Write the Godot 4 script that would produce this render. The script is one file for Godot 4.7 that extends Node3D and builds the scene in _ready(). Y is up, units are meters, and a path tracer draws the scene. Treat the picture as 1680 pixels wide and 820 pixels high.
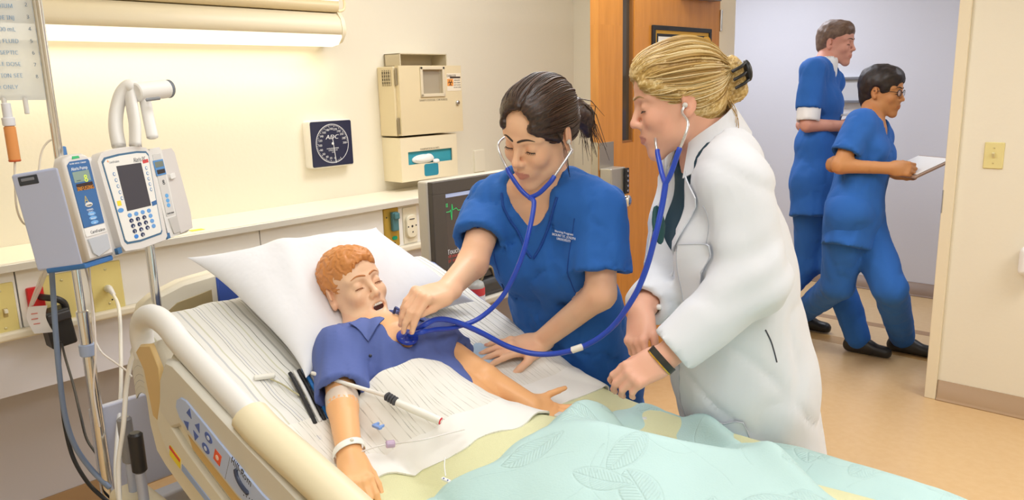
extends Node3D

# ---------- signed-distance bodies, meshed with surface nets ----------
class Prim:
	var t := 0
	var a := Vector3.ZERO
	var ba := Vector3.ZERO
	var bb := 1.0
	var ra := 0.0
	var rb := 0.0
	var k := 0.01
	var op := 0
	var grp := 0
	var gk := 0.005
	var inv := Transform3D()
	var s := 1.0
	var rad := Vector3.ONE
	func d(p: Vector3) -> float:
		if t == 0:
			var q := p - a
			var h := clampf(q.dot(ba) / bb, 0.0, 1.0)
			return (q - ba * h).length() - (ra + (rb - ra) * h)
		var l := inv * p
		if t == 1:
			var k0 := (l / rad).length()
			var k1 := (l / (rad * rad)).length()
			return k0 * (k0 - 1.0) / k1 if k1 > 1e-6 else -minf(rad.x, minf(rad.y, rad.z))
		if t == 2:
			var e := l.abs() - rad
			return e.max(Vector3.ZERO).length() + minf(maxf(e.x, maxf(e.y, e.z)), 0.0) - ra
		var q2 := l - a
		var h2 := clampf(q2.dot(ba) / bb, 0.0, 1.0)
		return ((q2 - ba * h2).length() - (ra + (rb - ra) * h2)) * s

class SDF:
	var L: Array[Prim] = []
	var grp := 0
	var gk := 0.005
	var X := Transform3D()     # frame in which the next primitives are given
	var sc := 1.0
	var warp = null
	func group(k: float) -> void:
		grp += 1
		gk = k
	func _p(k: float, op: int) -> Prim:
		var q := Prim.new()
		q.k = maxf(k, 0.0002)
		q.op = op
		q.grp = grp
		q.gk = gk
		L.append(q)
		return q
	func cap(a: Vector3, b: Vector3, ra: float, rb: float, k := 0.02, op := 0) -> void:
		var q := _p(k * sc, op)
		q.a = X * a
		q.ba = X * b - q.a
		q.bb = maxf(q.ba.length_squared(), 1e-9)
		q.ra = ra * sc
		q.rb = rb * sc
	func ball(c: Vector3, r: float, k := 0.01, op := 0) -> void:
		cap(c, c + Vector3(0, 1e-4, 0), r, r, k, op)
	func chain(pts: Array, rs: Array, k := 0.012, op := 0) -> void:
		for i in pts.size() - 1:
			cap(pts[i], pts[i + 1], rs[i], rs[i + 1], k, op)
	func ell(c: Vector3, rad: Vector3, k := 0.02, op := 0, b := Basis()) -> void:
		var q := _p(k * sc, op)
		q.t = 1
		var bx := (X.basis.orthonormalized() * b).orthonormalized()
		q.inv = Transform3D(bx, X * c).affine_inverse()
		q.rad = rad * sc
	func box(c: Vector3, half: Vector3, r: float, k := 0.01, op := 0, b := Basis()) -> void:
		var q := _p(k * sc, op)
		q.t = 2
		var bx := (X.basis.orthonormalized() * b).orthonormalized()
		q.inv = Transform3D(bx, X * c).affine_inverse()
		q.rad = (half - Vector3(r, r, r)) * sc
		q.ra = r * sc
	func flat(a: Vector3, b: Vector3, ra: float, rb: float, axis: Vector3, f: float, k := 0.02, op := 0) -> void:
		# a tapered capsule squeezed by f along axis (about a)
		var q := _p(k * sc, op)
		q.t = 3
		var ax := (X.basis.orthonormalized() * axis).normalized()
		var aw := X * a
		var bw := X * b
		var o := ax.cross(Vector3(0.31, 0.9, 0.2)).normalized()
		var bas := Basis(ax * f, o, ax.cross(o))
		q.inv = Transform3D(bas, aw).affine_inverse()
		q.a = Vector3.ZERO
		q.ba = q.inv * bw
		q.bb = maxf(q.ba.length_squared(), 1e-9)
		q.ra = ra * sc
		q.rb = rb * sc
		q.s = f if f < 1.0 else 1.0
	static func smin(a: float, b: float, k: float) -> float:
		var h := maxf(k - absf(a - b), 0.0) / k
		return minf(a, b) - h * h * k * 0.25
	static func ev(list: Array[Prim], p: Vector3) -> float:
		var d := 1e3
		var g := 1e3
		var cur := 0
		var gk0 := 0.005
		for q in list:
			if q.grp != cur:
				if g < 1e2:
					d = smin(d, g, gk0)
				g = 1e3
				cur = q.grp
				gk0 = q.gk
			if q.op == 0:
				g = smin(g, q.d(p), q.k)
			elif q.op == 3:          # carve out of this group only
				g = -smin(-g, q.d(p), q.k)
			elif q.op == 1:          # carve out of everything so far
				var w := q.d(p)
				d = -smin(-d, w, q.k)
				g = -smin(-g, w, q.k)
			else:                    # keep only what is inside
				var w := -q.d(p)
				d = -smin(-d, w, q.k)
				g = -smin(-g, w, q.k)
		if g < 1e2:
			d = smin(d, g, gk0)
		return d
	func pick(list: Array[Prim], c: Vector3, hd: float) -> Array[Prim]:
		var o: Array[Prim] = []
		for q in list:
			if q.op == 2 or q.d(c) < hd * (1.0 if q.t == 0 else 1.4) + 1.3 * maxf(q.k, q.gk) + 0.004:
				o.append(q)
		return o
	func mesh(mb, lo: Vector3, hi: Vector3, h: float, colour = null, skip: Array = []) -> void:
		var B := 4
		var bs := h * B
		var S := 4
		var nb := ((hi - lo) / (bs * S)).ceil()
		var NY := int(nb.y) * S * B + 2
		var NZ := int(nb.z) * S * B + 2
		var cells := {}
		var edges := PackedInt64Array()
		var base: int = mb.v.size()
		var vs := PackedVector3Array()
		var hd_s := bs * S * 0.8661
		var hd_b := bs * 0.8661
		var f := PackedFloat32Array()
		f.resize(125)
		var warped := warp != null
		for sx in int(nb.x):
			for sy in int(nb.y):
				for sz in int(nb.z):
					var o := lo + Vector3(sx, sy, sz) * bs * S
					var c := o + Vector3.ONE * bs * S * 0.5
					var l1 := pick(L, c, hd_s)
					if l1.is_empty():
						continue
					for bx in S:
						for by in S:
							for bz in S:
								var o2 := o + Vector3(bx, by, bz) * bs
								var c2 := o2 + Vector3.ONE * bs * 0.5
								var out := false
								for sk in skip:
									if (sk as AABB).has_point(c2):
										out = true
								if out:
									continue
								var l2 := pick(l1, c2, hd_b + 0.006)
								if l2.is_empty():
									continue
								if absf(ev(l2, c2)) > hd_b * 1.6 + 0.012:
									continue
								var neg := 0
								var i := 0
								for x in 5:
									for y in 5:
										for z in 5:
											var p := o2 + Vector3(x, y, z) * h
											var e := ev(l2, p)
											if warped and absf(e) < 0.04:
												e += warp.call(p)
											f[i] = e
											if e < 0.0:
												neg += 1
											i += 1
								if neg == 0 or neg == 125:
									continue
								var gx := (sx * S + bx) * B
								var gy := (sy * S + by) * B
								var gz := (sz * S + bz) * B
								for x in 4:
									for y in 4:
										for z in 4:
											i = (x * 5 + y) * 5 + z
											var f0 := f[i]
											var m := int(f0 < 0.0) + int(f[i + 1] < 0.0) + int(f[i + 5] < 0.0) + int(f[i + 6] < 0.0) + int(f[i + 25] < 0.0) + int(f[i + 26] < 0.0) + int(f[i + 30] < 0.0) + int(f[i + 31] < 0.0)
											if m == 0 or m == 8:
												continue
											var acc := Vector3.ZERO
											var n := 0
											for ed in EDG:
												var fa := f[i + ed[0]]
												var fb := f[i + ed[1]]
												if (fa < 0.0) != (fb < 0.0):
													acc += ed[2] + ed[3] * (fa / (fa - fb))
													n += 1
											var key := ((gx + x + 1) * NY + gy + y + 1) * NZ + gz + z + 1
											cells[key] = vs.size()
											vs.append(o2 + (Vector3(x, y, z) + acc / n) * h)
											for a in 3:
												var f1 := f[i + [25, 5, 1][a]]
												if (f0 < 0.0) != (f1 < 0.0):
													edges.append(key * 8 + a * 2 + int(f0 < 0.0))
		var st := [NY * NZ, NZ, 1]
		var ids := PackedInt32Array()
		for e in edges:
			var key := e >> 3
			var a := (e >> 1) & 3
			var s1: int = st[(a + 1) % 3]
			var s2: int = st[(a + 2) % 3]
			var q0: int = cells.get(key, -1)
			var q1: int = cells.get(key - s1, -1)
			var q2: int = cells.get(key - s1 - s2, -1)
			var q3: int = cells.get(key - s2, -1)
			if int(q0 < 0) + int(q1 < 0) + int(q2 < 0) + int(q3 < 0) > 1:
				continue
			if q0 < 0:
				q0 = q1
			elif q1 < 0:
				q1 = q2
			elif q2 < 0:
				q2 = q3
			elif q3 < 0:
				q3 = q0
			if e & 1:
				ids.append_array([q0, q2, q1, q0, q3, q2])
			else:
				ids.append_array([q0, q1, q2, q0, q2, q3])
		var ns := PackedVector3Array()
		ns.resize(vs.size())
		for i in range(0, ids.size(), 3):
			var A := vs[ids[i]]
			var fn := (vs[ids[i + 2]] - A).cross(vs[ids[i + 1]] - A)
			ns[ids[i]] += fn
			ns[ids[i + 1]] += fn
			ns[ids[i + 2]] += fn
		var coloured := colour != null
		for i in vs.size():
			mb.v.append(vs[i])
			mb.n.append(ns[i].normalized())
			mb.uv.append(Vector2(vs[i].x, vs[i].y))
			mb.c.append(colour.call(vs[i]) if coloured else Color.WHITE)
		for i in ids:
			mb.i.append(base + i)
	func at(p: Vector3) -> float:
		return ev(L, p) + (warp.call(p) if warp != null else 0.0)
	func grad(p: Vector3) -> Vector3:
		var e := 0.003
		return (Vector3(at(p + Vector3(e, 0, 0)), at(p + Vector3(0, e, 0)), at(p + Vector3(0, 0, e))) - Vector3(at(p - Vector3(e, 0, 0)), at(p - Vector3(0, e, 0)), at(p - Vector3(0, 0, e)))).normalized()
	# nearest point of the surface, lifted by off
	func snap(p: Vector3, off := 0.0) -> Vector3:
		for k in 6:
			p -= grad(p) * (at(p) - off) * 0.9
		return p
	# where a ray first meets the surface, lifted by off
	func hit(p: Vector3, d: Vector3, off := 0.0) -> Vector3:
		d = d.normalized()
		for k in 60:
			var e := at(p) - off
			if e < 0.0004:
				break
			p += d * e * 0.8
		return p
	const EDG := [[0, 25, Vector3(0, 0, 0), Vector3(1, 0, 0)], [5, 30, Vector3(0, 1, 0), Vector3(1, 0, 0)], [1, 26, Vector3(0, 0, 1), Vector3(1, 0, 0)], [6, 31, Vector3(0, 1, 1), Vector3(1, 0, 0)],
		[0, 5, Vector3(0, 0, 0), Vector3(0, 1, 0)], [25, 30, Vector3(1, 0, 0), Vector3(0, 1, 0)], [1, 6, Vector3(0, 0, 1), Vector3(0, 1, 0)], [26, 31, Vector3(1, 0, 1), Vector3(0, 1, 0)],
		[0, 1, Vector3(0, 0, 0), Vector3(0, 0, 1)], [25, 26, Vector3(1, 0, 0), Vector3(0, 0, 1)], [5, 6, Vector3(0, 1, 0), Vector3(0, 0, 1)], [30, 31, Vector3(1, 1, 0), Vector3(0, 0, 1)]]

# ---------- mesh builder ----------
class MB:
	var v := PackedVector3Array()
	var n := PackedVector3Array()
	var uv := PackedVector2Array()
	var c := PackedColorArray()
	var i := PackedInt32Array()
	var X := Transform3D()
	var tint := Color.WHITE
	func vert(p: Vector3, nn: Vector3, u := Vector2.ZERO) -> int:
		v.append(X * p)
		n.append((X.basis * nn).normalized())
		uv.append(u)
		c.append(tint)
		return v.size() - 1
	func tri(a: int, b: int, d: int) -> void:
		var fn := (v[d] - v[a]).cross(v[b] - v[a])
		if fn.dot(n[a] + n[b] + n[d]) < 0.0:
			i.append_array([a, d, b])
		else:
			i.append_array([a, b, d])
	func quad(a: int, b: int, d: int, e: int) -> void:
		tri(a, b, d)
		tri(a, d, e)
	func face(p: Array, nn: Vector3, us: Array = []) -> void:
		var id := []
		for k in p.size():
			id.append(vert(p[k], nn, us[k] if us else Vector2(p[k].x, p[k].y)))
		for k in range(1, p.size() - 1):
			tri(id[0], id[k], id[k + 1])
	# rounded box centred at c
	func rbox(cn: Vector3, size: Vector3, r := 0.004, seg := 2, b := Basis()) -> void:
		var h := size * 0.5
		r = minf(r, minf(h.x, minf(h.y, h.z)) * 0.999)
		var inn := h - Vector3(r, r, r)
		for ax in 3:
			for sg in [-1.0, 1.0]:
				var u: int = (ax + 1) % 3
				var w: int = (ax + 2) % 3
				var cs := []
				for d in [u, w]:
					var o := PackedFloat32Array()
					for k in seg + 1:
						o.append(-inn[d] - r * (1.0 - float(k) / seg))
					for k in seg + 1:
						o.append(inn[d] + r * float(k) / seg)
					cs.append(o)
				var m := 2 * seg + 2
				var id := PackedInt32Array()
				for a in m:
					for e in m:
						var p := Vector3.ZERO
						p[ax] = sg * h[ax]
						p[u] = cs[0][a]
						p[w] = cs[1][e]
						var q := p.clamp(-inn, inn)
						var nn := p - q
						nn = nn.normalized() if nn.length() > 1e-9 else Vector3.ZERO
						if nn == Vector3.ZERO:
							nn[ax] = sg
						id.append(vert(cn + b * (q + nn * r), b * nn, Vector2(p[w], -p[u]) if ax == 0 else (Vector2(p[u], p[w]) if ax == 1 else Vector2(p[u], -p[w]))))
				for a in m - 1:
					for e in m - 1:
						quad(id[a * m + e], id[(a + 1) * m + e], id[(a + 1) * m + e + 1], id[a * m + e + 1])
	func tube(pts: Array, rad, sides := 10, closed := false, squash := 1.0, up := Vector3.ZERO, round_ends := true) -> void:
		var m := pts.size()
		var fr := Vector3.ZERO
		var rings := []
		var len := 0.0
		for k in m:
			var t: Vector3
			if closed:
				t = (pts[(k + 1) % m] - pts[(k - 1 + m) % m]).normalized()
			else:
				t = (pts[mini(k + 1, m - 1)] - pts[maxi(k - 1, 0)]).normalized()
			if up != Vector3.ZERO:
				fr = up
			elif fr == Vector3.ZERO:
				fr = Vector3.UP if absf(t.y) < 0.9 else Vector3.RIGHT
			fr = (fr - t * fr.dot(t)).normalized()
			var sd := t.cross(fr)
			var r: float = rad[k] if rad is Array or rad is PackedFloat32Array else rad
			if k > 0:
				len += pts[k].distance_to(pts[k - 1])
			var ids := PackedInt32Array()
			for j in sides + 1:
				var an := TAU * j / sides
				var dn := fr * cos(an) + sd * sin(an) * squash
				ids.append(vert(pts[k] + dn * r, fr * cos(an) * squash + sd * sin(an), Vector2(float(j) / sides, len)))
			rings.append(ids)
		for k in (m if closed else m - 1):
			var A = rings[k]
			var Bq = rings[(k + 1) % m]
			for j in sides:
				quad(A[j], A[j + 1], Bq[j + 1], Bq[j])
		if not closed and round_ends:
			for e in [0, m - 1]:
				var t2: Vector3 = (pts[0] - pts[1]).normalized() if e == 0 else (pts[m - 1] - pts[m - 2]).normalized()
				var r2: float = rad[e] if rad is Array or rad is PackedFloat32Array else rad
				var cn := vert(pts[e] + t2 * r2 * 0.45, t2)
				for j in sides:
					tri(rings[e][j], rings[e][j + 1], cn)
	# profile of (radius, height) spun about local y
	func lathe(o: Vector3, prof: Array, seg := 20, b := Basis()) -> void:
		var rows := []
		for k in prof.size():
			var p: Vector2 = prof[k]
			var t: Vector2 = (prof[mini(k + 1, prof.size() - 1)] - prof[maxi(k - 1, 0)]).normalized()
			var ids := PackedInt32Array()
			for j in seg + 1:
				var an := TAU * j / seg
				ids.append(vert(o + b * Vector3(cos(an) * p.x, p.y, sin(an) * p.x), b * Vector3(cos(an) * t.y, -t.x, sin(an) * t.y), Vector2(float(j) / seg, p.y)))
			rows.append(ids)
		for k in prof.size() - 1:
			for j in seg:
				quad(rows[k][j], rows[k][j + 1], rows[k + 1][j + 1], rows[k + 1][j])
	func cyl(a: Vector3, b: Vector3, r: float, seg := 16, bev := 0.0015) -> void:
		var y := (b - a)
		var hgt := y.length()
		y = y.normalized()
		var x := y.cross(Vector3.RIGHT if absf(y.x) < 0.8 else Vector3.UP).normalized()
		bev = minf(bev, r * 0.9)
		lathe(a, [Vector2(0, 0), Vector2(r - bev, 0), Vector2(r - bev, 0), Vector2(r, bev), Vector2(r, bev), Vector2(r, hgt - bev), Vector2(r, hgt - bev), Vector2(r - bev, hgt), Vector2(r - bev, hgt), Vector2(0, hgt)], seg, Basis(x, y, x.cross(y)))
	func ball(cn: Vector3, rad: Vector3, seg := 14, b := Basis()) -> void:
		var rows := []
		for k in seg / 2 + 1:
			var th := PI * k / (seg / 2)
			var ids := PackedInt32Array()
			for j in seg + 1:
				var ph := TAU * j / seg
				var d := Vector3(sin(th) * cos(ph), cos(th), sin(th) * sin(ph))
				ids.append(vert(cn + b * (d * rad), b * (d / rad), Vector2(float(j) / seg, th)))
			rows.append(ids)
		for k in rows.size() - 1:
			for j in seg:
				quad(rows[k][j], rows[k][j + 1], rows[k + 1][j + 1], rows[k + 1][j])
	# outline in local xy, extruded from z = 0 to depth, front edge bevelled
	func poly(pts: PackedVector2Array, depth: float, bev := 0.002) -> void:
		if Geometry2D.is_polygon_clockwise(pts):
			pts.reverse()
		var m := pts.size()
		var inner := PackedVector2Array()
		var nrm := []
		for k in m:
			var e0 := (pts[k] - pts[(k - 1 + m) % m]).normalized()
			var e1 := (pts[(k + 1) % m] - pts[k]).normalized()
			var nn := (Vector2(e0.y, -e0.x) + Vector2(e1.y, -e1.x)).normalized()
			nrm.append(nn)
			inner.append(pts[k] - nn * bev / maxf(0.35, nn.dot(Vector2(e0.y, -e0.x))))
		var rows := []
		for lay in [[pts, 0.0, 1.0, 0.0], [pts, depth - bev, 1.0, 0.0], [inner, depth, 0.7, 0.7]]:
			var ids := PackedInt32Array()
			for k in m:
				var p: Vector2 = lay[0][k]
				ids.append(vert(Vector3(p.x, p.y, lay[1]), Vector3(nrm[k].x * lay[2], nrm[k].y * lay[2], lay[3]), p))
			rows.append(ids)
		for q in 2:
			for k in m:
				var k2 := (k + 1) % m
				quad(rows[q][k], rows[q][k2], rows[q + 1][k2], rows[q + 1][k])
		var T := Geometry2D.triangulate_polygon(inner)
		for sd in 2:
			var src := inner if sd == 0 else pts
			var b0 := v.size()
			for p in src:
				vert(Vector3(p.x, p.y, depth if sd == 0 else 0.0), Vector3(0, 0, 1 if sd == 0 else -1), p)
			for k in range(0, T.size(), 3):
				tri(b0 + T[k], b0 + T[k + 1], b0 + T[k + 2])
	# sheet of cloth: f(u, v) -> point, thickness below
	func sheet(f: Callable, nu: int, nv: int, thick: float, us := Vector2.ONE) -> void:
		var P := []
		for a in nu + 1:
			var row := PackedVector3Array()
			for e in nv + 1:
				row.append(f.call(float(a) / nu, float(e) / nv))
			P.append(row)
		var top := []
		var bot := []
		for a in nu + 1:
			var r1 := PackedInt32Array()
			var r2 := PackedInt32Array()
			for e in nv + 1:
				var du: Vector3 = P[mini(a + 1, nu)][e] - P[maxi(a - 1, 0)][e]
				var dv: Vector3 = P[a][mini(e + 1, nv)] - P[a][maxi(e - 1, 0)]
				var nn := dv.cross(du).normalized()
				r1.append(vert(P[a][e], nn, Vector2(us.x * a / nu, us.y * e / nv)))
				r2.append(vert(P[a][e] - nn * thick, -nn, Vector2(us.x * a / nu, us.y * e / nv)))
			top.append(r1)
			bot.append(r2)
		for a in nu:
			for e in nv:
				quad(top[a][e], top[a + 1][e], top[a + 1][e + 1], top[a][e + 1])
				quad(bot[a][e], bot[a + 1][e], bot[a + 1][e + 1], bot[a][e + 1])
		for a in nu:
			for e in [0, nv]:
				rim(top[a][e], top[a + 1][e], bot[a + 1][e], bot[a][e], P[a][1 if e == 0 else nv - 1])
		for e in nv:
			for a in [0, nu]:
				rim(top[a][e], top[a][e + 1], bot[a][e + 1], bot[a][e], P[1 if a == 0 else nu - 1][e])
	# patch of cloth laid on the surface of s: bilinear corners a b (top), d c (bottom)
	func patch(s: SDF, a: Vector3, b: Vector3, c: Vector3, d: Vector3, off: float, thick: float, nu := 10, nv := 10, dir := Vector3.ZERO) -> void:
		var f := func(u: float, v: float) -> Vector3:
			var p := a.lerp(b, u).lerp(d.lerp(c, u), v)
			return s.snap(p, off) if dir == Vector3.ZERO else s.hit(p - dir * 0.08, dir, off)
		sheet(f, nu, nv, thick)
	func rim(a: int, b: int, d: int, e: int, inside: Vector3) -> void:
		var nn := (X * inside - v[a])
		var ax := (v[b] - v[a]).normalized()
		nn = -(nn - ax * nn.dot(ax))
		var Y := X
		X = Transform3D()
		var id := [vert(v[a], nn, uv[a]), vert(v[b], nn, uv[b]), vert(v[d], nn, uv[d]), vert(v[e], nn, uv[e])]
		X = Y
		quad(id[0], id[1], id[2], id[3])
	func commit() -> ArrayMesh:
		var ar := []
		ar.resize(Mesh.ARRAY_MAX)
		ar[Mesh.ARRAY_VERTEX] = v
		ar[Mesh.ARRAY_NORMAL] = n
		ar[Mesh.ARRAY_TEX_UV] = uv
		ar[Mesh.ARRAY_COLOR] = c
		ar[Mesh.ARRAY_INDEX] = i
		var m := ArrayMesh.new()
		m.add_surface_from_arrays(Mesh.PRIMITIVE_TRIANGLES, ar)
		return m

# ---------- scene helpers: all geometry is written in room coordinates ----------
func gpos(o: Node) -> Vector3:
	var p := Vector3.ZERO
	while o is Node3D and o != self:
		p += o.position
		o = o.get_parent()
	return p
var taken := {}
func numbered(called: String) -> String:
	taken[called] = taken.get(called, -1) + 1
	return called if taken[called] == 0 else "%s_%03d" % [called, taken[called]]
func thing(called: String, label: String, category: String, base: Vector3, group := "") -> Node3D:
	var o := Node3D.new()
	o.name = numbered(called)
	o.position = base
	add_child(o)
	meta(o, label, category, group)
	return o
func meta(o: Node, label: String, category: String, group := "") -> void:
	o.set_meta("label", label)
	o.set_meta("category", category)
	if group:
		o.set_meta("group", group)
func part(mb: MB, called: String, m: Material, parent: Node, label := "") -> MeshInstance3D:
	var o := MeshInstance3D.new()
	o.name = numbered(called) if parent == self else called
	o.mesh = mb.commit()
	o.material_override = m
	o.position = -gpos(parent)
	if label:
		o.set_meta("label", label)
	parent.add_child(o, true)
	return o
func struct(mb: MB, called: String, m: Material) -> MeshInstance3D:
	var o := part(mb, called, m, self)
	o.set_meta("kind", "structure")
	return o
func M(hex: String, rough := 0.5, metal := 0.0) -> StandardMaterial3D:
	var m := StandardMaterial3D.new()
	m.albedo_color = Color(hex)
	m.roughness = rough
	m.metallic = metal
	m.metallic_specular = 0.5
	return m
func VM(rough := 0.6) -> StandardMaterial3D:
	var m := StandardMaterial3D.new()
	m.vertex_color_use_as_albedo = true
	m.roughness = rough
	return m
func lin(hex: String) -> Color:
	return Color(hex).srgb_to_linear()
func clear(hex: String, alpha: float, rough := 0.08) -> StandardMaterial3D:
	var m := M(hex, rough)
	m.albedo_color.a = alpha
	m.transparency = BaseMaterial3D.TRANSPARENCY_ALPHA
	return m
var font: SystemFont
# lettering lying in the xy plane of X, centred (or left-aligned) at its origin, letters h metres tall
func text(s: String, X: Transform3D, h: float, m: Material, parent: Node, left := false, bold := false, squeeze := 1.0) -> MeshInstance3D:
	if font == null:
		font = SystemFont.new()
		font.font_names = PackedStringArray(["Droid Sans"])
	var t := TextMesh.new()
	t.text = s
	t.font = font
	t.font_size = 32
	t.pixel_size = h / 32.0 / 0.72
	t.depth = 0.0006 if not bold else 0.001
	t.curve_step = 4.0
	t.horizontal_alignment = HORIZONTAL_ALIGNMENT_LEFT if left else HORIZONTAL_ALIGNMENT_CENTER
	var o := MeshInstance3D.new()
	o.name = "lettering"
	o.mesh = t
	o.material_override = m
	o.transform = Transform3D(X.basis.scaled_local(Vector3(squeeze, 1, 1)), X.origin - gpos(parent))
	parent.add_child(o, true)
	return o
func spline(pts: Array, per := 6) -> Array:
	var o := []
	for k in pts.size() - 1:
		var a: Vector3 = pts[maxi(k - 1, 0)]
		var b: Vector3 = pts[k]
		var c: Vector3 = pts[k + 1]
		var d: Vector3 = pts[mini(k + 2, pts.size() - 1)]
		for j in per:
			o.append(b.cubic_interpolate(c, a, d, float(j) / per))
	o.append(pts[-1])
	return o
func V(x: float, y: float, z: float) -> Vector3:
	return Vector3(x, y, z)
# basis whose z looks along fwd and whose y is as near up as it can be
func face_to(fwd: Vector3, up := Vector3.UP) -> Basis:
	var z := fwd.normalized()
	var x := up.cross(z).normalized()
	return Basis(x, z.cross(x), z)
func rrect(w: float, h: float, r: float, seg := 5, c := Vector2.ZERO) -> PackedVector2Array:
	var o := PackedVector2Array()
	for q in 4:
		var cc := Vector2((w / 2 - r) * (1 if q in [0, 3] else -1), (h / 2 - r) * (1 if q < 2 else -1))
		for k in seg + 1:
			var a := PI / 2 * (q + float(k) / seg)
			o.append(c + cc + Vector2(cos(a), sin(a)) * r)
	return o
func noise(sd: int, freq: float, oct := 3) -> FastNoiseLite:
	var f := FastNoiseLite.new()
	f.seed = sd
	f.frequency = freq
	f.fractal_octaves = oct
	f.noise_type = FastNoiseLite.TYPE_SIMPLEX_SMOOTH
	return f
func noise_tex(sd: int, freq: float, a: Color, b: Color, size := 256, oct := 4) -> NoiseTexture2D:
	var t := NoiseTexture2D.new()
	t.width = size
	t.height = size
	t.seamless = true
	t.noise = noise(sd, freq, oct)
	var g := Gradient.new()
	g.colors = PackedColorArray([a, b])
	t.color_ramp = g
	return t
func bump_tex(sd: int, freq: float, strength: float, size := 256, oct := 4) -> NoiseTexture2D:
	var t := NoiseTexture2D.new()
	t.width = size
	t.height = size
	t.seamless = true
	t.as_normal_map = true
	t.bump_strength = strength
	t.noise = noise(sd, freq, oct)
	return t
func bumpy(m: StandardMaterial3D, t: Texture2D, scale: float, amount := 1.0) -> StandardMaterial3D:
	m.normal_enabled = true
	m.normal_texture = t
	m.normal_scale = amount
	m.uv1_triplanar = true
	m.uv1_scale = Vector3.ONE * scale
	return m

var W := {}       # shared materials
func _ready() -> void:
	# camera
	var cam := Camera3D.new()
	cam.transform = Transform3D(Basis(V(0.67027, -0.026203, 0.741654), V(0.171652, 0.97775, -0.120586), V(-0.721993, 0.208132, 0.659854)).orthonormalized(), V(0, 1.5625, 0))
	cam.fov = 35.92
	cam.near = 0.02
	add_child(cam)
	# environment, exposure
	var we := WorldEnvironment.new()
	var env := Environment.new()
	env.background_mode = Environment.BG_COLOR
	env.background_color = Color(0.5, 0.5, 0.5)
	env.tonemap_mode = Environment.TONE_MAPPER_LINEAR
	env.tonemap_exposure = 0.97
	env.sdfgi_enabled = true
	env.ssao_enabled = true
	env.ssil_enabled = true
	we.environment = env
	add_child(we)
	# ceiling light panels (room with one added fill panel, then corridor)
	panel_light(V(0.15, 2.595, 0.55), Vector2(1.2, 1.2), 2.8, Color(0.97, 0.985, 1.0), "square ceiling light panel above the foot of the bed")
	panel_light(V(1.0, 2.595, -1.1), Vector2(1.2, 0.6), 0.8, Color(0.97, 0.985, 1.0), "oblong ceiling light panel above the head of the bed")
	panel_light(V(3.0, 2.595, 1.0), Vector2(1.2, 1.2), 3.5, Color(0.98, 0.985, 1.0), "square ceiling light panel across the room from the bed")
	panel_light(V(2.6, 2.595, -1.85), Vector2(1.2, 0.6), 2.7, Color(0.98, 0.985, 1.0), "added oblong fill panel out of view in front of the open door")  # added fill lamp, unseen, that brightens the back wall
	panel_light(V(4.9, 2.495, -2.6), Vector2(0.6, 1.2), 2.7, Color(0.93, 0.95, 1.0), "cool corridor ceiling light panel past the open door")
	panel_light(V(4.9, 2.495, -0.1), Vector2(0.6, 1.2), 1.5, Color(0.93, 0.95, 1.0), "cool corridor ceiling light panel behind the room wall")
	materials()
	room()
	door()
	headwall()
	wall_lamp()
	wall_things()
	bed()
	poles_and_pump()
	monitor()
	cables()
	patient()
	people()
	stethoscope()
	corridor_people()

func panel_light(at: Vector3, size: Vector2, energy: float, col: Color, label: String) -> void:
	var o := thing("ceiling_light", label, "light", at, "ceiling light panels")
	var mb := MB.new()
	for s in [-1, 1]:
		mb.rbox(at + V(s * (size.x / 2 + 0.012), -0.004, 0), V(0.024, 0.016, size.y + 0.048), 0.002, 1)
		mb.rbox(at + V(0, -0.004, s * (size.y / 2 + 0.012)), V(size.x, 0.016, 0.024), 0.002, 1)
	part(mb, "frame", M("f2f2ee", 0.4), o)
	mb = MB.new()
	mb.rbox(at, V(size.x, 0.006, size.y), 0.001, 1)
	var m := M("ffffff", 0.4)
	m.emission_enabled = true
	m.emission = col
	m.emission_energy_multiplier = 1.5
	part(mb, "diffuser", m, o)
	var l := AreaLight3D.new()
	l.name = "panel_lamp"
	l.area_size = size
	l.area_normalize_energy = true
	l.light_energy = energy
	l.light_color = col
	l.area_range = 12.0
	l.shadow_enabled = true
	l.position = V(0, -0.02, 0)
	l.rotation.x = -PI / 2
	o.add_child(l)

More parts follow.
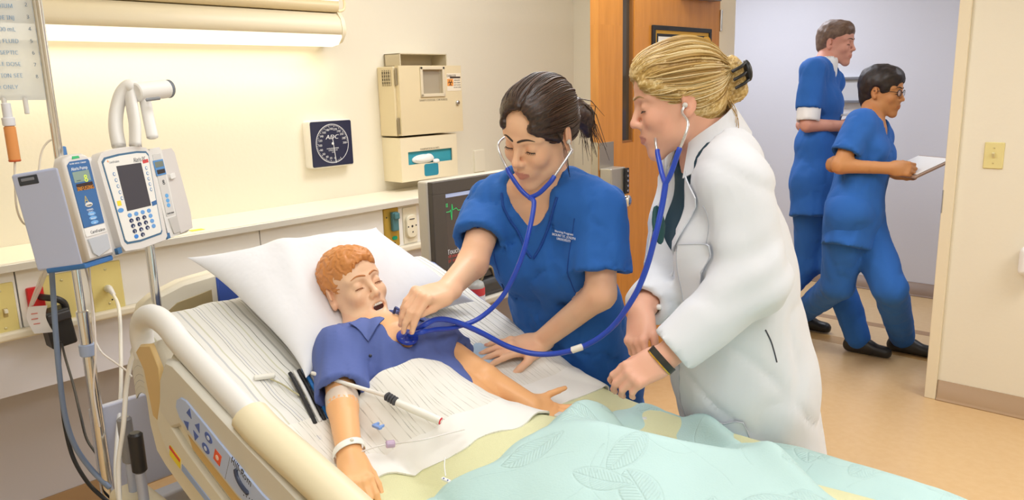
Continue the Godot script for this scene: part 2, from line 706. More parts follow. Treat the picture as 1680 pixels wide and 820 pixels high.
func materials() -> void:
	var plaster := bump_tex(3, 0.05, 2.0)
	W.wall = bumpy(M("ebe4d0", 0.62), plaster, 3.0, 0.1)
	W.corr = bumpy(M("d6d6de", 0.6), plaster, 3.0, 0.1)
	W.ceil = M("f1efe8", 0.8)
	W.trim = M("ebdfc2", 0.4)
	W.base = M("a98a66", 0.45)
	W.steel = M("c9ccd0", 0.28, 1.0)
	W.chrome = M("e4e6ea", 0.12, 1.0)
	W.cream = M("efe6cf", 0.38)
	W.white = M("f2f1ee", 0.4)
	W.black = M("1c1c1e", 0.4)
	W.dark = M("3a3a3c", 0.45)
	W.ivory = M("e9d98f", 0.4)
	W.ink = M("2a2a30", 0.6)
	W.grey = M("8d9096", 0.4)
	var fl := M("ffffff", 0.22)
	fl.albedo_texture = noise_tex(5, 0.03, Color("d6b382"), Color("dcbc8e"), 512, 5)
	fl.uv1_triplanar = true
	fl.uv1_world_triplanar = true
	fl.uv1_scale = V(1.3, 1.3, 1.3)
	fl.roughness = 0.3
	W.floor = fl
	# wood grain, streaks along y
	var im := Image.create(128, 512, false, Image.FORMAT_RGB8)
	var nz := noise(11, 0.02, 4)
	for y in 512:
		for x in 128:
			var g := nz.get_noise_2d(x * 6.0, y * 0.35) * 0.5 + nz.get_noise_2d(x * 25.0, y * 0.8) * 0.25
			im.set_pixel(x, y, Color("d08c3c").lerp(Color("bb7a2e"), clampf(0.5 + g, 0, 1)))
	var wd := M("ffffff", 0.35)
	wd.albedo_texture = ImageTexture.create_from_image(im)
	wd.uv1_triplanar = true
	wd.uv1_scale = V(1.6, 0.55, 1.6)
	wd.clearcoat_enabled = true
	wd.clearcoat = 0.3
	wd.clearcoat_roughness = 0.25
	W.wood = wd

func slab(lo: Vector3, hi: Vector3) -> MB:
	var mb := MB.new()
	mb.rbox((lo + hi) / 2, hi - lo, 0.001, 1)
	return mb

func room() -> void:
	struct(slab(V(-1.7, -0.1, -5.2), V(6.1, 0, 3.4)), "floor", W.floor)
	struct(slab(V(-1.7, 2.6, -3.3), V(4.17, 2.75, 3.4)), "ceiling", W.ceil)
	struct(slab(V(4.17, 2.5, -5.2), V(6.1, 2.75, 3.4)), "ceiling_corridor", W.ceil)
	struct(slab(V(-1.7, 0, -3.3), V(4.17, 2.6, -3.1)), "wall_back", W.wall)
	struct(slab(V(-1.7, 0, -3.1), V(-1.5, 2.6, 3.2)), "wall_left", W.wall)
	struct(slab(V(-1.5, 0, 3.2), V(4.17, 2.6, 3.4)), "wall_front", W.wall)
	# door wall with its opening z -2.08 .. -0.92
	var mb := MB.new()
	mb.rbox(V(4.095, 1.3, -2.615), V(0.15, 2.6, 0.97), 0.001, 1)
	mb.rbox(V(4.095, 1.3, 1.165), V(0.15, 2.6, 4.07), 0.001, 1)
	mb.rbox(V(4.095, 2.375, -1.5), V(0.15, 0.45, 1.26), 0.001, 1)
	struct(mb, "wall_right", W.wall)
	struct(slab(V(5.93, 0, -5.2), V(6.1, 2.5, 3.4)), "wall_corridor", W.corr)
	struct(slab(V(4.17, 0, -5.2), V(5.93, 2.5, -5.0)), "wall_corridor_end", W.corr)
	struct(slab(V(4.17, 0, 3.2), V(5.93, 2.5, 3.4)), "wall_corridor_far", W.corr)
	# metal door frame
	mb = MB.new()
	for z in [-2.105, -0.895]:
		mb.rbox(V(4.095, 1.05, z), V(0.182, 2.1, 0.05), 0.004, 2)
	mb.rbox(V(4.095, 2.125, -1.5), V(0.182, 0.05, 1.26), 0.004, 2)
	struct(mb, "trim_1", W.trim)
	mb = MB.new()
	mb.rbox(V(4.003, 0.24, -0.8695), V(0.002, 0.42, 0.0015), 0.0005, 1)
	# rubber cove bases
	mb = MB.new()
	var pr := PackedVector2Array([Vector2(0, 0), Vector2(-0.02, 0), Vector2(-0.017, 0.005), Vector2(-0.006, 0.014), Vector2(-0.004, 0.1), Vector2(0, 0.1)])
	mb.X = Transform3D(Basis(V(1, 0, 0), V(0, 1, 0), V(0, 0, 1)), V(4.02, 0, -0.868))
	mb.poly(pr, 4.06, 0.0005)
	struct(mb, "baseboard_right", W.base)
	mb = MB.new()
	mb.X = Transform3D(Basis(), V(5.93, 0, -5.0))
	mb.poly(pr, 8.2, 0.0005)
	struct(mb, "baseboard_corridor", M("8a6f58", 0.4))
	# darker tan strips along the corridor floor
	struct(slab(V(4.55, -0.01, -5.0), V(4.68, 0.001, 3.2)), "floor_strip_1", M("b98f58", 0.3))
	struct(slab(V(5.02, -0.01, -5.0), V(5.1, 0.001, 3.2)), "floor_strip_2", M("a5805a", 0.3))
	# hinge leaf and strike on the jamb
	mb = MB.new()
	mb.rbox(V(4.003, 0.98, -0.917), V(0.008, 0.11, 0.004), 0.001, 1)
	var tr := struct(mb, "trim_2", W.steel)
	# light switch by the door
	var o := thing("light_switch", "ivory light switch plate on the wall beside the door frame", "light switch", V(4.02, 1.14, -0.73))
	mb = MB.new()
	mb.X = Transform3D(face_to(V(-1, 0, 0)), V(4.02, 1.2, -0.73))
	mb.poly(rrect(0.078, 0.118, 0.004), 0.006, 0.003)
	part(mb, "wall_plate", M("e6d896", 0.35), o)
	mb = MB.new()
	mb.rbox(V(4.01, 1.203, -0.73), V(0.012, 0.024, 0.011), 0.002, 1, Basis(V(0, 0, 1), 0.5))
	part(mb, "toggle", M("d9cfa0", 0.35), o)
	for s in [-1, 1]:
		mb = MB.new()
		mb.ball(V(4.0135, 1.2 + s * 0.034, -0.73), V(0.002, 0.004, 0.004), 8)
		part(mb, "screw", M("cdbf86", 0.35), o)
	# small white dispenser at the right edge
	o = thing("hand_dispenser", "small white rounded dispenser low on the wall right of the light switch", "dispenser", V(4.02, 0.68, -0.53))
	mb = MB.new()
	mb.rbox(V(3.985, 0.745, -0.53), V(0.07, 0.13, 0.11), 0.025, 4)
	part(mb, "housing", W.white, o)
	mb = MB.new()
	mb.rbox(V(3.97, 0.672, -0.53), V(0.04, 0.02, 0.04), 0.008, 2)
	part(mb, "nozzle", W.grey, o)

func door() -> void:
	var lo := V(2.88, 0.008, -2.125)
	var hi := V(4.0, 2.09, -2.08)
	var mb := MB.new()
	var xs := [lo.x, 3.068, 3.166, hi.x]
	var ys := [lo.y, 1.283, 1.985, hi.y]
	for s in [[hi.z, 1.0], [lo.z, -1.0]]:
		for a in 3:
			for b in 3:
				if a == 1 and b == 1:
					continue
				mb.face([V(xs[a], ys[b], s[0]), V(xs[a + 1], ys[b], s[0]), V(xs[a + 1], ys[b + 1], s[0]), V(xs[a], ys[b + 1], s[0])], V(0, 0, s[1]))
	for e in [[lo.x, hi.x, lo.y, hi.y, 1.0], [xs[1], xs[2], ys[1], ys[2], -1.0]]:
		mb.face([V(e[0], e[2], lo.z), V(e[0], e[3], lo.z), V(e[0], e[3], hi.z), V(e[0], e[2], hi.z)], V(-e[4], 0, 0))
		mb.face([V(e[1], e[2], lo.z), V(e[1], e[3], lo.z), V(e[1], e[3], hi.z), V(e[1], e[2], hi.z)], V(e[4], 0, 0))
		mb.face([V(e[0], e[2], lo.z), V(e[1], e[2], lo.z), V(e[1], e[2], hi.z), V(e[0], e[2], hi.z)], V(0, -e[4], 0))
		mb.face([V(e[0], e[3], lo.z), V(e[1], e[3], lo.z), V(e[1], e[3], hi.z), V(e[0], e[3], hi.z)], V(0, e[4], 0))
	var d := struct(mb, "door_1", W.wood)
	# vision slot: stops and dark glass
	mb = MB.new()
	for x in [3.073, 3.161]:
		mb.rbox(V(x, 1.634, -2.1), V(0.01, 0.702, 0.03), 0.001, 1)
	for y in [1.288, 1.98]:
		mb.rbox(V(3.117, y, -2.1), V(0.078, 0.01, 0.03), 0.001, 1)
	part(mb, "glazing_bead", M("8a5a2a", 0.4), d)
	part(slab(V(3.078, 1.293, -2.108), V(3.156, 1.975, -2.102)), "pane", M("4a4238", 0.08), d)
	# lock hardware
	mb = MB.new()
	mb.rbox(V(2.938, 1.235, -2.0785), V(0.113, 0.125, 0.003), 0.001, 1)
	mb.rbox(V(2.8785, 1.1, -2.1025), V(0.003, 0.4, 0.04), 0.001, 1)
	part(mb, "lock_plate", M("b9b2a4", 0.35, 0.9), d)
	mb = MB.new()
	mb.rbox(V(2.94, 1.115, -2.045), V(0.115, 0.135, 0.066), 0.006, 3)
	part(mb, "lock_housing", M("bdb9b0", 0.38, 0.8), d)
	mb = MB.new()
	mb.rbox(V(2.992, 1.118, -2.005), V(0.03, 0.12, 0.014), 0.003, 2)
	var kp := part(mb, "keypad", W.black, d)
	for k in 5:
		mb = MB.new()
		mb.cyl(V(2.992, 1.165 - k * 0.023, -1.999), V(2.992, 1.165 - k * 0.023, -1.993), 0.0055, 10)
		part(mb, "button", W.chrome, kp)
	mb = MB.new()
	mb.cyl(V(3.02, 1.02, -2.08), V(3.02, 1.02, -2.068), 0.034, 20)
	mb.lathe(V(3.02, 1.02, -2.068), [Vector2(0.012, 0), Vector2(0.013, 0.02), Vector2(0.026, 0.03), Vector2(0.03, 0.045), Vector2(0.026, 0.06), Vector2(0.012, 0.064), Vector2(0, 0.064)], 20, Basis(V(1, 0, 0), V(0, 0, 1), V(0, -1, 0)))
	part(mb, "door_knob", W.chrome, d)
	mb = MB.new()
	mb.rbox(V(3.74, 2.0, -2.05), V(0.34, 0.06, 0.055), 0.006, 2)
	part(mb, "door_closer", M("8a8480", 0.4, 0.6), d)
	mb = MB.new()
	for y in [0.25, 1.05, 1.88]:
		mb.cyl(V(4.006, y - 0.055, -2.076), V(4.006, y + 0.055, -2.076), 0.008, 10)
	part(mb, "hinge", W.steel, d)
	# notice in a black and gold frame
	var o := thing("framed_notice", "black and gold framed notice hung high on the open wooden door", "notice", V(3.6, 1.45, -2.075))
	mb = MB.new()
	for e in [[V(3.6, 1.82, -2.072), V(0.58, 0.022, 0.014)], [V(3.6, 1.43, -2.072), V(0.58, 0.022, 0.014)], [V(3.321, 1.625, -2.072), V(0.022, 0.37, 0.014)], [V(3.879, 1.625, -2.072), V(0.022, 0.37, 0.014)]]:
		mb.rbox(e[0], e[1], 0.003, 1)
	part(mb, "frame", W.black, o)
	part(slab(V(3.332, 1.44, -2.079), V(3.868, 1.81, -2.073)), "gold_mount", M("d9a83c", 0.5), o)
	mb = slab(V(3.35, 1.455, -2.0735), V(3.85, 1.793, -2.0715))
	part(mb, "inner_border", W.black, o)
	part(slab(V(3.362, 1.467, -2.072), V(3.838, 1.779, -2.0705)), "sheet", M("e9e7e0", 0.5), o)
	mb = MB.new()
	mb.X = Transform3D(Basis(), V(3.83, 1.69, -2.066))
	mb.poly(rrect(0.1, 0.2, 0.04), 0.004, 0.001)
	part(mb, "gold_corner", M("e0a92c", 0.5), o)

func headwall() -> void:
	# service console along the wall: shelf, band, outlet panel, lip, bumper board
	var mb := MB.new()
	mb.rbox(V(0.9, 1.0425, -2.94), V(4.7, 0.031, 0.32), 0.004, 2)
	var c := struct(mb, "trim_3", M("f3ecd9", 0.35))
	mb = MB.new()
	mb.rbox(V(0.9, 1.04, -2.777), V(4.7, 0.026, 0.008), 0.003, 2)
	part(mb, "shelf_band", M("d9d6cd", 0.3, 0.2), c)
	for k in 5:
		mb = MB.new()
		mb.rbox(V(-1.0 + k * 0.87 + 0.4, 0.93, -2.96), V(0.866, 0.196, 0.29), 0.002, 1)
		part(mb, "outlet_panel", M("f1efea", 0.35), c)
	mb = MB.new()
	mb.rbox(V(0.9, 0.817, -2.945), V(4.7, 0.03, 0.31), 0.01, 3)
	part(mb, "lower_lip", M("ece4cf", 0.35), c)
	part(slab(V(-1.45, 0.6, -3.1), V(3.25, 0.805, -2.86)), "bumper_board", M("e8e8f2", 0.5), c)
	struct(slab(V(-1.5, 0.1, -3.105), V(4.02, 0.62, -3.09)), "trim_4", M("c9c6cc", 0.5))  # added grey-lilac board that darkens the lower back wall
	struct(slab(V(-1.5, 0.0, -3.105), V(4.02, 0.1, -3.085)), "baseboard_back", W.base)
	# plates
	outlet_plate(0.655, 0.905, 0.08, 0.17, "toggle", "ivory switch plate at the far left of the wall console")
	outlet_plate(0.835, 0.905, 0.125, 0.17, "blank", "plain yellowed blank plate behind the chrome pole")
	outlet_plate(0.975, 0.915, 0.105, 0.17, "port", "yellowed plate that the white cable plugs into")
	gas_plate(2.245, "0f9a72", "4f7f86", "gold gas outlet plate with the green catch beside the pillow")
	gas_plate(2.465, "2ea36a", "f08a34", "gold gas outlet plate with the orange catch beside the monitor")
	var o := thing("vacuum_outlet", "cream wall outlet with a round faceplate between two gold gas plates", "outlet", V(2.358, 0.835, -2.815))
	mb = MB.new()
	mb.X = Transform3D(Basis(), V(2.358, 0.925, -2.815))
	mb.poly(rrect(0.086, 0.175, 0.006), 0.006, 0.002)
	part(mb, "back_plate", M("efe8d2", 0.35), o)
	mb = MB.new()
	mb.X = Transform3D(Basis(), V(2.358, 0.92, -2.809))
	mb.poly(rrect(0.072, 0.115, 0.03), 0.014, 0.006)
	part(mb, "faceplate", M("f2ead0", 0.3), o)
	for p in [Vector2(0, 0), Vector2(-0.024, 0), Vector2(0.024, 0.002), Vector2(0.002, -0.028)]:
		mb = MB.new()
		mb.cyl(V(2.358 + p.x, 0.92 + p.y, -2.796), V(2.358 + p.x, 0.92 + p.y, -2.794), 0.006 if p.x == 0 else 0.004, 10, 0.0005)
		part(mb, "socket_hole", W.ink, o)
	mb = MB.new()
	mb.rbox(V(2.358, 0.955, -2.794), V(0.03, 0.004, 0.002), 0.0005, 1)
	part(mb, "slot", W.ink, o)
	# strip of yellow tape left on the shelf
	mb = MB.new()
	mb.rbox(V(1.325, 1.059, -2.83), V(0.05, 0.0012, 0.03), 0.0004, 1)
	meta(part(mb, "tape_strip", M("f0e63a", 0.5), self), "small bright yellow tape strip on the shelf beside the pump", "tape")

func outlet_plate(x: float, y: float, w: float, h: float, kind: String, label: String) -> void:
	var o := thing("wall_plate", label, "wall plate", V(x, y - h / 2, -2.815), "ivory plates on the wall console")
	var mb := MB.new()
	mb.X = Transform3D(Basis(), V(x, y, -2.815))
	mb.poly(rrect(w, h, 0.004), 0.006, 0.0025)
	part(mb, "plate", W.ivory, o)
	for s in [-1, 1]:
		mb = MB.new()
		mb.ball(V(x, y + s * h * 0.36, -2.809), V(0.005, 0.005, 0.0025), 8)
		part(mb, "screw", M("d9cf9c", 0.3, 0.3), o)
	mb = MB.new()
	if kind == "toggle":
		mb.rbox(V(x + 0.006, y - 0.01, -2.808), V(0.013, 0.028, 0.004), 0.001, 1)
		part(mb, "slot", M("b8a268", 0.4), o)
		mb = MB.new()
		mb.rbox(V(x + 0.006, y - 0.004, -2.801), V(0.01, 0.013, 0.016), 0.002, 1)
		part(mb, "toggle", M("f4efdc", 0.3), o)
	elif kind == "port":
		mb.cyl(V(x, y - 0.008, -2.809), V(x, y - 0.008, -2.805), 0.012, 14)
		part(mb, "port", W.grey, o)
		mb = MB.new()
		mb.cyl(V(x + 0.01, y - 0.05, -2.809), V(x + 0.01, y - 0.05, -2.8075), 0.003, 8, 0.0004)
		part(mb, "pinhole", W.ink, o)

func gas_plate(x: float, dot: String, catch_col: String, label: String) -> void:
	var o := thing("gas_outlet", label, "gas outlet", V(x, 0.845, -2.815), "gas outlets on the wall console")
	var mb := MB.new()
	mb.X = Transform3D(Basis(), V(x, 0.93, -2.815))
	mb.poly(rrect(0.088, 0.185, 0.008), 0.008, 0.003)
	part(mb, "plate", M("c0a046", 0.35, 0.35), o)
	mb = MB.new()
	mb.rbox(V(x + 0.01, 0.958, -2.797), V(0.036, 0.09, 0.022), 0.006, 3)
	mb.rbox(V(x + 0.01, 0.985, -2.783), V(0.03, 0.03, 0.02), 0.006, 3)
	part(mb, "catch", M(catch_col, 0.35), o)
	mb = MB.new()
	mb.X = Transform3D(Basis(), V(x + 0.012, 0.878, -2.807))
	mb.poly(rrect(0.03, 0.018, 0.008), 0.003, 0.001)
	part(mb, "colour_tab", M(dot, 0.4), o)
	for p in [Vector2(-0.03, 0.05), Vector2(0.034, 0.05), Vector2(0.01, -0.075)]:
		mb = MB.new()
		mb.cyl(V(x + p.x, 0.93 + p.y, -2.807), V(x + p.x, 0.93 + p.y, -2.8045), 0.004, 8, 0.0006)
		part(mb, "screw", M("4c4630", 0.4), o)

func wall_lamp() -> void:
	var x0 := 0.25
	var x1 := 2.12
	var o := thing("wall_lamp", "long cream wall-mounted fluorescent lamp glowing above the bed", "lamp", V(1.2, 1.74, -3.1))
	# cross-section of the lower half, swept along x
	var lens := PackedVector2Array([Vector2(-0.004, 1.762), Vector2(0.1, 1.755), Vector2(0.15, 1.762), Vector2(0.176, 1.79), Vector2(0.176, 1.803), Vector2(-0.004, 1.803)])
	var body := PackedVector2Array([Vector2(-0.004, 1.803), Vector2(0.18, 1.803), Vector2(0.184, 1.83), Vector2(0.176, 1.868), Vector2(0.15, 1.895), Vector2(-0.004, 1.9)])
	var upper := PackedVector2Array([Vector2(-0.004, 1.9), Vector2(0.16, 1.9), Vector2(0.172, 1.915), Vector2(0.172, 1.945), Vector2(-0.004, 1.945)])
	var top := PackedVector2Array([Vector2(-0.004, 1.945), Vector2(0.172, 1.945), Vector2(0.166, 2.0), Vector2(0.12, 2.04), Vector2(-0.004, 2.04)])
	var X := Transform3D(Basis(V(0, 0, 1), V(0, 1, 0), V(-1, 0, 0)), V(x1, 0, -3.1))
	var glow := M("fff6e0", 0.4)
	glow.emission_enabled = true
	glow.emission = Color(1.0, 0.96, 0.86)
	glow.emission_energy_multiplier = 1.1
	for e in [[lens, "lower_diffuser", glow], [body, "housing", M("f0e4c6", 0.4)], [upper, "rail", M("e6d3a8", 0.4)], [top, "upper_diffuser", glow]]:
		var mb := MB.new()
		mb.X = X
		mb.poly(e[0], x1 - x0, 0.001)
		part(mb, e[1], e[2], o)
	var mb := MB.new()
	mb.X = Transform3D(Basis(V(0, 0, -1), V(0, 1, 0), V(1, 0, 0)), V(x1, 0, -3.1))
	var cap := PackedVector2Array()
	for p in [Vector2(0.004, 1.765), Vector2(-0.1, 1.758), Vector2(-0.155, 1.772), Vector2(-0.183, 1.805), Vector2(-0.187, 1.83), Vector2(-0.178, 1.87), Vector2(-0.155, 1.9), Vector2(0.004, 1.9)]:
		cap.append(p)
	mb.poly(cap, 0.03, 0.012)
	part(mb, "end_cap", M("f3e9cd", 0.4), o)
	mb = MB.new()
	mb.tube(spline([V(x1 + 0.005, 1.99, -2.95), V(x1 + 0.03, 1.98, -2.95), V(x1 + 0.045, 1.95, -2.95), V(x1 + 0.04, 1.915, -2.95), V(x1 + 0.012, 1.905, -2.95)]), 0.006, 8)
	part(mb, "pull_loop", M("f6e7bd", 0.4), o)
	for s in [[V(1.18, 1.745, -2.99), -PI / 2, 0.36], [V(1.18, 2.05, -3.03), PI / 2, 0.45]]:
		var l := AreaLight3D.new()
		l.name = "tube_lamp"
		l.area_size = Vector2(1.8, 0.12)
		l.area_normalize_energy = true
		l.light_energy = s[2]
		l.light_color = Color(1.0, 0.95, 0.84)
		l.area_range = 10.0
		l.shadow_enabled = true
		l.position = s[0] - o.position
		l.rotation.x = s[1]
		o.add_child(l)

func wall_things() -> void:
	# --- blood pressure gauge
	var C := V(2.115, 1.322, -3.1)
	var o := thing("pressure_gauge", "square navy blood pressure gauge with white dial on the wall", "gauge", C - V(0, 0.11, 0))
	var mb := MB.new()
	mb.X = Transform3D(Basis(), C)
	mb.poly(rrect(0.235, 0.218, 0.012), 0.05, 0.004)
	part(mb, "housing", M("e8e4dc", 0.35), o)
	mb = MB.new()
	mb.X = Transform3D(Basis(), C + V(0, 0, 0.05))
	mb.poly(rrect(0.225, 0.207, 0.008), 0.004, 0.002)
	part(mb, "dial", M("232946", 0.3), o)
	var wm := M("eef0f4", 0.5)
	mb = MB.new()
	for k in 61:
		var a := deg_to_rad(-60.0 - 300.0 * k / 60.0)
		if k % 5 == 0 or true:
			var L := 0.012 if k % 4 == 0 else 0.007
			mb.rbox(C + V(cos(a), sin(a), 0) * (0.088 - L / 2) + V(0, 0, 0.0545), V(L, 0.0016, 0.0008), 0.0003, 1, Basis(V(0, 0, 1), a))
	var ring := []
	for k in 60:
		ring.append(C + V(cos(TAU * k / 60), sin(TAU * k / 60), 0) * 0.089 + V(0, 0, 0.0542))
	mb.tube(ring, 0.0012, 6, true)
	part(mb, "scale", wm, o)
	for k in 16:
		var a := deg_to_rad(-84.0 - 276.0 * (k + 0.0) / 15.0)
		var s := "0" if k == 0 else str(k * 20)
		text(s, Transform3D(Basis(), C + V(cos(a), sin(a), 0) * 0.068 + V(0, -0.0005, 0.0542)), 0.009, wm, o, false, true)
	text("ADC", Transform3D(Basis(V(1, 0, 0), V(0.25, 1, 0), V(0, 0, 1)), C + V(0.002, 0.03, 0.0542)), 0.018, wm, o, false, true, 1.5)
	for k in 3:
		text(["mmHg NONSTERILE", "CERTIFIED 300", "USA"][k], Transform3D(Basis(), C + V(0, -0.022 - k * 0.009, 0.0542)), 0.0055, wm, o)
	mb = MB.new()
	mb.poly(PackedVector2Array(), 0.0) if false else null
	mb.rbox(C + V(0.006, -0.028, 0.057), V(0.003, 0.125, 0.0012), 0.0004, 1, Basis(V(0, 0, 1), 0.1))
	mb.cyl(C + V(0, 0, 0.054), C + V(0, 0, 0.059), 0.006, 12)
	part(mb, "needle", wm, o)
	# --- sharps cabinet
	o = thing("sharps_cabinet", "beige locked sharps disposal cabinet with window above the glove dispenser", "cabinet", V(2.655, 1.335, -3.1))
	mb = MB.new()
	mb.rbox(V(2.657, 1.502, -3.038), V(0.43, 0.335, 0.124), 0.006, 2)
	var m := M("e3d3ad", 0.35)
	part(mb, "body", m, o)
	mb = MB.new()
	var px := [2.455, 2.6, 2.738, 2.872]
	var py := [1.337, 1.535, 1.652, 1.672]
	mb = MB.new()
	for a in 3:
		for b in 3:
			if a == 1 and b == 1:
				continue
			mb.face([V(px[a], py[b], -2.95), V(px[a + 1], py[b], -2.95), V(px[a + 1], py[b + 1], -2.95), V(px[a], py[b + 1], -2.95)], V(0, 0, 1))
	for e in [[px[0], px[3], py[0], py[3], 1.0, -2.978], [px[1], px[2], py[1], py[2], -1.0, -2.9755]]:
		mb.face([V(e[0], e[2], e[5]), V(e[0], e[3], e[5]), V(e[0], e[3], -2.95), V(e[0], e[2], -2.95)], V(-e[4], 0, 0))
		mb.face([V(e[1], e[2], e[5]), V(e[1], e[3], e[5]), V(e[1], e[3], -2.95), V(e[1], e[2], -2.95)], V(e[4], 0, 0))
		mb.face([V(e[0], e[2], e[5]), V(e[1], e[2], e[5]), V(e[1], e[2], -2.95), V(e[0], e[2], -2.95)], V(0, -e[4], 0))
		mb.face([V(e[0], e[3], e[5]), V(e[1], e[3], e[5]), V(e[1], e[3], -2.95), V(e[0], e[3], -2.95)], V(0, e[4], 0))
	var dr := part(mb, "door", m, o)
	mb = MB.new()
	for e in [[2.669, 1.527, 0.164, 0.016], [2.669, 1.66, 0.164, 0.016], [2.595, 1.5935, 0.016, 0.15], [2.743, 1.5935, 0.016, 0.15]]:
		mb.rbox(V(e[0], e[1], -2.947), V(e[2], e[3], 0.01), 0.003, 2)
	part(mb, "window_frame", M("ddd0b4", 0.35), dr)
	part(slab(V(2.6, 1.535, -2.974), V(2.738, 1.652, -2.9735)), "liner", M("b3a78c", 0.5), dr)
	part(slab(V(2.6, 1.535, -2.956), V(2.738, 1.652, -2.954)), "pane", clear("d8d2c4", 0.12), dr)
	mb = MB.new()
	mb.cyl(V(2.836, 1.485, -2.951), V(2.836, 1.485, -2.938), 0.011, 16, 0.003)
	mb.rbox(V(2.836, 1.485, -2.937), V(0.0025, 0.011, 0.002), 0.0005, 1)
	part(mb, "lock", W.steel, dr)
	for y in [1.62, 1.385]:
		mb = MB.new()
		mb.cyl(V(2.449, y - 0.04, -2.965), V(2.449, y + 0.04, -2.965), 0.005, 10)
		part(mb, "hinge", M("9c9078", 0.35, 0.5), o)
	# side grille
	mb = MB.new()
	mb.rbox(V(2.4415, 1.615, -3.03), V(0.002, 0.074, 0.07), 0.0008, 1)
	var g := part(mb, "vent_recess", M("6f6650", 0.7), o)
	for k in 5:
		mb = MB.new()
		mb.rbox(V(2.4395, 1.583 + k * 0.016, -3.03), V(0.004, 0.003, 0.07), 0.0008, 1)
		part(mb, "slat", m, g)
		mb = MB.new()
		mb.rbox(V(2.4395, 1.615, -3.062 + k * 0.016), V(0.004, 0.074, 0.003), 0.0008, 1)
		part(mb, "slat", m, g)
	# drop tray on top
	mb = MB.new()
	mb.rbox(V(2.49, 1.702, -3.035), V(0.006, 0.058, 0.12), 0.001, 1)
	mb.rbox(V(2.796, 1.702, -3.035), V(0.006, 0.058, 0.12), 0.001, 1)
	mb.rbox(V(2.643, 1.729, -3.035), V(0.312, 0.005, 0.12), 0.001, 1)
	mb.rbox(V(2.643, 1.702, -3.09), V(0.312, 0.058, 0.006), 0.001, 1)
	part(mb, "drop_tray", M("d3c6a8", 0.4), o)
	part(slab(V(2.768, 1.545, -2.9505), V(2.866, 1.634, -2.9488)), "danger_label", M("eee3cc", 0.5), o)
	part(slab(V(2.77, 1.57, -2.949), V(2.812, 1.606, -2.9483)), "label_patch", M("f0a050", 0.5), o)
	var ink := M("3a2c24", 0.6)
	text("DANGER", Transform3D(Basis(), V(2.8, 1.62, -2.9486)), 0.012, ink, o, false, true)
	part(slab(V(2.79, 1.608, -2.949), V(2.864, 1.617, -2.9483)), "label_bar", ink, o)
	mb = MB.new()
	for k in 3:
		var a := PI / 2 + TAU * k / 3
		var cc := V(2.791, 1.586, -2.948) + V(cos(a), sin(a), 0) * 0.008
		var rg := []
		for j in 14:
			var b := a + PI * 0.25 + (TAU - PI * 0.5) * j / 13.0
			rg.append(cc + V(cos(b + PI * 0), sin(b), 0) * 0.0075)
		mb.tube(rg, 0.0018, 6)
	mb.cyl(V(2.791, 1.586, -2.949), V(2.791, 1.586, -2.947), 0.004, 10, 0.0003)
	part(mb, "biohazard_mark", ink, o)
	for k in 4:
		text(["BIOHAZARD", "USED SHARPS", "KEEP CLOSED", "DO NOT OPEN"][k], Transform3D(Basis(), V(2.84, 1.598 - k * 0.012, -2.9486)), 0.0055, ink, o)
	text("SHARPS DISPOSAL CONTAINERS", Transform3D(Basis(), V(2.672, 1.503, -2.9497)), 0.0095, M("6a5c48", 0.6), o)
	# --- glove dispenser
	o = thing("glove_dispenser", "beige wall dispenser holding a teal glove box under the sharps cabinet", "dispenser", V(2.64, 1.105, -3.1))
	var gm := M("efe3c4", 0.35)
	var gx := [2.448, 2.495, 2.795, 2.83]
	var gy := [1.108, 1.19, 1.254, 1.326]
	mb = MB.new()
	for a in 3:
		for b in 3:
			if a == 1 and b == 1:
				continue
			mb.face([V(gx[a], gy[b], -2.96), V(gx[a + 1], gy[b], -2.96), V(gx[a + 1], gy[b + 1], -2.96), V(gx[a], gy[b + 1], -2.96)], V(0, 0, 1))
	for e in [[gx[0], gx[3], gy[0], gy[3], 1.0, -3.1], [gx[1], gx[2], gy[1], gy[2], -1.0, -2.966]]:
		mb.face([V(e[0], e[2], e[5]), V(e[0], e[3], e[5]), V(e[0], e[3], -2.96), V(e[0], e[2], -2.96)], V(-e[4], 0, 0))
		mb.face([V(e[1], e[2], e[5]), V(e[1], e[3], e[5]), V(e[1], e[3], -2.96), V(e[1], e[2], -2.96)], V(e[4], 0, 0))
		mb.face([V(e[0], e[2], e[5]), V(e[1], e[2], e[5]), V(e[1], e[2], -2.96), V(e[0], e[2], -2.96)], V(0, -e[4], 0))
		mb.face([V(e[0], e[3], e[5]), V(e[1], e[3], e[5]), V(e[1], e[3], -2.96), V(e[0], e[3], -2.96)], V(0, e[4], 0))
	part(mb, "shell", gm, o)
	mb = MB.new()
	mb.X = Transform3D(Basis(), V(2.644, 1.155, -2.9605))
	mb.poly(rrect(0.096, 0.062, 0.012), 0.002, 0.0005)
	part(mb, "lower_window", M("2f8fa8", 0.4), o)
	text("EXAMINATION GLOVES", Transform3D(Basis(), V(2.64, 1.262, -2.9595)), 0.009, M("7a6a52", 0.6), o)
	var b2 := thing("glove_box", "teal and white box of gloves inside the wall dispenser", "box", V(2.645, 1.115, -3.03))
	part(slab(V(2.47, 1.115, -3.09), V(2.815, 1.3, -2.972)), "carton", M("3a9fb2", 0.5), b2)
	mb = MB.new()
	mb.ball(V(2.6, 1.212, -2.97), V(0.075, 0.024, 0.012), 20)
	part(mb, "opening", M("eef0ee", 0.5), b2)
	var s := SDF.new()
	s.ell(V(2.6, 1.212, -2.962), V(0.06, 0.014, 0.01), 0.01)
	s.ell(V(2.63, 1.218, -2.962), V(0.03, 0.02, 0.012), 0.01)
	s.ell(V(2.68, 1.196, -2.96), V(0.022, 0.012, 0.01), 0.01)
	mb = MB.new()
	s.mesh(mb, V(2.5, 1.17, -2.985), V(2.74, 1.25, -2.94), 0.004)
	part(mb, "glove", M("f4f4f2", 0.6), b2)
	# --- small white plate
	o = thing("wall_plate", "small white blank plate on the wall just above the monitor", "wall plate", V(3.13, 1.1, -3.1))
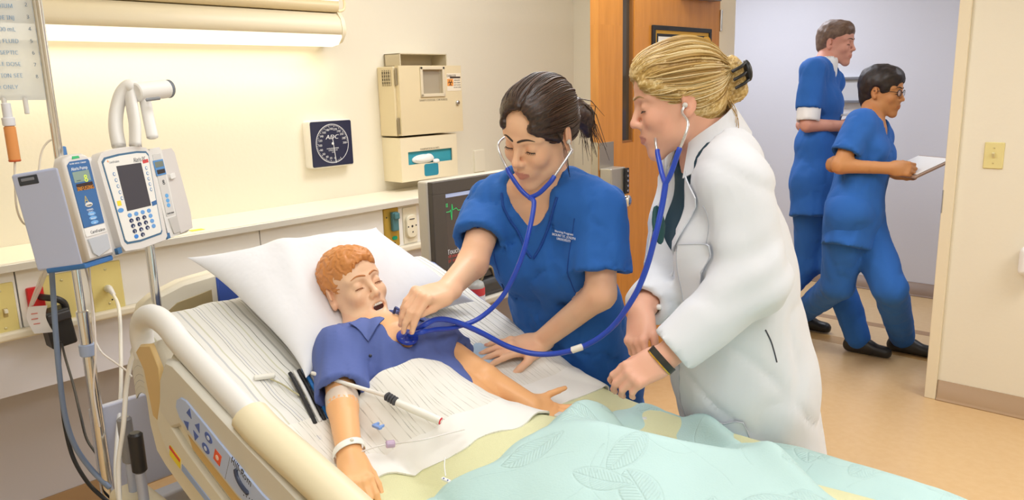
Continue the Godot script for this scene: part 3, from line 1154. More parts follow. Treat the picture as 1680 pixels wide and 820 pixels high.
	mb = MB.new()
	mb.X = Transform3D(Basis(), V(3.13, 1.15, -3.1))
	mb.poly(rrect(0.085, 0.125, 0.005), 0.012, 0.004)
	part(mb, "plate", M("f1ead6", 0.35), o)
	# --- grey notice rack on the corridor wall
	o = thing("notice_rack", "grey wall rack on the corridor wall behind the walkers", "rack", V(5.93, 1.38, -1.97))
	mb = MB.new()
	mb.rbox(V(5.915, 1.47, -1.97), V(0.03, 0.19, 0.28), 0.004, 2)
	part(mb, "back_panel", M("c3c4ca", 0.5), o)
	for y in [1.55, 1.385]:
		mb = MB.new()
		mb.rbox(V(5.9, y, -1.97), V(0.04, 0.02, 0.28), 0.004, 2)
		part(mb, "rail", M("6f7078", 0.4), o)

var wr := noise(21, 6.0, 3)
var wr2 := noise(22, 2.2, 2)
# height of the mattress top
func msurf(x: float, z: float) -> float:
	var y := 0.79
	var k := -1.05 - z
	y += 0.41 * (k + sqrt(k * k + 0.006)) * 0.5
	if z < -1.7:
		y -= pow(clampf((-1.7 - z) / 0.09, 0, 1), 2.5) * 0.06
	var e := minf(x - 0.655, 1.525 - x)
	if e < 0.05:
		var q := clampf((0.05 - e) / 0.05, 0, 1)
		y -= 0.05 * (1.0 - sqrt(maxf(0.0, 1.0 - q * q)))
	return y
# how far the patient lifts the covers
func bulge(x: float, z: float) -> float:
	var h: float = lerpf(0.125, 0.105, clampf((z + 1.25) / 0.3, 0, 1))
	if z > -0.95:
		h = lerpf(0.105, 0.085, clampf((z + 0.95) / 0.5, 0, 1))
	var xc := 1.03 + (z + 1.25) * 0.12
	var w: float = lerpf(0.165, 0.25, smoothstep(-1.1, -0.85, z))
	if x > xc:
		w *= lerpf(0.8, 1.0, smoothstep(-1.1, -0.85, z))
	var q := clampf(absf(x - xc) / w, 0.0, 1.0)
	return h * pow(cos(q * PI / 2), 0.75)
func along(x: float, pts: Array) -> float:
	for k in pts.size() - 1:
		if x < pts[k + 1].x or k == pts.size() - 2:
			return lerpf(pts[k].y, pts[k + 1].y, smoothstep(pts[k].x, pts[k + 1].x, x))
	return pts[-1].y
func fold(x: float, z: float, ax: float, az: float, bx: float, bz: float, w: float, h: float) -> float:
	var p := Vector2(x, z)
	var a := Vector2(ax, az)
	var ab := Vector2(bx, bz) - a
	var t := clampf((p - a).dot(ab) / ab.length_squared(), 0, 1)
	var d := (p - a - ab * t).length()
	return h * exp(-d * d / (w * w)) * (0.35 + 0.65 * sin(PI * (0.15 + 0.7 * t)))

func stripe_tex(sd: int, gaps: float, cross: float, cols: Array) -> ImageTexture:
	var im := Image.create(1024, 256, false, Image.FORMAT_RGB8)
	im.fill(Color("e8e6e0"))
	var r := RandomNumberGenerator.new()
	r.seed = sd
	var x := 0.0
	while x < 1020.0:
		var c: Color = Color(cols[r.randi() % cols.size()])
		var w := r.randi_range(1, 3)
		if r.randf() < 0.28:
			w += r.randi_range(5, 12)
			c = c.lerp(Color("e8e6e0"), 0.6)
		for yy in 256:
			for k in w:
				if x + k < 1024.0:
					var b := im.get_pixel(int(x) + k, yy)
					im.set_pixel(int(x) + k, yy, b.lerp(c, 0.8))
		x += w + r.randf_range(0.25, 1.6) * gaps
	if cross > 0.0:
		var y := 4.0
		while y < 254.0:
			for xx in 1024:
				im.set_pixel(xx, int(y), im.get_pixel(xx, int(y)).lerp(Color("a9a69c"), 0.3))
			y += cross * r.randf_range(0.5, 1.5)
	return ImageTexture.create_from_image(im)

func rail_face(pts: Array, x: float, depth: float, bev: float) -> MB:
	var mb := MB.new()
	mb.X = Transform3D(Basis(V(0, 0, 1), V(0, 1, 0), V(-1, 0, 0)), V(x, 0, 0))
	mb.poly(PackedVector2Array(pts), depth, bev)
	return mb

func bed() -> void:
	var cream := M("e9e2cf", 0.38)
	var o := thing("hospital_bed", "cream electric hospital bed with raised head section and side rail", "hospital bed", V(1.09, 0, -0.8))
	var mb := MB.new()
	# deck in two hinged sections and the frame below
	mb.rbox(V(1.09, 0.61, -0.38), V(0.86, 0.03, 1.36), 0.006, 2)
	part(mb, "foot_deck", M("dcdde4", 0.4), o)
	mb = MB.new()
	mb.rbox(V(1.09, 0.755, -1.4), V(0.86, 0.03, 0.78), 0.006, 2, Basis(V(1, 0, 0), 0.389))
	part(mb, "head_deck", M("e6e6ea", 0.4), o)
	mb = MB.new()
	for x in [0.66, 1.52]:
		mb.rbox(V(x, 0.56, -0.8), V(0.05, 0.08, 2.2), 0.01, 2)
	for z in [-1.86, -0.8, 0.26]:
		mb.rbox(V(1.09, 0.56, z), V(0.82, 0.06, 0.05), 0.01, 2)
	for z in [-1.5, 0.0]:
		mb.rbox(V(1.09, 0.36, z), V(0.4, 0.4, 0.1), 0.02, 2)
	mb.rbox(V(1.09, 0.2, -0.75), V(0.6, 0.08, 1.8), 0.02, 2)
	part(mb, "frame", M("c9c9cc", 0.4), o)
	for p in [V(0.78, 0, -1.6), V(1.4, 0, -1.6), V(0.78, 0, 0.1), V(1.4, 0, 0.1)]:
		mb = MB.new()
		mb.cyl(p + V(-0.02, 0.075, 0), p + V(0.02, 0.075, 0), 0.075, 20, 0.008)
		mb.rbox(p + V(0, 0.14, 0), V(0.05, 0.08, 0.06), 0.01, 2)
		part(mb, "caster", W.dark, o)
	# headboard: cream frame around a recess
	mb = MB.new()
	mb.X = Transform3D(Basis(), V(0, 0, -1.97))
	var hb := []
	for p in [Vector2(0.735, 0.66), Vector2(0.735, 1.02), Vector2(0.745, 1.05), Vector2(0.775, 1.07), Vector2(0.85, 1.092), Vector2(1.0, 1.105), Vector2(1.18, 1.105), Vector2(1.33, 1.092), Vector2(1.405, 1.07), Vector2(1.435, 1.05), Vector2(1.445, 1.02), Vector2(1.445, 0.66)]:
		hb.append(p)
	mb.poly(PackedVector2Array(hb), 0.04, 0.012)
	part(mb, "headboard", cream, o)
	mb = MB.new()
	mb.X = Transform3D(Basis(), V(0, 0, -1.932))
	mb.poly(PackedVector2Array([Vector2(0.8, 1.02), Vector2(0.83, 1.04), Vector2(0.925, 1.055), Vector2(0.925, 1.0), Vector2(0.82, 0.985)]), 0.004, 0.001)
	part(mb, "headboard_recess", M("a8966c", 0.5), o)
	mb = MB.new()
	mb.X = Transform3D(Basis(), V(0, 0, -1.945))
	mb.poly(PackedVector2Array([Vector2(0.94, 0.98), Vector2(0.94, 1.085), Vector2(1.24, 1.085), Vector2(1.24, 0.98)]), 0.02, 0.004)
	part(mb, "headboard_pad", M("3f5db4", 0.5), o)
	mb = MB.new()
	mb.rbox(V(0.69, 0.71, -1.93), V(0.2, 0.24, 0.02), 0.006, 2)
	part(mb, "end_panel", M("cfd3e6", 0.45), o)
	# the near side rail
	var r := Node3D.new()
	r.name = "side_rail"
	r.position = V(0.58, 0.75, -1.2) - o.position
	o.add_child(r)
	# shell: one outline that runs round the head end and along under the controls
	mb = rail_face([Vector2(-1.5, 1.085), Vector2(-1.42, 1.115), Vector2(-1.385, 1.07), Vector2(-1.36, 1.105), Vector2(-1.335, 1.105), Vector2(-1.22, 1.06), Vector2(-1.1, 1.022), Vector2(-0.9, 0.97), Vector2(-0.7, 0.93),
		Vector2(-0.7, 0.72), Vector2(-1.1, 0.73), Vector2(-1.344, 0.81), Vector2(-1.44, 0.85), Vector2(-1.478, 0.874), Vector2(-1.495, 0.93)], 0.6, 0.042, 0.012)
	part(mb, "rail_shell", cream, r)
	# raised upper bar of the panel and lower beam
	mb = rail_face([Vector2(-1.405, 0.985), Vector2(-1.385, 1.055), Vector2(-1.35, 1.098), Vector2(-1.32, 1.098), Vector2(-1.087, 1.022), Vector2(-0.9, 0.965), Vector2(-0.72, 0.92), Vector2(-0.72, 0.83), Vector2(-0.95, 0.86), Vector2(-1.13, 0.905), Vector2(-1.22, 0.94), Vector2(-1.32, 0.98), Vector2(-1.36, 0.962)], 0.56, 0.014, 0.006)
	part(mb, "upper_panel", M("ddd9cd", 0.4), r)
	mb = rail_face([Vector2(-1.39, 1.03), Vector2(-1.372, 0.992), Vector2(-1.359, 0.966), Vector2(-1.316, 0.94), Vector2(-1.217, 0.897), Vector2(-1.1, 0.85), Vector2(-0.9, 0.82), Vector2(-0.72, 0.8), Vector2(-0.72, 0.77), Vector2(-1.0, 0.775), Vector2(-1.187, 0.83), Vector2(-1.3, 0.865), Vector2(-1.4, 0.905), Vector2(-1.43, 0.955)], 0.56, 0.012, 0.005)
	part(mb, "lower_beam", M("e5e1d2", 0.4), r)
	mb = rail_face([Vector2(-1.31, 0.968), Vector2(-1.134, 0.905), Vector2(-0.95, 0.855), Vector2(-0.75, 0.825), Vector2(-0.75, 0.805), Vector2(-0.95, 0.83), Vector2(-1.165, 0.886), Vector2(-1.295, 0.94)], 0.559, 0.006, 0.002)
	part(mb, "grip_recess", M("d9b878", 0.45), r)
	mb = rail_face([Vector2(-1.494, 1.082), Vector2(-1.47, 1.1), Vector2(-1.418, 1.112), Vector2(-1.39, 1.072), Vector2(-1.398, 1.0), Vector2(-1.43, 0.955), Vector2(-1.45, 0.96), Vector2(-1.465, 1.05)], 0.559, 0.008, 0.004)
	part(mb, "head_end_strip", M("dcbd83", 0.45), r)
	# grab tube: loop at the head end, pale then cream along the top
	var loop := spline([V(0.578, 1.06, -1.512), V(0.578, 1.1, -1.522), V(0.578, 1.135, -1.505), V(0.578, 1.153, -1.455), V(0.578, 1.145, -1.395), V(0.578, 1.12, -1.34), V(0.578, 1.085, -1.24), V(0.578, 1.045, -1.12)], 6)
	mb = MB.new()
	mb.tube(loop, 0.021, 14, false, 1.1)
	part(mb, "grab_tube", M("e8e6e2", 0.35), r)
	mb = MB.new()
	mb.tube(spline([V(0.578, 1.045, -1.12), V(0.578, 1.03, -1.08), V(0.578, 1.02, -1.04), V(0.578, 0.995, -0.93), V(0.578, 0.96, -0.8), V(0.578, 0.92, -0.69)], 6), 0.027, 14, false, 1.2)
	part(mb, "armrest", M("e6dab8", 0.4), r)
	mb = MB.new()
	mb.tube(spline([V(0.603, 1.085, -1.35), V(0.603, 1.03, -1.16), V(0.603, 0.985, -1.0), V(0.603, 0.93, -0.75)], 4), 0.012, 8)
	part(mb, "inner_rib", cream, r)
	# control pad
	mb = rail_face([Vector2(-1.32, 1.018), Vector2(-1.313, 1.033), Vector2(-1.295, 1.042), Vector2(-1.275, 1.041), Vector2(-1.133, 0.984), Vector2(-1.04, 0.948), Vector2(-0.9, 0.915), Vector2(-0.8, 0.895), Vector2(-0.8, 0.862), Vector2(-0.95, 0.882), Vector2(-1.124, 0.918), Vector2(-1.18, 0.94), Vector2(-1.255, 0.972), Vector2(-1.31, 1.0)], 0.546, 0.003, 0.001)
	part(mb, "control_pad", M("bccdf2", 0.35), r)
	var bl := M("4a66b4", 0.4)
	var d := Vector2(0.922, -0.387)      # along the rail
	var up := Vector2(0.387, 0.922)
	for t in [[Vector2(-1.266, 1.022), up], [Vector2(-1.283, 0.996), -d], [Vector2(-1.238, 1.004), d * 0.3 + up], [Vector2(-1.252, 0.982), -up]]:
		var f: Vector2 = t[1].normalized()
		var s := Vector2(-f.y, f.x)
		part(rail_face([t[0] + f * 0.0105, t[0] - f * 0.007 + s * 0.0095, t[0] - f * 0.007 - s * 0.0095], 0.5435, 0.0012, 0.0004), "arrow_button", bl, r)
	for t in [Vector2(-1.203, 0.994), Vector2(-1.218, 0.97)]:
		var el := []
		for k in 18:
			el.append(t + d * cos(TAU * k / 18) * 0.013 + up * sin(TAU * k / 18) * 0.0085)
		var ov := part(rail_face(el, 0.5435, 0.0012, 0.0004), "oval_button", bl, r)
		el = []
		for k in 12:
			el.append(t + d * cos(TAU * k / 12) * 0.005 + up * sin(TAU * k / 12) * 0.004)
		part(rail_face(el, 0.5424, 0.0006, 0.0002), "symbol", M("cfdcf8", 0.4), r)
	var c := Vector2(-1.178, 0.966)
	part(rail_face([c + d * 0.012 + up * 0.012, c - d * 0.01 + up * 0.012, c - d * 0.012 - up * 0.012, c + d * 0.01 - up * 0.012], 0.5435, 0.0012, 0.0004), "call_button", M("ee5a2c", 0.4), r)
	var el2 := []
	for k in 14:
		el2.append(c + Vector2(cos(TAU * k / 14), sin(TAU * k / 14)) * 0.005)
	part(rail_face(el2, 0.5424, 0.0006, 0.0002), "symbol", M("fbd9c8", 0.4), r)
	part(rail_face([Vector2(-1.133, 0.982), Vector2(-1.132, 0.982), Vector2(-1.159, 0.933), Vector2(-1.16, 0.933)], 0.5435, 0.0006, 0.0001), "divider", W.ink, r)
	var RX := Basis(V(0, d.y, d.x), V(0, up.y, up.x), V(-1, 0, 0))
	text("Hill-Rom", Transform3D(RX, V(0.5432, 0.966, -1.1)), 0.012, W.ink, r, false, true)
	mb = MB.new()
	var arc := []
	for k in 9:
		var a := lerpf(-0.1, 1.15, k / 8.0)
		arc.append(V(0.5425, 0.962 - sin(a) * 0.03, -1.082 - 0.034 + (1.0 - cos(a)) * 0.055))
	mb.tube(arc, 0.0045, 8, false, 1.0)
	part(mb, "angle_dial", M("39435c", 0.4), r)
	for k in 6:
		mb = MB.new()
		mb.cyl(V(0.5435, 0.925 + k * 0.0005, -1.1 + k * 0.009), V(0.5425, 0.925 + k * 0.0005, -1.1 + k * 0.009), 0.0012, 6, 0.0002)
		part(mb, "tick", W.ink, r)
	# stickers on the lower beam
	part(rail_face([Vector2(-1.376, 0.925), Vector2(-1.337, 0.909), Vector2(-1.345, 0.888), Vector2(-1.383, 0.903)], 0.548, 0.0012, 0.0003), "warning_sticker", M("f3df2e", 0.45), r, "yellow warning sticker with a red band")
	part(rail_face([Vector2(-1.376, 0.925), Vector2(-1.337, 0.909), Vector2(-1.339, 0.903), Vector2(-1.378, 0.919)], 0.5465, 0.0008, 0.0002), "sticker_band", M("e04a30", 0.45), r)
	part(rail_face([Vector2(-1.333, 0.901), Vector2(-1.215, 0.858), Vector2(-1.222, 0.845), Vector2(-1.338, 0.887)], 0.548, 0.0012, 0.0003), "blue_sticker", M("9db4e0", 0.45), r)
	# push handles at the head end corner
	for e in [[V(0.6, 0.66, -1.74), "grey", 0.2, "8f9097"], [V(0.59, 0.68, -1.66), "black", 0.17, "26262a"]]:
		mb = MB.new()
		mb.cyl(e[0], e[0] + V(0, e[2] * 0.6, 0), 0.011, 14, 0.002)
		part(mb, "handle_post", M("b9c3dd", 0.35, 0.3), o)
		mb = MB.new()
		mb.cyl(e[0] + V(0, e[2] * 0.45, 0), e[0] + V(0, e[2], 0), 0.0155, 16, 0.005)
		part(mb, "push_handle", M(e[3], 0.4), o)
	mb = MB.new()
	mb.rbox(V(0.6, 0.64, -1.7), V(0.08, 0.08, 0.2), 0.02, 3)
	part(mb, "handle_bracket", M("e3d8bd", 0.4), o)
	# --- mattress
	var prof := [Vector2(0.28, 0.63), Vector2(0.28, 0.775), Vector2(-1.0, 0.776)]
	for z in [-1.1, -1.3, -1.5, -1.7]:
		prof.append(Vector2(z, msurf(1.1, z) - 0.008))
	prof.append_array([Vector2(-1.77, 1.055), Vector2(-1.79, 1.03), Vector2(-1.73, 0.93), Vector2(-1.02, 0.63)])
	mb = MB.new()
	mb.X = Transform3D(Basis(V(0, 0, 1), V(0, 1, 0), V(-1, 0, 0)), V(1.512, 0, 0))
	mb.poly(PackedVector2Array(prof), 0.844, 0.03)
	meta(part(mb, "mattress", M("6f7fae", 0.6), self), "blue hospital mattress bent up at the head end under a striped sheet", "mattress")
	# --- striped fitted sheet
	var sm := M("ffffff", 0.85)
	sm.albedo_texture = stripe_tex(4, 24.0, 0.0, ["5c5a54", "a3a06a", "7f8794", "b5b49c", "c2bfa4", "6d6e64", "a2a6b4"])
	sm.uv1_scale = V(1, 1, 1)
	var fs := func(u: float, v: float) -> Vector3:
		var sx := lerpf(-0.12, 1.02, u)
		var z := lerpf(-1.785, 0.25, v)
		var x := clampf(0.655 + sx, 0.652, 1.528)
		var y := msurf(x, z) + 0.004
		if sx < 0.0:
			y += sx + 0.0
			x -= 0.004
		elif sx > 0.87:
			y -= sx - 0.87
			x += 0.004
		var w := wr.get_noise_2d(x * 1.6, z * 0.25) * 0.008 + wr.get_noise_2d(x * 0.3 + z * 0.5, z * 0.9 - x * 0.3) * 0.007
		return V(x, y + w, z)
	mb = MB.new()
	mb.sheet(fs, 110, 120, 0.003, Vector2(2.1, 3.0))
	meta(part(mb, "fitted_sheet", sm, self), "white fitted sheet with thin grey and olive stripes over the mattress", "bed sheet")
	# --- pillow
	var TL := V(0.80, 1.185, -1.775)
	var TR := V(1.315, 1.185, -1.715)
	var BL := V(0.85, 0.962, -1.385)
	var BR := V(1.44, 0.985, -1.46)
	var n := V(0, 0.925, 0.38)
	var pf := func(u: float, v: float, s: float) -> Vector3:
		var a := absf(u * 2 - 1)
		var b := absf(v * 2 - 1)
		var pinch := 0.035 * (1.0 - pow(a, 3.0)) * pow(b, 4.0)
		var p: Vector3 = TL.lerp(TR, u).lerp(BL.lerp(BR, u), v)
		p += (BL - TL).normalized() * pinch * (1 if v < 0.5 else -1)
		p += (TR - TL).normalized() * 0.03 * (1.0 - pow(b, 3.0)) * pow(a, 4.0) * (1 if u < 0.5 else -1)
		var t := 0.075 * pow(maxf(0.0, 1.0 - pow(a, 2.6)), 0.55) * pow(maxf(0.0, 1.0 - pow(b, 2.6)), 0.55)
		if s > 0.0:
			var q := V(1.06, 1.08, -1.49)
			var dd := Vector2(p.x - q.x, (p.z - q.z) * 1.05).length()
			t -= 0.06 * exp(-dd * dd / 0.012) * smoothstep(0.0, 0.25, 1.0 - b)
			# crease from the top edge down to the head, and the folds it pulls
			t += fold(p.x, p.z, 1.0, -1.72, 0.95, -1.48, 0.035, 0.014)
			for k in 4:
				t += fold(p.x, p.z, 1.1 + k * 0.06, -1.7, 1.07 + k * 0.04, -1.55, 0.012, 0.006) * (1.0 - b)
			t += wr.get_noise_2d(p.x * 0.5, p.z * 0.35) * 0.01 * (1.0 - pow(b, 6.0)) * (1.0 - pow(a, 6.0))
		else:
			t *= 0.6
		return p + n * t * s
	mb = MB.new()
	for s in [1.0, -1.0]:
		var rows := []
		var N := 64
		var P := []
		for a in N + 1:
			var row := PackedVector3Array()
			for b in N + 1:
				# closer together at the edges
				row.append(pf.call(0.5 - 0.5 * cos(PI * a / N), 0.5 - 0.5 * cos(PI * b / N), s))
			P.append(row)
		for a in N + 1:
			var ids := PackedInt32Array()
			for b in N + 1:
				var du: Vector3 = P[mini(a + 1, N)][b] - P[maxi(a - 1, 0)][b]
				var dv: Vector3 = P[a][mini(b + 1, N)] - P[a][maxi(b - 1, 0)]
				ids.append(mb.vert(P[a][b], dv.cross(du).normalized() * s, Vector2(float(a) / N, float(b) / N)))
			rows.append(ids)
		for a in N:
			for b in N:
				mb.quad(rows[a][b], rows[a + 1][b], rows[a + 1][b + 1], rows[a][b + 1])
	var pm := M("e9e9ec", 0.9)
	bumpy(pm, bump_tex(31, 0.02, 3.0, 256, 4), 2.2, 0.5)
	meta(part(mb, "pillow", pm, self), "plump white pillow dented by the mannequin's head", "pillow")
	# --- patient's draw sheet across chest and bed
	var dm := M("ffffff", 0.88)
	dm.albedo_texture = draw_sheet_tex()
	var df := func(u: float, v: float) -> Vector3:
		var x := lerpf(0.668, 1.545, u)
		var zt := along(x, [Vector2(0.66, -1.33), Vector2(0.8, -1.305), Vector2(0.9, -1.26), Vector2(1.0, -1.225), Vector2(1.08, -1.2), Vector2(1.24, -1.33), Vector2(1.6, -1.33)])
		var ze := along(x, [Vector2(0.66, -1.115), Vector2(0.84, -1.11), Vector2(0.96, -1.0), Vector2(1.05, -0.95), Vector2(1.15, -0.965), Vector2(1.29, -1.075), Vector2(1.6, -1.065)])
		var z := lerpf(zt, ze + 0.006 * sin(x * 14.0), v)
		var lift := bulge(x, z) * smoothstep(0.0, 0.1, v + 0.1)
		# arms lie on it, so it hugs the torso between them
		var y := msurf(clampf(x, 0.66, 1.52), z) + 0.011 + lift
		y += wr.get_noise_2d(x * 0.6, z * 0.5) * 0.012 * smoothstep(0.02, 0.1, lift + 0.03)
		y += wr.get_noise_2d(x * 1.5 + z, z * 0.8) * 0.004
		if x > 1.1:
			y += maxf(0.0, wr.get_noise_2d((x - z) * 0.75, (x + z) * 0.3)) * 0.022 * smoothstep(1.1, 1.25, x)
		if x > 1.52:
			y -= 0.04 + (x - 1.52) * 3.0
		return V(x, y, z)
	mb = MB.new()
	mb.sheet(df, 110, 60, 0.004, Vector2(1, 1))
	meta(part(mb, "draw_sheet", dm, self), "white pinstriped sheet pulled across the mannequin's chest with a plain hem", "bed sheet")
	# --- pale yellow-green blanket below it
	var ym := bumpy(M("e6e5b8", 0.92), bump_tex(41, 0.25, 4.0, 256, 2), 9.0, 0.8)
	var yf := func(u: float, v: float) -> Vector3:
		var x := lerpf(0.66, 1.548, u)
		var z := lerpf(-1.12, -0.35, v)
		var y := msurf(clampf(x, 0.66, 1.52), z) + 0.008 + bulge(x, z) * 0.985 + wr.get_noise_2d(x * 0.5, z * 0.5) * 0.004 - 0.012 * smoothstep(-0.98, -1.1, z) * bulge(x, z) / 0.12
		if x > 1.52:
			y -= 0.04 + (x - 1.52) * 3.5
		return V(x, y, z)
	mb = MB.new()
	mb.sheet(yf, 60, 50, 0.003, Vector2(1, 1))
	meta(part(mb, "yellow_blanket", ym, self), "pale yellow-green blanket showing as a strip beside the mint coverlet", "blanket")
	# --- mint coverlet with embossed leaves
	var mm := M("bddbd9", 0.85)
	mm.normal_enabled = true
	mm.normal_texture = leaf_tex()
	mm.normal_scale = 1.0
	mm.uv1_scale = V(1, 1, 1)
	var mf := func(u: float, v: float) -> Vector3:
		var sx := lerpf(0.63, 1.75, u)
		var x := minf(sx, 1.545)
		var ze := along(x, [Vector2(0.62, -1.03), Vector2(0.85, -1.003), Vector2(0.96, -0.918), Vector2(1.1, -0.905), Vector2(1.2, -0.925), Vector2(1.36, -0.97), Vector2(1.48, -0.965), Vector2(1.56, -0.85)])
		var z := lerpf(ze, 0.285, v)
		var y := msurf(clampf(x, 0.67, 1.51), z) + 0.02 + bulge(x, z)
		y += fold(x, z, 1.12, -0.9, 1.38, -0.9, 0.035, 0.03)
		y += fold(x, z, 1.45, -0.88, 1.2, -0.82, 0.04, -0.028)
		y += fold(x, z, 1.5, -0.8, 1.2, -0.45, 0.035, 0.035)
		y += fold(x, z, 1.47, -0.66, 1.2, -0.3, 0.05, -0.02)
		y += fold(x, z, 1.0, -0.95, 1.25, -0.55, 0.05, 0.018)
		y += wr2.get_noise_2d(x * 1.2, z * 1.2) * 0.02 + wr.get_noise_2d(x * 0.6, z * 0.6) * 0.006
		y -= 0.012 * exp(-pow((z - ze) / 0.012, 2.0))
		if sx > 1.5:
			var q := sx - 1.5
			y -= 0.5 * q * q / 0.05 if q < 0.05 else q - 0.025
			x = 1.5 + minf(q, 0.05) * 0.9 + 0.01 * sin(z * 16.0) * clampf(q * 6.0, 0, 1)
		return V(x, y, z)
	mb = MB.new()
	mb.sheet(mf, 150, 150, 0.006, Vector2(2.2, 2.6))
	meta(part(mb, "mint_coverlet", mm, self), "mint green coverlet embossed with leaves over the foot of the bed", "blanket")

func draw_sheet_tex() -> ImageTexture:
	var im := Image.create(1024, 512, false, Image.FORMAT_RGB8)
	im.fill(Color("efece4"))
	var r := RandomNumberGenerator.new()
	r.seed = 8
	var x := 6.0
	while x < 1020.0:
		var c := Color(["8e8a80", "b7ae9e", "a6a795", "77756d"][r.randi() % 4])
		for yy in 330:
			var k := 0.36 + 0.22 * sin(yy * 0.06 + x * 3.0)
			im.set_pixel(int(x), yy, Color("efece4").lerp(c, k))
			if r.randf() < 0.3:
				im.set_pixel(mini(1023, int(x) + 1), yy, Color("efece4").lerp(c, k * 0.5))
		x += r.randf_range(4.0, 20.0)
	for y in range(330, 512):
		for xx in 1024:
			im.set_pixel(xx, y, Color("f3f1ec"))
	return ImageTexture.create_from_image(im)

func leaf_tex() -> ImageTexture:
	var N := 768
	var h := PackedFloat32Array()
	h.resize(N * N)
	h.fill(0.5)
	var r := RandomNumberGenerator.new()
	r.seed = 12
	# each leaf: position, direction, length; outline and veins stitched down, body puffed up
	for k in 13:
		var c := Vector2(r.randf() * N, r.randf() * N)
		var a := r.randf() * TAU
		var L := r.randf_range(85, 130)
		var d := Vector2(cos(a), sin(a))
		for yy in range(-140, 141):
			for xx in range(-140, 141):
				var q := Vector2(xx, yy)
				var s := q.dot(d) / L
				if absf(s) > 1.0:
					continue
				var t := q.dot(Vector2(-d.y, d.x)) / L
				var half := 0.42 * pow(maxf(0.0, 1.0 - s * s), 0.8) * (1.0 - 0.25 * s)
				var e := half - absf(t)
				if e < -0.03:
					continue
				var v := 0.5
				if e < 0.03:
					v = 0.22
				else:
					v = 0.75
					if absf(t) < 0.02:
						v = 0.25
					elif fposmod((s + absf(t) * 0.8) * 9.0, 1.0) < 0.22:
						v = 0.3
				var ix := posmod(int(c.x) + xx, N)
				var iy := posmod(int(c.y) + yy, N)
				h[iy * N + ix] = v
	# curling stems and fine quilting between
	for k in 16:
		var p := Vector2(r.randf() * N, r.randf() * N)
		var a := r.randf() * TAU
		var cu := r.randf_range(-0.03, 0.03)
		for j in 160:
			p += Vector2(cos(a), sin(a)) * 1.5
			a += cu
			for q in [Vector2(0, 0), Vector2(1, 0), Vector2(0, 1), Vector2(1, 1)]:
				h[posmod(int(p.y + q.y), N) * N + posmod(int(p.x + q.x), N)] = 0.2
	var im := Image.create(N, N, false, Image.FORMAT_RGB8)
	var nz := noise(9, 0.12, 2)
	for y in N:
		for x in N:
			var s := 0.0
			for q in [[0, 0, 2.0], [2, 0, 1.0], [-2, 0, 1.0], [0, 2, 1.0], [0, -2, 1.0]]:
				s += h[posmod(y + q[1], N) * N + posmod(x + q[0], N)] * q[2]
			s = s / 6.0 + nz.get_noise_2d(x, y) * 0.05
			im.set_pixel(x, y, Color(s, s, s))
	im.bump_map_to_normal_map(5.0)
	return ImageTexture.create_from_image(im)

func pole(o: Node3D, p: Vector3, y0: float, y1: float, r: float, called: String, m: Material) -> void:
	var mb := MB.new()
	mb.cyl(V(p.x, y0, p.z), V(p.x, y1, p.z), r, 18, 0.002)
	part(mb, called, m, o)

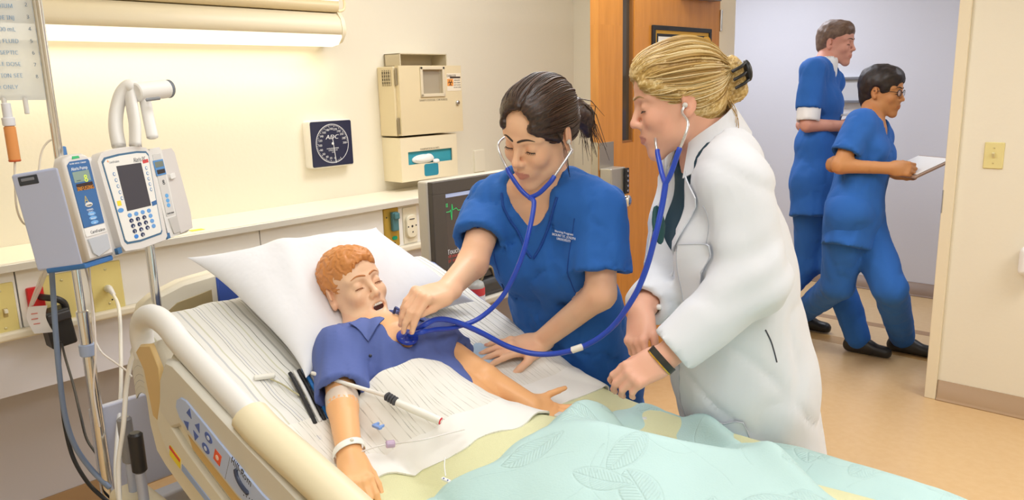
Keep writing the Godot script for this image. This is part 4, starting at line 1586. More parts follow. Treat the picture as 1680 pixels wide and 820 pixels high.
func poles_and_pump() -> void:
	# --- IV stand at the left
	var A: Vector3 = V(0.597, 1.485, -1.899)
	var o := thing("iv_stand", "tall chrome telescopic IV stand at the left edge with the bag on it", "IV stand", V(A.x, 0, A.z))
	pole(o, A, 0.08, 1.08, 0.0135, "lower_tube", W.chrome)
	pole(o, A, 1.06, 2.08, 0.0095, "upper_tube", W.chrome)
	pole(o, A, V(0.585, 0.9711, -1.8657).y, V(0.585, 1, -1.855).y, 0.018, "collar", M("aebfe2", 0.35))
	for k in 5:
		var a := TAU * k / 5 + 0.3
		var mb := MB.new()
		var d := V(cos(a), 0, sin(a))
		mb.tube([V(A.x, 0.1, A.z) + d * 0.02, V(A.x, 0.075, A.z) + d * 0.24], 0.012, 8)
		part(mb, "leg", W.steel, o)
		mb = MB.new()
		mb.ball(V(A.x, 0.028, A.z) + d * 0.24, V(0.02, 0.028, 0.028), 12)
		mb.cyl(V(A.x, 0.04, A.z) + d * 0.24, V(A.x, 0.078, A.z) + d * 0.24, 0.008, 8)
		part(mb, "caster", W.dark, o)
	var mb := MB.new()
	for s in [-1, 1]:
		mb.tube(spline([V(A.x, 2.07, A.z), V(A.x + s * 0.05, 2.09, A.z), V(A.x + s * 0.1, 2.06, A.z), V(A.x + s * 0.12, 2.09, A.z)], 4), 0.004, 8)
	part(mb, "hook", W.chrome, o)
	# --- IV bag and its drip chamber
	var bagc: Vector3 = V(0.549, 1.695, -1.957)
	o = thing("iv_bag", "clear IV fluid bag with blue print hanging left of the chrome stand", "IV bag", V(0.532, 1.56, -1.932))
	mb = MB.new()
	var R := V(0.9, -0.02, 0.43).normalized()
	var Nn := R.cross(V(0, 1, 0)).normalized()
	for s in [1.0, -1.0]:
		var rows := []
		for a in 21:
			var ids := PackedInt32Array()
			for b in 25:
				var u: float = a / 10.0 - 1.0
				var v: float = b / 12.0 - 1.0
				var w := 0.075 * (1.0 - 0.25 * pow(maxf(0.0, v), 3.0))
				var t := 0.022 * pow(maxf(0.0, 1.0 - u * u), 0.5) * pow(maxf(0.0, 1.0 - pow(absf(v), 3.0)), 0.6)
				var p: Vector3 = bagc + R * u * w + V(0, -v * 0.135, 0) + Nn * t * s
				ids.append(mb.vert(p, (Nn * s + R * u * 0.5).normalized(), Vector2(u, v)))
			rows.append(ids)
		for a in 20:
			for b in 24:
				mb.quad(rows[a][b], rows[a + 1][b], rows[a + 1][b + 1], rows[a][b + 1])
	part(mb, "bag", clear("eef3f4", 0.6, 0.3), o)
	var prt := M("7fa6cc", 0.6)
	var bx := Basis(R, V(0, 1, 0), R.cross(V(0, 1, 0)))
	for k in 9:
		text(["500 mL", "0.9% SODIUM", "CHLORIDE INJ", "EACH 100 mL", "STERILE FLUID", "USE ASEPTIC", "SINGLE DOSE", "CAUTION SEE", "Rx ONLY"][k], Transform3D(bx, bagc + V(0, 0.085 - k * 0.024, 0) + bx.z * 0.0235 - R * 0.012), 0.008, prt, o)
	for k in 8:
		text(str(k + 1), Transform3D(bx, bagc + V(0, 0.09 - k * 0.025, 0) + bx.z * 0.019 + R * 0.047), 0.007, M("5a7aa0", 0.6), o)
	mb = MB.new()
	for x in [-0.025, 0.015]:
		mb = MB.new()
		mb.cyl(bagc + R * x + V(0, -0.165, 0), bagc + R * x + V(0, -0.125, 0), 0.005, 10)
		part(mb, "port", W.white, o)
	var C: Vector3 = V(0.525, 1.525, -1.93)
	var C2: Vector3 = V(0.514, 1.432, -1.912)
	o = thing("drip_chamber", "drip chamber of orange fluid hanging under the IV bag", "drip chamber", C2)
	mb = MB.new()
	mb.cyl(V(C2.x, C.y - 0.005, C2.z), V(C2.x, C.y + 0.03, C2.z), 0.009, 14)
	mb.cyl(V(C2.x, C.y - 0.018, C2.z), V(C2.x, C.y, C2.z), 0.0125, 16)
	part(mb, "cap", M("e9eaf0", 0.35), o)
	mb = MB.new()
	mb.cyl(V(C2.x, C2.y, C2.z), V(C2.x, C.y - 0.018, C2.z), 0.0115, 18, 0.003)
	part(mb, "barrel", M("eda05e", 0.25), o)
	mb = MB.new()
	mb.cyl(V(C2.x, C2.y - 0.001, C2.z), V(C2.x, C2.y + 0.004, C2.z), 0.0122, 18)
	part(mb, "ring", M("d9622e", 0.35), o)
	var tubing := clear("f3eee4", 0.5, 0.3)
	o = thing("iv_tubing", "thin clear IV tubing looping from the drip chamber to the pump", "tubing", C2)
	mb = MB.new()
	mb.tube(spline([V(C2.x, C2.y, C2.z), V(0.506, 1.386, -1.907), V(0.502, 1.327, -1.907), V(0.518, 1.292, -1.924), V(0.549, 1.309, -1.956), V(0.568, 1.375, -1.971), V(0.589, 1.442, -1.985), V(0.612, 1.469, -1.983), V(0.624, 1.459, -1.967), V(0.624, 1.44, -1.953)], 6), 0.0022, 8)
	part(mb, "tube", M("efe6d6", 0.3), o)
	mb = MB.new()
	mb.cyl(V(0.624, 1.432, -1.951), V(0.625, 1.453, -1.957), 0.0075, 12)
	part(mb, "connector", M("4f86c8", 0.35), o)
	# --- bed-corner pole with the clamp handle
	var B: Vector3 = V(0.781, 1.125, -1.933)
	o = thing("pump_pole", "chrome pole at the head corner of the bed carrying the infusion pump", "pole", V(B.x, 0.75, B.z))
	pole(o, B, 0.82, 1.6, 0.0115, "tube", W.chrome)
	pole(o, B, 0.8, 0.86, 0.02, "socket", W.dark)
	o = thing("pump_clamp", "white clamp with a loop handle and grey capped head above the pump", "clamp", V(0.746, 1.449, -1.845))
	var wm := M("eeebe6", 0.38)
	mb = MB.new()
	mb.tube(spline([V(0.735, 1.453, -1.828), V(0.747, 1.497, -1.845), V(0.754, 1.538, -1.865), V(0.761, 1.573, -1.884)], 5), [0.012, 0.012, 0.012, 0.012, 0.012, 0.012, 0.012, 0.012, 0.012, 0.012, 0.012, 0.012, 0.012, 0.012, 0.012, 0.012], 12, false, 1.6)
	part(mb, "stem", wm, o)
	mb = MB.new()
	mb.tube(spline([V(0.77, 1.578, -1.875), V(0.761, 1.585, -1.887), V(0.746, 1.567, -1.897), V(0.73, 1.528, -1.896), V(0.718, 1.489, -1.881), V(0.712, 1.451, -1.861)], 6), 0.0155, 12, false, 1.3)
	part(mb, "loop_handle", wm, o)
	mb = MB.new()
	mb.tube(spline([V(0.786, 1.558, -1.867), V(0.784, 1.516, -1.856), V(0.778, 1.468, -1.832)], 4), 0.013, 12)
	part(mb, "arm", wm, o)
	mb = MB.new()
	mb.cyl(V(0.764, 1.57, -1.864), V(0.852, 1.577, -1.891), 0.0215, 20, 0.003)
	part(mb, "head", wm, o)
	mb = MB.new()
	mb.cyl(V(0.852, 1.577, -1.891), V(0.86, 1.577, -1.894), 0.022, 20, 0.004)
	part(mb, "cap", M("7d828c", 0.4), o)
	mb = MB.new()
	mb.tube([V(0.776, 1.553, -1.837), V(0.805, 1.556, -1.83)], 0.004, 8)
	part(mb, "lever", W.grey, o)
	pump()

func pump() -> void:
	var R := V(0.866025, 0, -0.5)
	var U := V(-0.0695866, 0.990268, -0.120527)
	var N := V(0.495134, 0.139173, 0.857597)
	var O := V(0.682, 1.334, -1.788)
	var X := Transform3D(Basis(R, U, N), O)
	var o := thing("infusion_pump", "grey and blue modular infusion pump clamped to the pole by the bed", "infusion pump", X * V(0.03, -0.11, -0.05))
	var shell := M("e2ddd8", 0.38)
	var blue := M("3f6ea6", 0.35)
	var mb := MB.new()
	# left pump module: lilac box and its front
	mb.X = X
	mb.rbox(V(-0.118, -0.008, -0.064), V(0.08, 0.205, 0.118), 0.006, 3)
	part(mb, "module_box", M("c9d5fa", 0.4), o)
	mb = MB.new()
	mb.X = X
	mb.rbox(V(-0.118, 0.078, -0.082), V(0.0825, 0.02, 0.05), 0.003, 2)
	part(mb, "side_handle", M("3a4150", 0.4), o)
	mb = MB.new()
	mb.X = X
	mb.rbox(V(-0.118, 0.08, -0.082), V(0.084, 0.007, 0.034), 0.002, 1)
	part(mb, "handle_slot", M("8c93a4", 0.4), o)
	mb = MB.new()
	mb.X = X
	mb.rbox(V(-0.118, -0.112, -0.05), V(0.082, 0.012, 0.1), 0.004, 2)
	part(mb, "foot", M("3d78bd", 0.4), o)
	mb = MB.new()
	mb.X = Transform3D(X.basis, X * V(0, 0, -0.014))
	mb.poly(PackedVector2Array([Vector2(-0.156, 0.1), Vector2(-0.15, 0.11), Vector2(-0.13, 0.116), Vector2(-0.095, 0.115), Vector2(-0.08, 0.108), Vector2(-0.079, -0.105), Vector2(-0.157, -0.105)]), 0.022, 0.006)
	part(mb, "module_front", shell, o)
	var ins := func(called: String, pts: Array, z: float, dep: float, m: Material, par: Node) -> MeshInstance3D:
		var b := MB.new()
		b.X = Transform3D(X.basis, X * V(0, 0, z))
		b.poly(PackedVector2Array(pts), dep, minf(0.0006, dep * 0.3))
		return part(b, called, m, par)
	var at := func(x: float, y: float, z: float) -> Transform3D: return Transform3D(X.basis, X * V(x, y, z))
	ins.call("blue_panel", [Vector2(-0.147, 0.094), Vector2(-0.138, 0.101), Vector2(-0.088, 0.102), Vector2(-0.085, 0.098), Vector2(-0.088, -0.035), Vector2(-0.147, -0.036)], 0.008, 0.0014, blue, o)
	ins.call("name_plate", [Vector2(-0.147, -0.037), Vector2(-0.088, -0.036), Vector2(-0.088, -0.054), Vector2(-0.147, -0.055)], 0.008, 0.0012, M("f1eeea", 0.4), o)
	ins.call("door_flap", [Vector2(-0.146, -0.06), Vector2(-0.09, -0.059), Vector2(-0.092, -0.09), Vector2(-0.13, -0.1), Vector2(-0.142, -0.09)], 0.008, 0.004, M("bfc2c8", 0.35), o)
	ins.call("status_light", [Vector2(-0.13, 0.105), Vector2(-0.108, 0.106), Vector2(-0.11, 0.111), Vector2(-0.127, 0.111)], 0.007, 0.002, M("3fbf7c", 0.35), o)
	ins.call("display", [Vector2(-0.14, 0.079), Vector2(-0.094, 0.08), Vector2(-0.094, 0.058), Vector2(-0.14, 0.057)], 0.0092, 0.0006, M("8fa49a", 0.3), o)
	ins.call("display", [Vector2(-0.138, 0.054), Vector2(-0.092, 0.055), Vector2(-0.092, 0.041), Vector2(-0.138, 0.04)], 0.0092, 0.0006, M("3a2a2a", 0.3), o)
	var white := M("f4f6fa", 0.5)
	var led := M("d7e84a", 0.4)
	led.emission_enabled = true
	led.emission = Color("c6e020")
	led.emission_energy_multiplier = 0.4
	text("8", at.call(-0.108, 0.0625, 0.0098), 0.014, led, o, false, true)
	text("--", at.call(-0.128, 0.0625, 0.0098), 0.014, M("5d7068", 0.5), o, false, true)
	text("INFUSING", at.call(-0.115, 0.0435, 0.0098), 0.0075, M("f0a040", 0.5), o, false, true)
	text("Alaris Pump", at.call(-0.118, 0.085, 0.0095), 0.006, white, o, false, true)
	text("ALARM  INFUSE  STANDBY", at.call(-0.118, 0.096, 0.0095), 0.0028, white, o)
	text("A", at.call(-0.122, 0.02, 0.0095), 0.014, M("c9b66a", 0.5), o)
	text("CHANNEL\nSELECT", at.call(-0.118, -0.004, 0.0095), 0.003, white, o)
	text("CareFusion", at.call(-0.112, -0.048, 0.0093), 0.006, W.ink, o)
	for k in 4:
		var c := Vector2(-0.118 + 0.001 * k, [0.009, -0.0105, -0.0195, -0.029][k])
		var el := []
		for j in 16:
			el.append(c + Vector2(cos(TAU * j / 16) * (0.011 if k else 0.0105), sin(TAU * j / 16) * 0.0042 * (1.2 if k == 0 else 1.0)))
		ins.call("button", el, 0.0092, 0.001, M("e9e4dc" if k == 0 else "7fb6ec", 0.4), o)
		text(["CHANNEL", "PAUSE", "RESTART", "OFF"][k], at.call(c.x, c.y - 0.0012, 0.0103), 0.0026, W.ink if k == 0 else white, o)
	# controller in the middle
	mb = MB.new()
	mb.X = X
	mb.rbox(V(0.015, -0.004, -0.05), V(0.186, 0.22, 0.09), 0.01, 3)
	part(mb, "controller_body", shell, o)
	var ow := [Vector2(-0.066, 0.094), Vector2(-0.05, 0.11), Vector2(0.0, 0.117), Vector2(0.06, 0.117), Vector2(0.096, 0.11), Vector2(0.106, 0.1), Vector2(0.094, -0.1), Vector2(0.085, -0.108), Vector2(0.0, -0.111), Vector2(-0.052, -0.106), Vector2(-0.06, -0.09)]
	ins.call("controller_front", ow, -0.01, 0.022, shell, o)
	var l1 := [Vector2(-0.055, 0.092), Vector2(-0.045, 0.1), Vector2(0.0, 0.104), Vector2(0.06, 0.105), Vector2(0.092, 0.102), Vector2(0.098, 0.094), Vector2(0.085, -0.03), Vector2(0.08, -0.086), Vector2(0.074, -0.092), Vector2(0.0, -0.095), Vector2(-0.042, -0.092), Vector2(-0.048, -0.085), Vector2(-0.05, -0.02)]
	ins.call("blue_line", l1, 0.0115, 0.0014, M("49708f", 0.35), o)
	var l2 := []
	for p in l1:
		l2.append((p - Vector2(0.02, 0.005)) * 0.955 + Vector2(0.02, 0.005))
	ins.call("face_sheet", l2, 0.0125, 0.0012, M("f0ede6", 0.4), o)
	ins.call("screen", [Vector2(-0.017, 0.078), Vector2(0.064, 0.078), Vector2(0.062, -0.022), Vector2(-0.018, -0.022)], 0.0132, 0.0012, M("4a474c", 0.2), o)
	text("Alaris PC", at.call(0.062, 0.085, 0.0138), 0.0095, M("55585e", 0.5), o, false, false, 0.8)
	text("CareFusion", at.call(-0.02, 0.088, 0.0138), 0.0045, M("8a8d94", 0.5), o)
	ins.call("logo_dot", [Vector2(-0.041, 0.091), Vector2(-0.038, 0.094), Vector2(-0.035, 0.091), Vector2(-0.038, 0.088)], 0.0135, 0.0004, M("f0a878", 0.5), o)
	ins.call("alarm_tab", [Vector2(0.07, 0.083), Vector2(0.09, 0.084), Vector2(0.09, 0.076), Vector2(0.07, 0.075)], 0.0135, 0.0005, M("d64a4a", 0.4), o)
	ins.call("alert_key", [Vector2(-0.042, 0.004), Vector2(-0.03, 0.004), Vector2(-0.03, -0.007), Vector2(-0.042, -0.007)], 0.0135, 0.0006, M("f2dd3a", 0.4), o)
	ins.call("side_badge", [Vector2(0.066, -0.014), Vector2(0.084, -0.012), Vector2(0.083, -0.022), Vector2(0.066, -0.024)], 0.0135, 0.0006, M("3f6ea6", 0.4), o)
	var el := func(c: Vector2, a: float, b: float) -> Array:
		var e := []
		for j in 14:
			e.append(c + Vector2(cos(TAU * j / 14) * a, sin(TAU * j / 14) * b))
		return e
	ins.call("options_key", el.call(Vector2(-0.037, -0.017), 0.009, 0.005), 0.0135, 0.001, M("5f9fe0", 0.4), o)
	var ring := M("5d8fc4", 0.4)
	for k in 5:
		for e in [Vector2(-0.029 + 0.0012 * k, 0.062 - 0.0135 * k), Vector2(0.0775 - 0.0005 * k, 0.064 - 0.0125 * k)]:
			var b: MeshInstance3D = ins.call("soft_key", el.call(e, 0.0042, 0.0042), 0.0135, 0.0008, ring, o)
			ins.call("key_centre", el.call(e, 0.0028, 0.0028), 0.0142, 0.0006, M("f0ede6", 0.4), b)
	for r in 5:
		for c in 4:
			if r == 4 and c == 2:
				continue
			var p := Vector2(-0.014 + 0.0215 * c + 0.001 * r, -0.032 - 0.0122 * r)
			if r == 4 and c == 3:
				continue
			var col := "26355c"
			if r == 0 or c == 3:
				col = "6fa5e0"
			if r == 4 and c == 0:
				col = "3f86d8"
			ins.call("key", el.call(p, 0.0066, 0.0048), 0.0135, 0.0012, M(col, 0.4), o)
			var s := ""
			if r in [1, 2, 3] and c < 3:
				s = str((r - 1) * 3 + c + 1)
			elif r == 4 and c == 1:
				s = "0"
			if s:
				text(s, at.call(p.x, p.y - 0.002, 0.0148), 0.0055, white, o, false, true)
	for p in [Vector2(-0.066, -0.101), Vector2(0.1, -0.101)]:
		ins.call("release_tab", [p + Vector2(-0.007, 0.006), p + Vector2(0.006, 0.007), p + Vector2(0.006, -0.006), p + Vector2(-0.007, -0.007)], 0.003, 0.008, M("44719c", 0.4), o)
	# right module with its syringe door
	mb = MB.new()
	mb.X = X
	mb.rbox(V(0.158, -0.004, -0.045), V(0.1, 0.21, 0.085), 0.012, 3)
	part(mb, "right_module", shell, o)
	ins.call("module_face", [Vector2(0.108, 0.095), Vector2(0.115, 0.106), Vector2(0.15, 0.108), Vector2(0.157, 0.1), Vector2(0.15, -0.105), Vector2(0.105, -0.108)], -0.008, 0.014, M("e6e3de", 0.38), o)
	ins.call("module_panel", [Vector2(0.118, 0.092), Vector2(0.148, 0.093), Vector2(0.146, -0.055), Vector2(0.115, -0.056)], 0.006, 0.0012, M("d6d3cf", 0.4), o)
	ins.call("blue_display", [Vector2(0.114, 0.078), Vector2(0.15, 0.079), Vector2(0.15, 0.042), Vector2(0.114, 0.041)], 0.0068, 0.0014, M("5c93cc", 0.35), o)
	ins.call("display", [Vector2(0.117, 0.074), Vector2(0.147, 0.075), Vector2(0.147, 0.062), Vector2(0.117, 0.061)], 0.008, 0.0006, M("7c8478", 0.3), o)
	ins.call("display", [Vector2(0.118, 0.055), Vector2(0.147, 0.056), Vector2(0.147, 0.046), Vector2(0.118, 0.045)], 0.008, 0.0006, M("3a3432", 0.3), o)
	for k in 3:
		ins.call("button", el.call(Vector2(0.133 - k * 0.001, -0.008 - 0.0115 * k), 0.0062, 0.005), 0.0068, 0.0012, M("6aaee8", 0.4), o)
	text("8", at.call(0.133, 0.024, 0.0074), 0.011, W.ink, o, false, true)
	text("CareFusion", at.call(0.131, -0.05, 0.0074), 0.0038, W.ink, o)
	ins.call("module_door", [Vector2(0.158, 0.1), Vector2(0.2, 0.102), Vector2(0.208, 0.09), Vector2(0.215, -0.06), Vector2(0.208, -0.1), Vector2(0.157, -0.105)], -0.02, 0.022, M("dad4cf", 0.38), o)
	ins.call("latch", [Vector2(0.163, 0.04), Vector2(0.182, 0.042), Vector2(0.182, 0.03), Vector2(0.163, 0.028)], 0.002, 0.006, M("ece9e4", 0.35), o)
	ins.call("door_channel", [Vector2(0.118, -0.062), Vector2(0.15, -0.06), Vector2(0.15, -0.1), Vector2(0.124, -0.1)], 0.006, 0.003, M("c9c4be", 0.35), o)

func monitor() -> void:
	# cart behind the nurse
	var cart := thing("equipment_cart", "small steel equipment cart between the bed and wall under the monitor", "cart", V(1.93, 0, -2.1))
	var mb := MB.new()
	for y in [0.3, 0.8]:
		mb = MB.new()
		mb.rbox(V(1.93, y, -2.1), V(0.52, 0.025, 0.42), 0.008, 2)
		part(mb, "shelf", M("c9c4b8", 0.4), cart)
	for x in [1.69, 2.17]:
		for z in [-2.29, -1.91]:
			mb = MB.new()
			mb.cyl(V(x, 0.06, z), V(x, 0.9, z), 0.012, 12)
			part(mb, "post", W.steel, cart)
			mb = MB.new()
			mb.ball(V(x, 0.03, z), V(0.02, 0.03, 0.03), 12)
			part(mb, "caster", W.dark, cart)
	var o := thing("monitor", "dark framed patient monitor with a green trace behind the nurse", "monitor", V(1.93, 0.813, -1.98))
	mb = MB.new()
	mb.rbox(V(1.935, 1.065, -1.985), V(0.42, 0.375, 0.05), 0.008, 3)
	part(mb, "back_shell", M("cfc8ba", 0.4), o)
	mb = MB.new()
	var xs := [1.731, 1.79, 2.085, 2.14]
	var ys := [0.878, 0.93, 1.207, 1.25]
	for e in [[xs[0], xs[3], ys[2], ys[3]], [xs[0], xs[3], ys[0], ys[1]], [xs[0], xs[1], ys[1], ys[2]], [xs[2], xs[3], ys[1], ys[2]]]:
		mb.rbox(V((e[0] + e[1]) / 2, (e[2] + e[3]) / 2, -1.95), V(e[1] - e[0] + 0.002, e[3] - e[2] + 0.002, 0.025), 0.003, 2)
	part(mb, "bezel", M("504a46", 0.4), o)
	var scm := M("4c4340", 0.2)
	scm.emission_enabled = true
	scm.emission = Color("4a3f3c")
	scm.emission_energy_multiplier = 0.25
	var sc := part(slab(V(1.788, 0.928, -1.962), V(2.087, 1.209, -1.949)), "screen", scm, o)
	var Z := -1.9485
	var bar := M("b9c8ee", 0.4)
	bar.emission_enabled = true
	bar.emission = Color("b9c8ee")
	bar.emission_energy_multiplier = 0.3
	part(slab(V(1.795, 1.19, Z), V(2.08, 1.203, Z + 0.0008)), "title_bar", bar, sc)
	part(slab(V(1.93, 0.934, Z), V(2.08, 0.955, Z + 0.0008)), "status_bar", bar, sc)
	var gr := M("3fd07a", 0.5)
	gr.emission_enabled = true
	gr.emission = Color("2fc066")
	gr.emission_energy_multiplier = 0.5
	mb = MB.new()
	var tr := []
	for p in [Vector2(0, 0), Vector2(0.018, 0), Vector2(0.022, 0.006), Vector2(0.026, -0.03), Vector2(0.03, 0.025), Vector2(0.034, 0.004), Vector2(0.05, 0.009), Vector2(0.058, 0.0), Vector2(0.08, 0.0), Vector2(0.084, 0.004), Vector2(0.088, -0.03), Vector2(0.092, 0.025), Vector2(0.096, 0), Vector2(0.14, 0.002), Vector2(0.27, 0.0)]:
		tr.append(V(1.797 + p.x, 1.14 + p.y, Z + 0.001))
	mb.tube(tr, 0.0011, 5)
	part(mb, "heart_trace", gr, sc)
	text("II", Transform3D(Basis(), V(1.803, 1.163, Z)), 0.012, gr, o, false, true)
	var wt := M("f2f2f6", 0.5)
	text("Touch screen", Transform3D(Basis(), V(1.796, 0.997, Z)), 0.016, wt, o, true, true)
	text("Clinical", Transform3D(Basis(), V(1.848, 1.032, Z)), 0.019, wt, o, true, true)
	text("HR alarm off", Transform3D(Basis(), V(1.797, 0.981, Z)), 0.01, M("e0605a", 0.5), o, true)
	text("BP  RR  off", Transform3D(Basis(), V(1.797, 0.964, Z)), 0.01, M("d0504c", 0.5), o, true)
	mb = MB.new()
	mb.rbox(V(1.93, 0.845, -2.0), V(0.12, 0.07, 0.05), 0.008, 2)
	mb.rbox(V(1.93, 0.82, -2.0), V(0.26, 0.014, 0.18), 0.006, 2)
	part(mb, "stand", W.dark, o)
	# bottle and box beside the bed below the screen
	var P: Vector3 = V(1.8601, 0.8091, -1.88)
	P.y = 0.813
	o = thing("sanitizer_bottle", "clear squat bottle with a red and blue label beneath the monitor", "bottle", P)
	mb = MB.new()
	mb.lathe(P, [Vector2(0, 0), Vector2(0.03, 0), Vector2(0.033, 0.004), Vector2(0.033, 0.06), Vector2(0.028, 0.075), Vector2(0.014, 0.082), Vector2(0.014, 0.09)], 22)
	part(mb, "bottle", clear("e7ebe8", 0.45, 0.15), o)
	mb = MB.new()
	mb.lathe(P, [Vector2(0.0334, 0.03), Vector2(0.0338, 0.031), Vector2(0.0338, 0.056), Vector2(0.0334, 0.057)], 22)
	part(mb, "red_label", M("d03a44", 0.45), o)
	mb = MB.new()
	mb.lathe(P, [Vector2(0.0334, 0.006), Vector2(0.0338, 0.007), Vector2(0.0338, 0.029), Vector2(0.0334, 0.03)], 22)
	part(mb, "blue_label", M("d9dcec", 0.45), o)
	text("24", Transform3D(Basis(V(0.9, 0, 0.43), V(0, 1, 0), V(-0.43, 0, 0.9)), P + V(-0.0147, 0.012, 0.0308)), 0.012, M("3a4a9a", 0.5), o, false, true)
	mb = MB.new()
	mb.cyl(P + V(0, 0.088, 0), P + V(0, 0.105, 0), 0.017, 16, 0.003)
	part(mb, "cap", M("efece4", 0.4), o)
	P = V(1.9328, 0.8532, -1.9)
	o = thing("black_bag", "small black padded bag behind the bottle under the monitor", "bag", V(P.x, 0.813, P.z - 0.04))
	mb = MB.new()
	mb.rbox(V(P.x + 0.05, 0.843, P.z - 0.05), V(0.12, 0.06, 0.08), 0.02, 3)
	part(mb, "body", W.dark, o)
	mb = MB.new()
	mb.tube(spline([V(P.x, 0.86, P.z - 0.03), V(P.x + 0.02, 0.905, P.z - 0.02), V(P.x + 0.06, 0.91, P.z - 0.03), V(P.x + 0.09, 0.86, P.z - 0.04)], 5), 0.005, 6)
	part(mb, "strap", M("9c8a6a", 0.6), o)

func cable(called: String, label: String, pts: Array, r: float, m: Material, cat := "cable") -> MeshInstance3D:
	var mb := MB.new()
	mb.tube(spline(pts, 6), r, 8)
	var o := part(mb, called, m, self)
	meta(o, label, cat)
	return o

func cables() -> void:
	# red emergency outlet, plug and adapter on the console
	var o := thing("emergency_outlet", "red emergency socket on the console behind the black adapter", "outlet", V(0.75, 0.86, -2.815))
	var mb := MB.new()
	mb.X = Transform3D(Basis(), V(0.752, 0.91, -2.815))
	mb.poly(rrect(0.05, 0.1, 0.006), 0.012, 0.003)
	part(mb, "receptacle", M("d8262a", 0.35), o)
	o = thing("power_adapter", "black power adapter plugged into the red wall socket", "adapter", V(0.785, 0.75, -2.78))
	mb = MB.new()
	mb.rbox(V(0.788, 0.825, -2.76), V(0.078, 0.125, 0.07), 0.008, 3, Basis(V(0, 0, 1), 0.1))
	part(mb, "body", M("202024", 0.42), o)
	mb = MB.new()
	mb.rbox(V(0.788, 0.865, -2.758), V(0.07, 0.03, 0.076), 0.006, 2, Basis(V(0, 0, 1), 0.1))
	part(mb, "upper_face", M("3a3a40", 0.4), o)
	mb = MB.new()
	mb.tube(spline([V(0.765, 0.925, -2.803), V(0.775, 0.925, -2.77), V(0.795, 0.92, -2.75), V(0.815, 0.9, -2.75), V(0.82, 0.86, -2.755)], 5), 0.011, 10)
	part(mb, "plug", M("2c2c30", 0.4), o)
	o = thing("hanging_tag", "white paper tag with red print on clear tubing below the pump", "tag", V(0.523, 1.029, -1.988))
	mb = MB.new()
	var T: Array = [V(0.52, 1.088, -2.009), V(0.513, 1.064, -2.009), V(0.515, 1.042, -2), V(0.516, 1.029, -1.98)]
	var a := spline(T, 4)
	var rows := []
	for k in a.size():
		var ids := PackedInt32Array()
		for j in 4:
			ids.append(mb.vert(a[k] + V(0.036, -0.003, 0.012) * (j / 3.0), V(-0.2, 0.1, 1), Vector2(j, k)))
		for j in 4:
			ids.append(mb.vert(a[k] + V(0.036, -0.003, 0.012) * (j / 3.0) - V(0, 0, 0.001), V(0.2, -0.1, -1), Vector2(j, k)))
		rows.append(ids)
	for k in a.size() - 1:
		for j in [0, 1, 2, 4, 5, 6]:
			mb.quad(rows[k][j], rows[k][j + 1], rows[k + 1][j + 1], rows[k + 1][j])
	part(mb, "paper", M("f1edec", 0.7), o)
	mb = MB.new()
	for k in 3:
		mb.tube([a[3 + k * 2] + V(0.008, 0, 0.0045), a[3 + k * 2] + V(0.02, 0, 0.0085)], 0.0012, 5)
	part(mb, "red_print", M("e0857a", 0.6), o)
	mb = MB.new()
	mb.tube(spline([V(0.561, 1.184, -1.964), V(0.55, 1.149, -1.981), V(0.539, 1.121, -1.991), V(0.526, 1.092, -2.004)], 5), 0.004, 8)
	mb.tube(spline([V(0.556, 1.184, -1.97), V(0.544, 1.147, -1.987), V(0.533, 1.118, -1.997), V(0.523, 1.089, -2.007)], 5), 0.003, 8)
	part(mb, "clear_tube", clear("f4eee8", 0.6, 0.3), o)
	cable("grey_hose", "blue-grey hose hanging straight down from under the pump", [V(0.561, 1.197, -1.938), V(0.552, 1.128, -1.927), V(0.541, 1.047, -1.912), V(0.533, 0.948, -1.905), V(0.534, 0.84, -1.916), V(0.546, 0.756, -1.922), V(0.572, 0.684, -1.916), V(0.594, 0.64, -1.878)], 0.0062, M("7d8fae", 0.4), "hose")
	cable("black_cable", "thick black cable curving down beside the blue-grey hose", [V(0.585, 0.976, -2.054), V(0.575, 0.917, -2.047), V(0.566, 0.844, -2.034), V(0.559, 0.77, -2.018), V(0.559, 0.696, -1.994), V(0.566, 0.646, -1.941), V(0.578, 0.619, -1.888), V(0.604, 0.582, -1.849)], 0.005, M("1e1e22", 0.45))
	cable("adapter_cable", "thin black cable running from the power adapter behind the chrome stand", [V(0.7926, 0.7685, -2.76), V(0.712, 0.799, -2.465), V(0.683, 0.763, -2.334), V(0.651, 0.718, -2.203), V(0.636, 0.674, -2.131), V(0.632, 0.652, -2.053), V(0.633, 0.595, -1.957)], 0.0035, M("2c2c30", 0.45))
	o = thing("call_cable", "white call cable plugged into the yellowed wall plate", "cable", V(0.9635, 0.9181, -2.8))
	mb = MB.new()
	mb.tube(spline([V(0.975, 0.907, -2.808), V(0.9677, 0.9133, -2.77), V(0.9716, 0.8939, -2.75)], 4), [0.013, 0.0135, 0.0125, 0.0115, 0.0105, 0.0095, 0.0085, 0.0075, 0.007], 12)
	part(mb, "plug", W.white, o)
	mb = MB.new()
	mb.tube(spline([V(0.97, 0.8964, -2.75), V(0.808, 0.972, -2.264), V(0.759, 0.91, -2.146), V(0.684, 0.836, -1.978), V(0.623, 0.759, -1.869), V(0.573, 0.721, -1.76), V(0.551, 0.673, -1.693)], 7), 0.005, 8)
	part(mb, "cord", W.white, o)
	cable("bed_cable", "white cable dropping from the head corner of the side rail", [V(0.607, 1.036, -1.641), V(0.599, 1.008, -1.655), V(0.586, 0.947, -1.665), V(0.569, 0.871, -1.66), V(0.552, 0.79, -1.668), V(0.538, 0.7, -1.655)], 0.005, W.white)
	cable("thin_tubing", "thin clear tubing drooping from the chrome stand to the rail", [V(0.606, 1.209, -1.832), V(0.594, 1.123, -1.818), V(0.588, 1.047, -1.816), V(0.588, 1.009, -1.789), V(0.595, 0.993, -1.745), V(0.596, 0.987, -1.682), V(0.596, 0.979, -1.65)], 0.002, M("e6e0da", 0.3), "tubing")
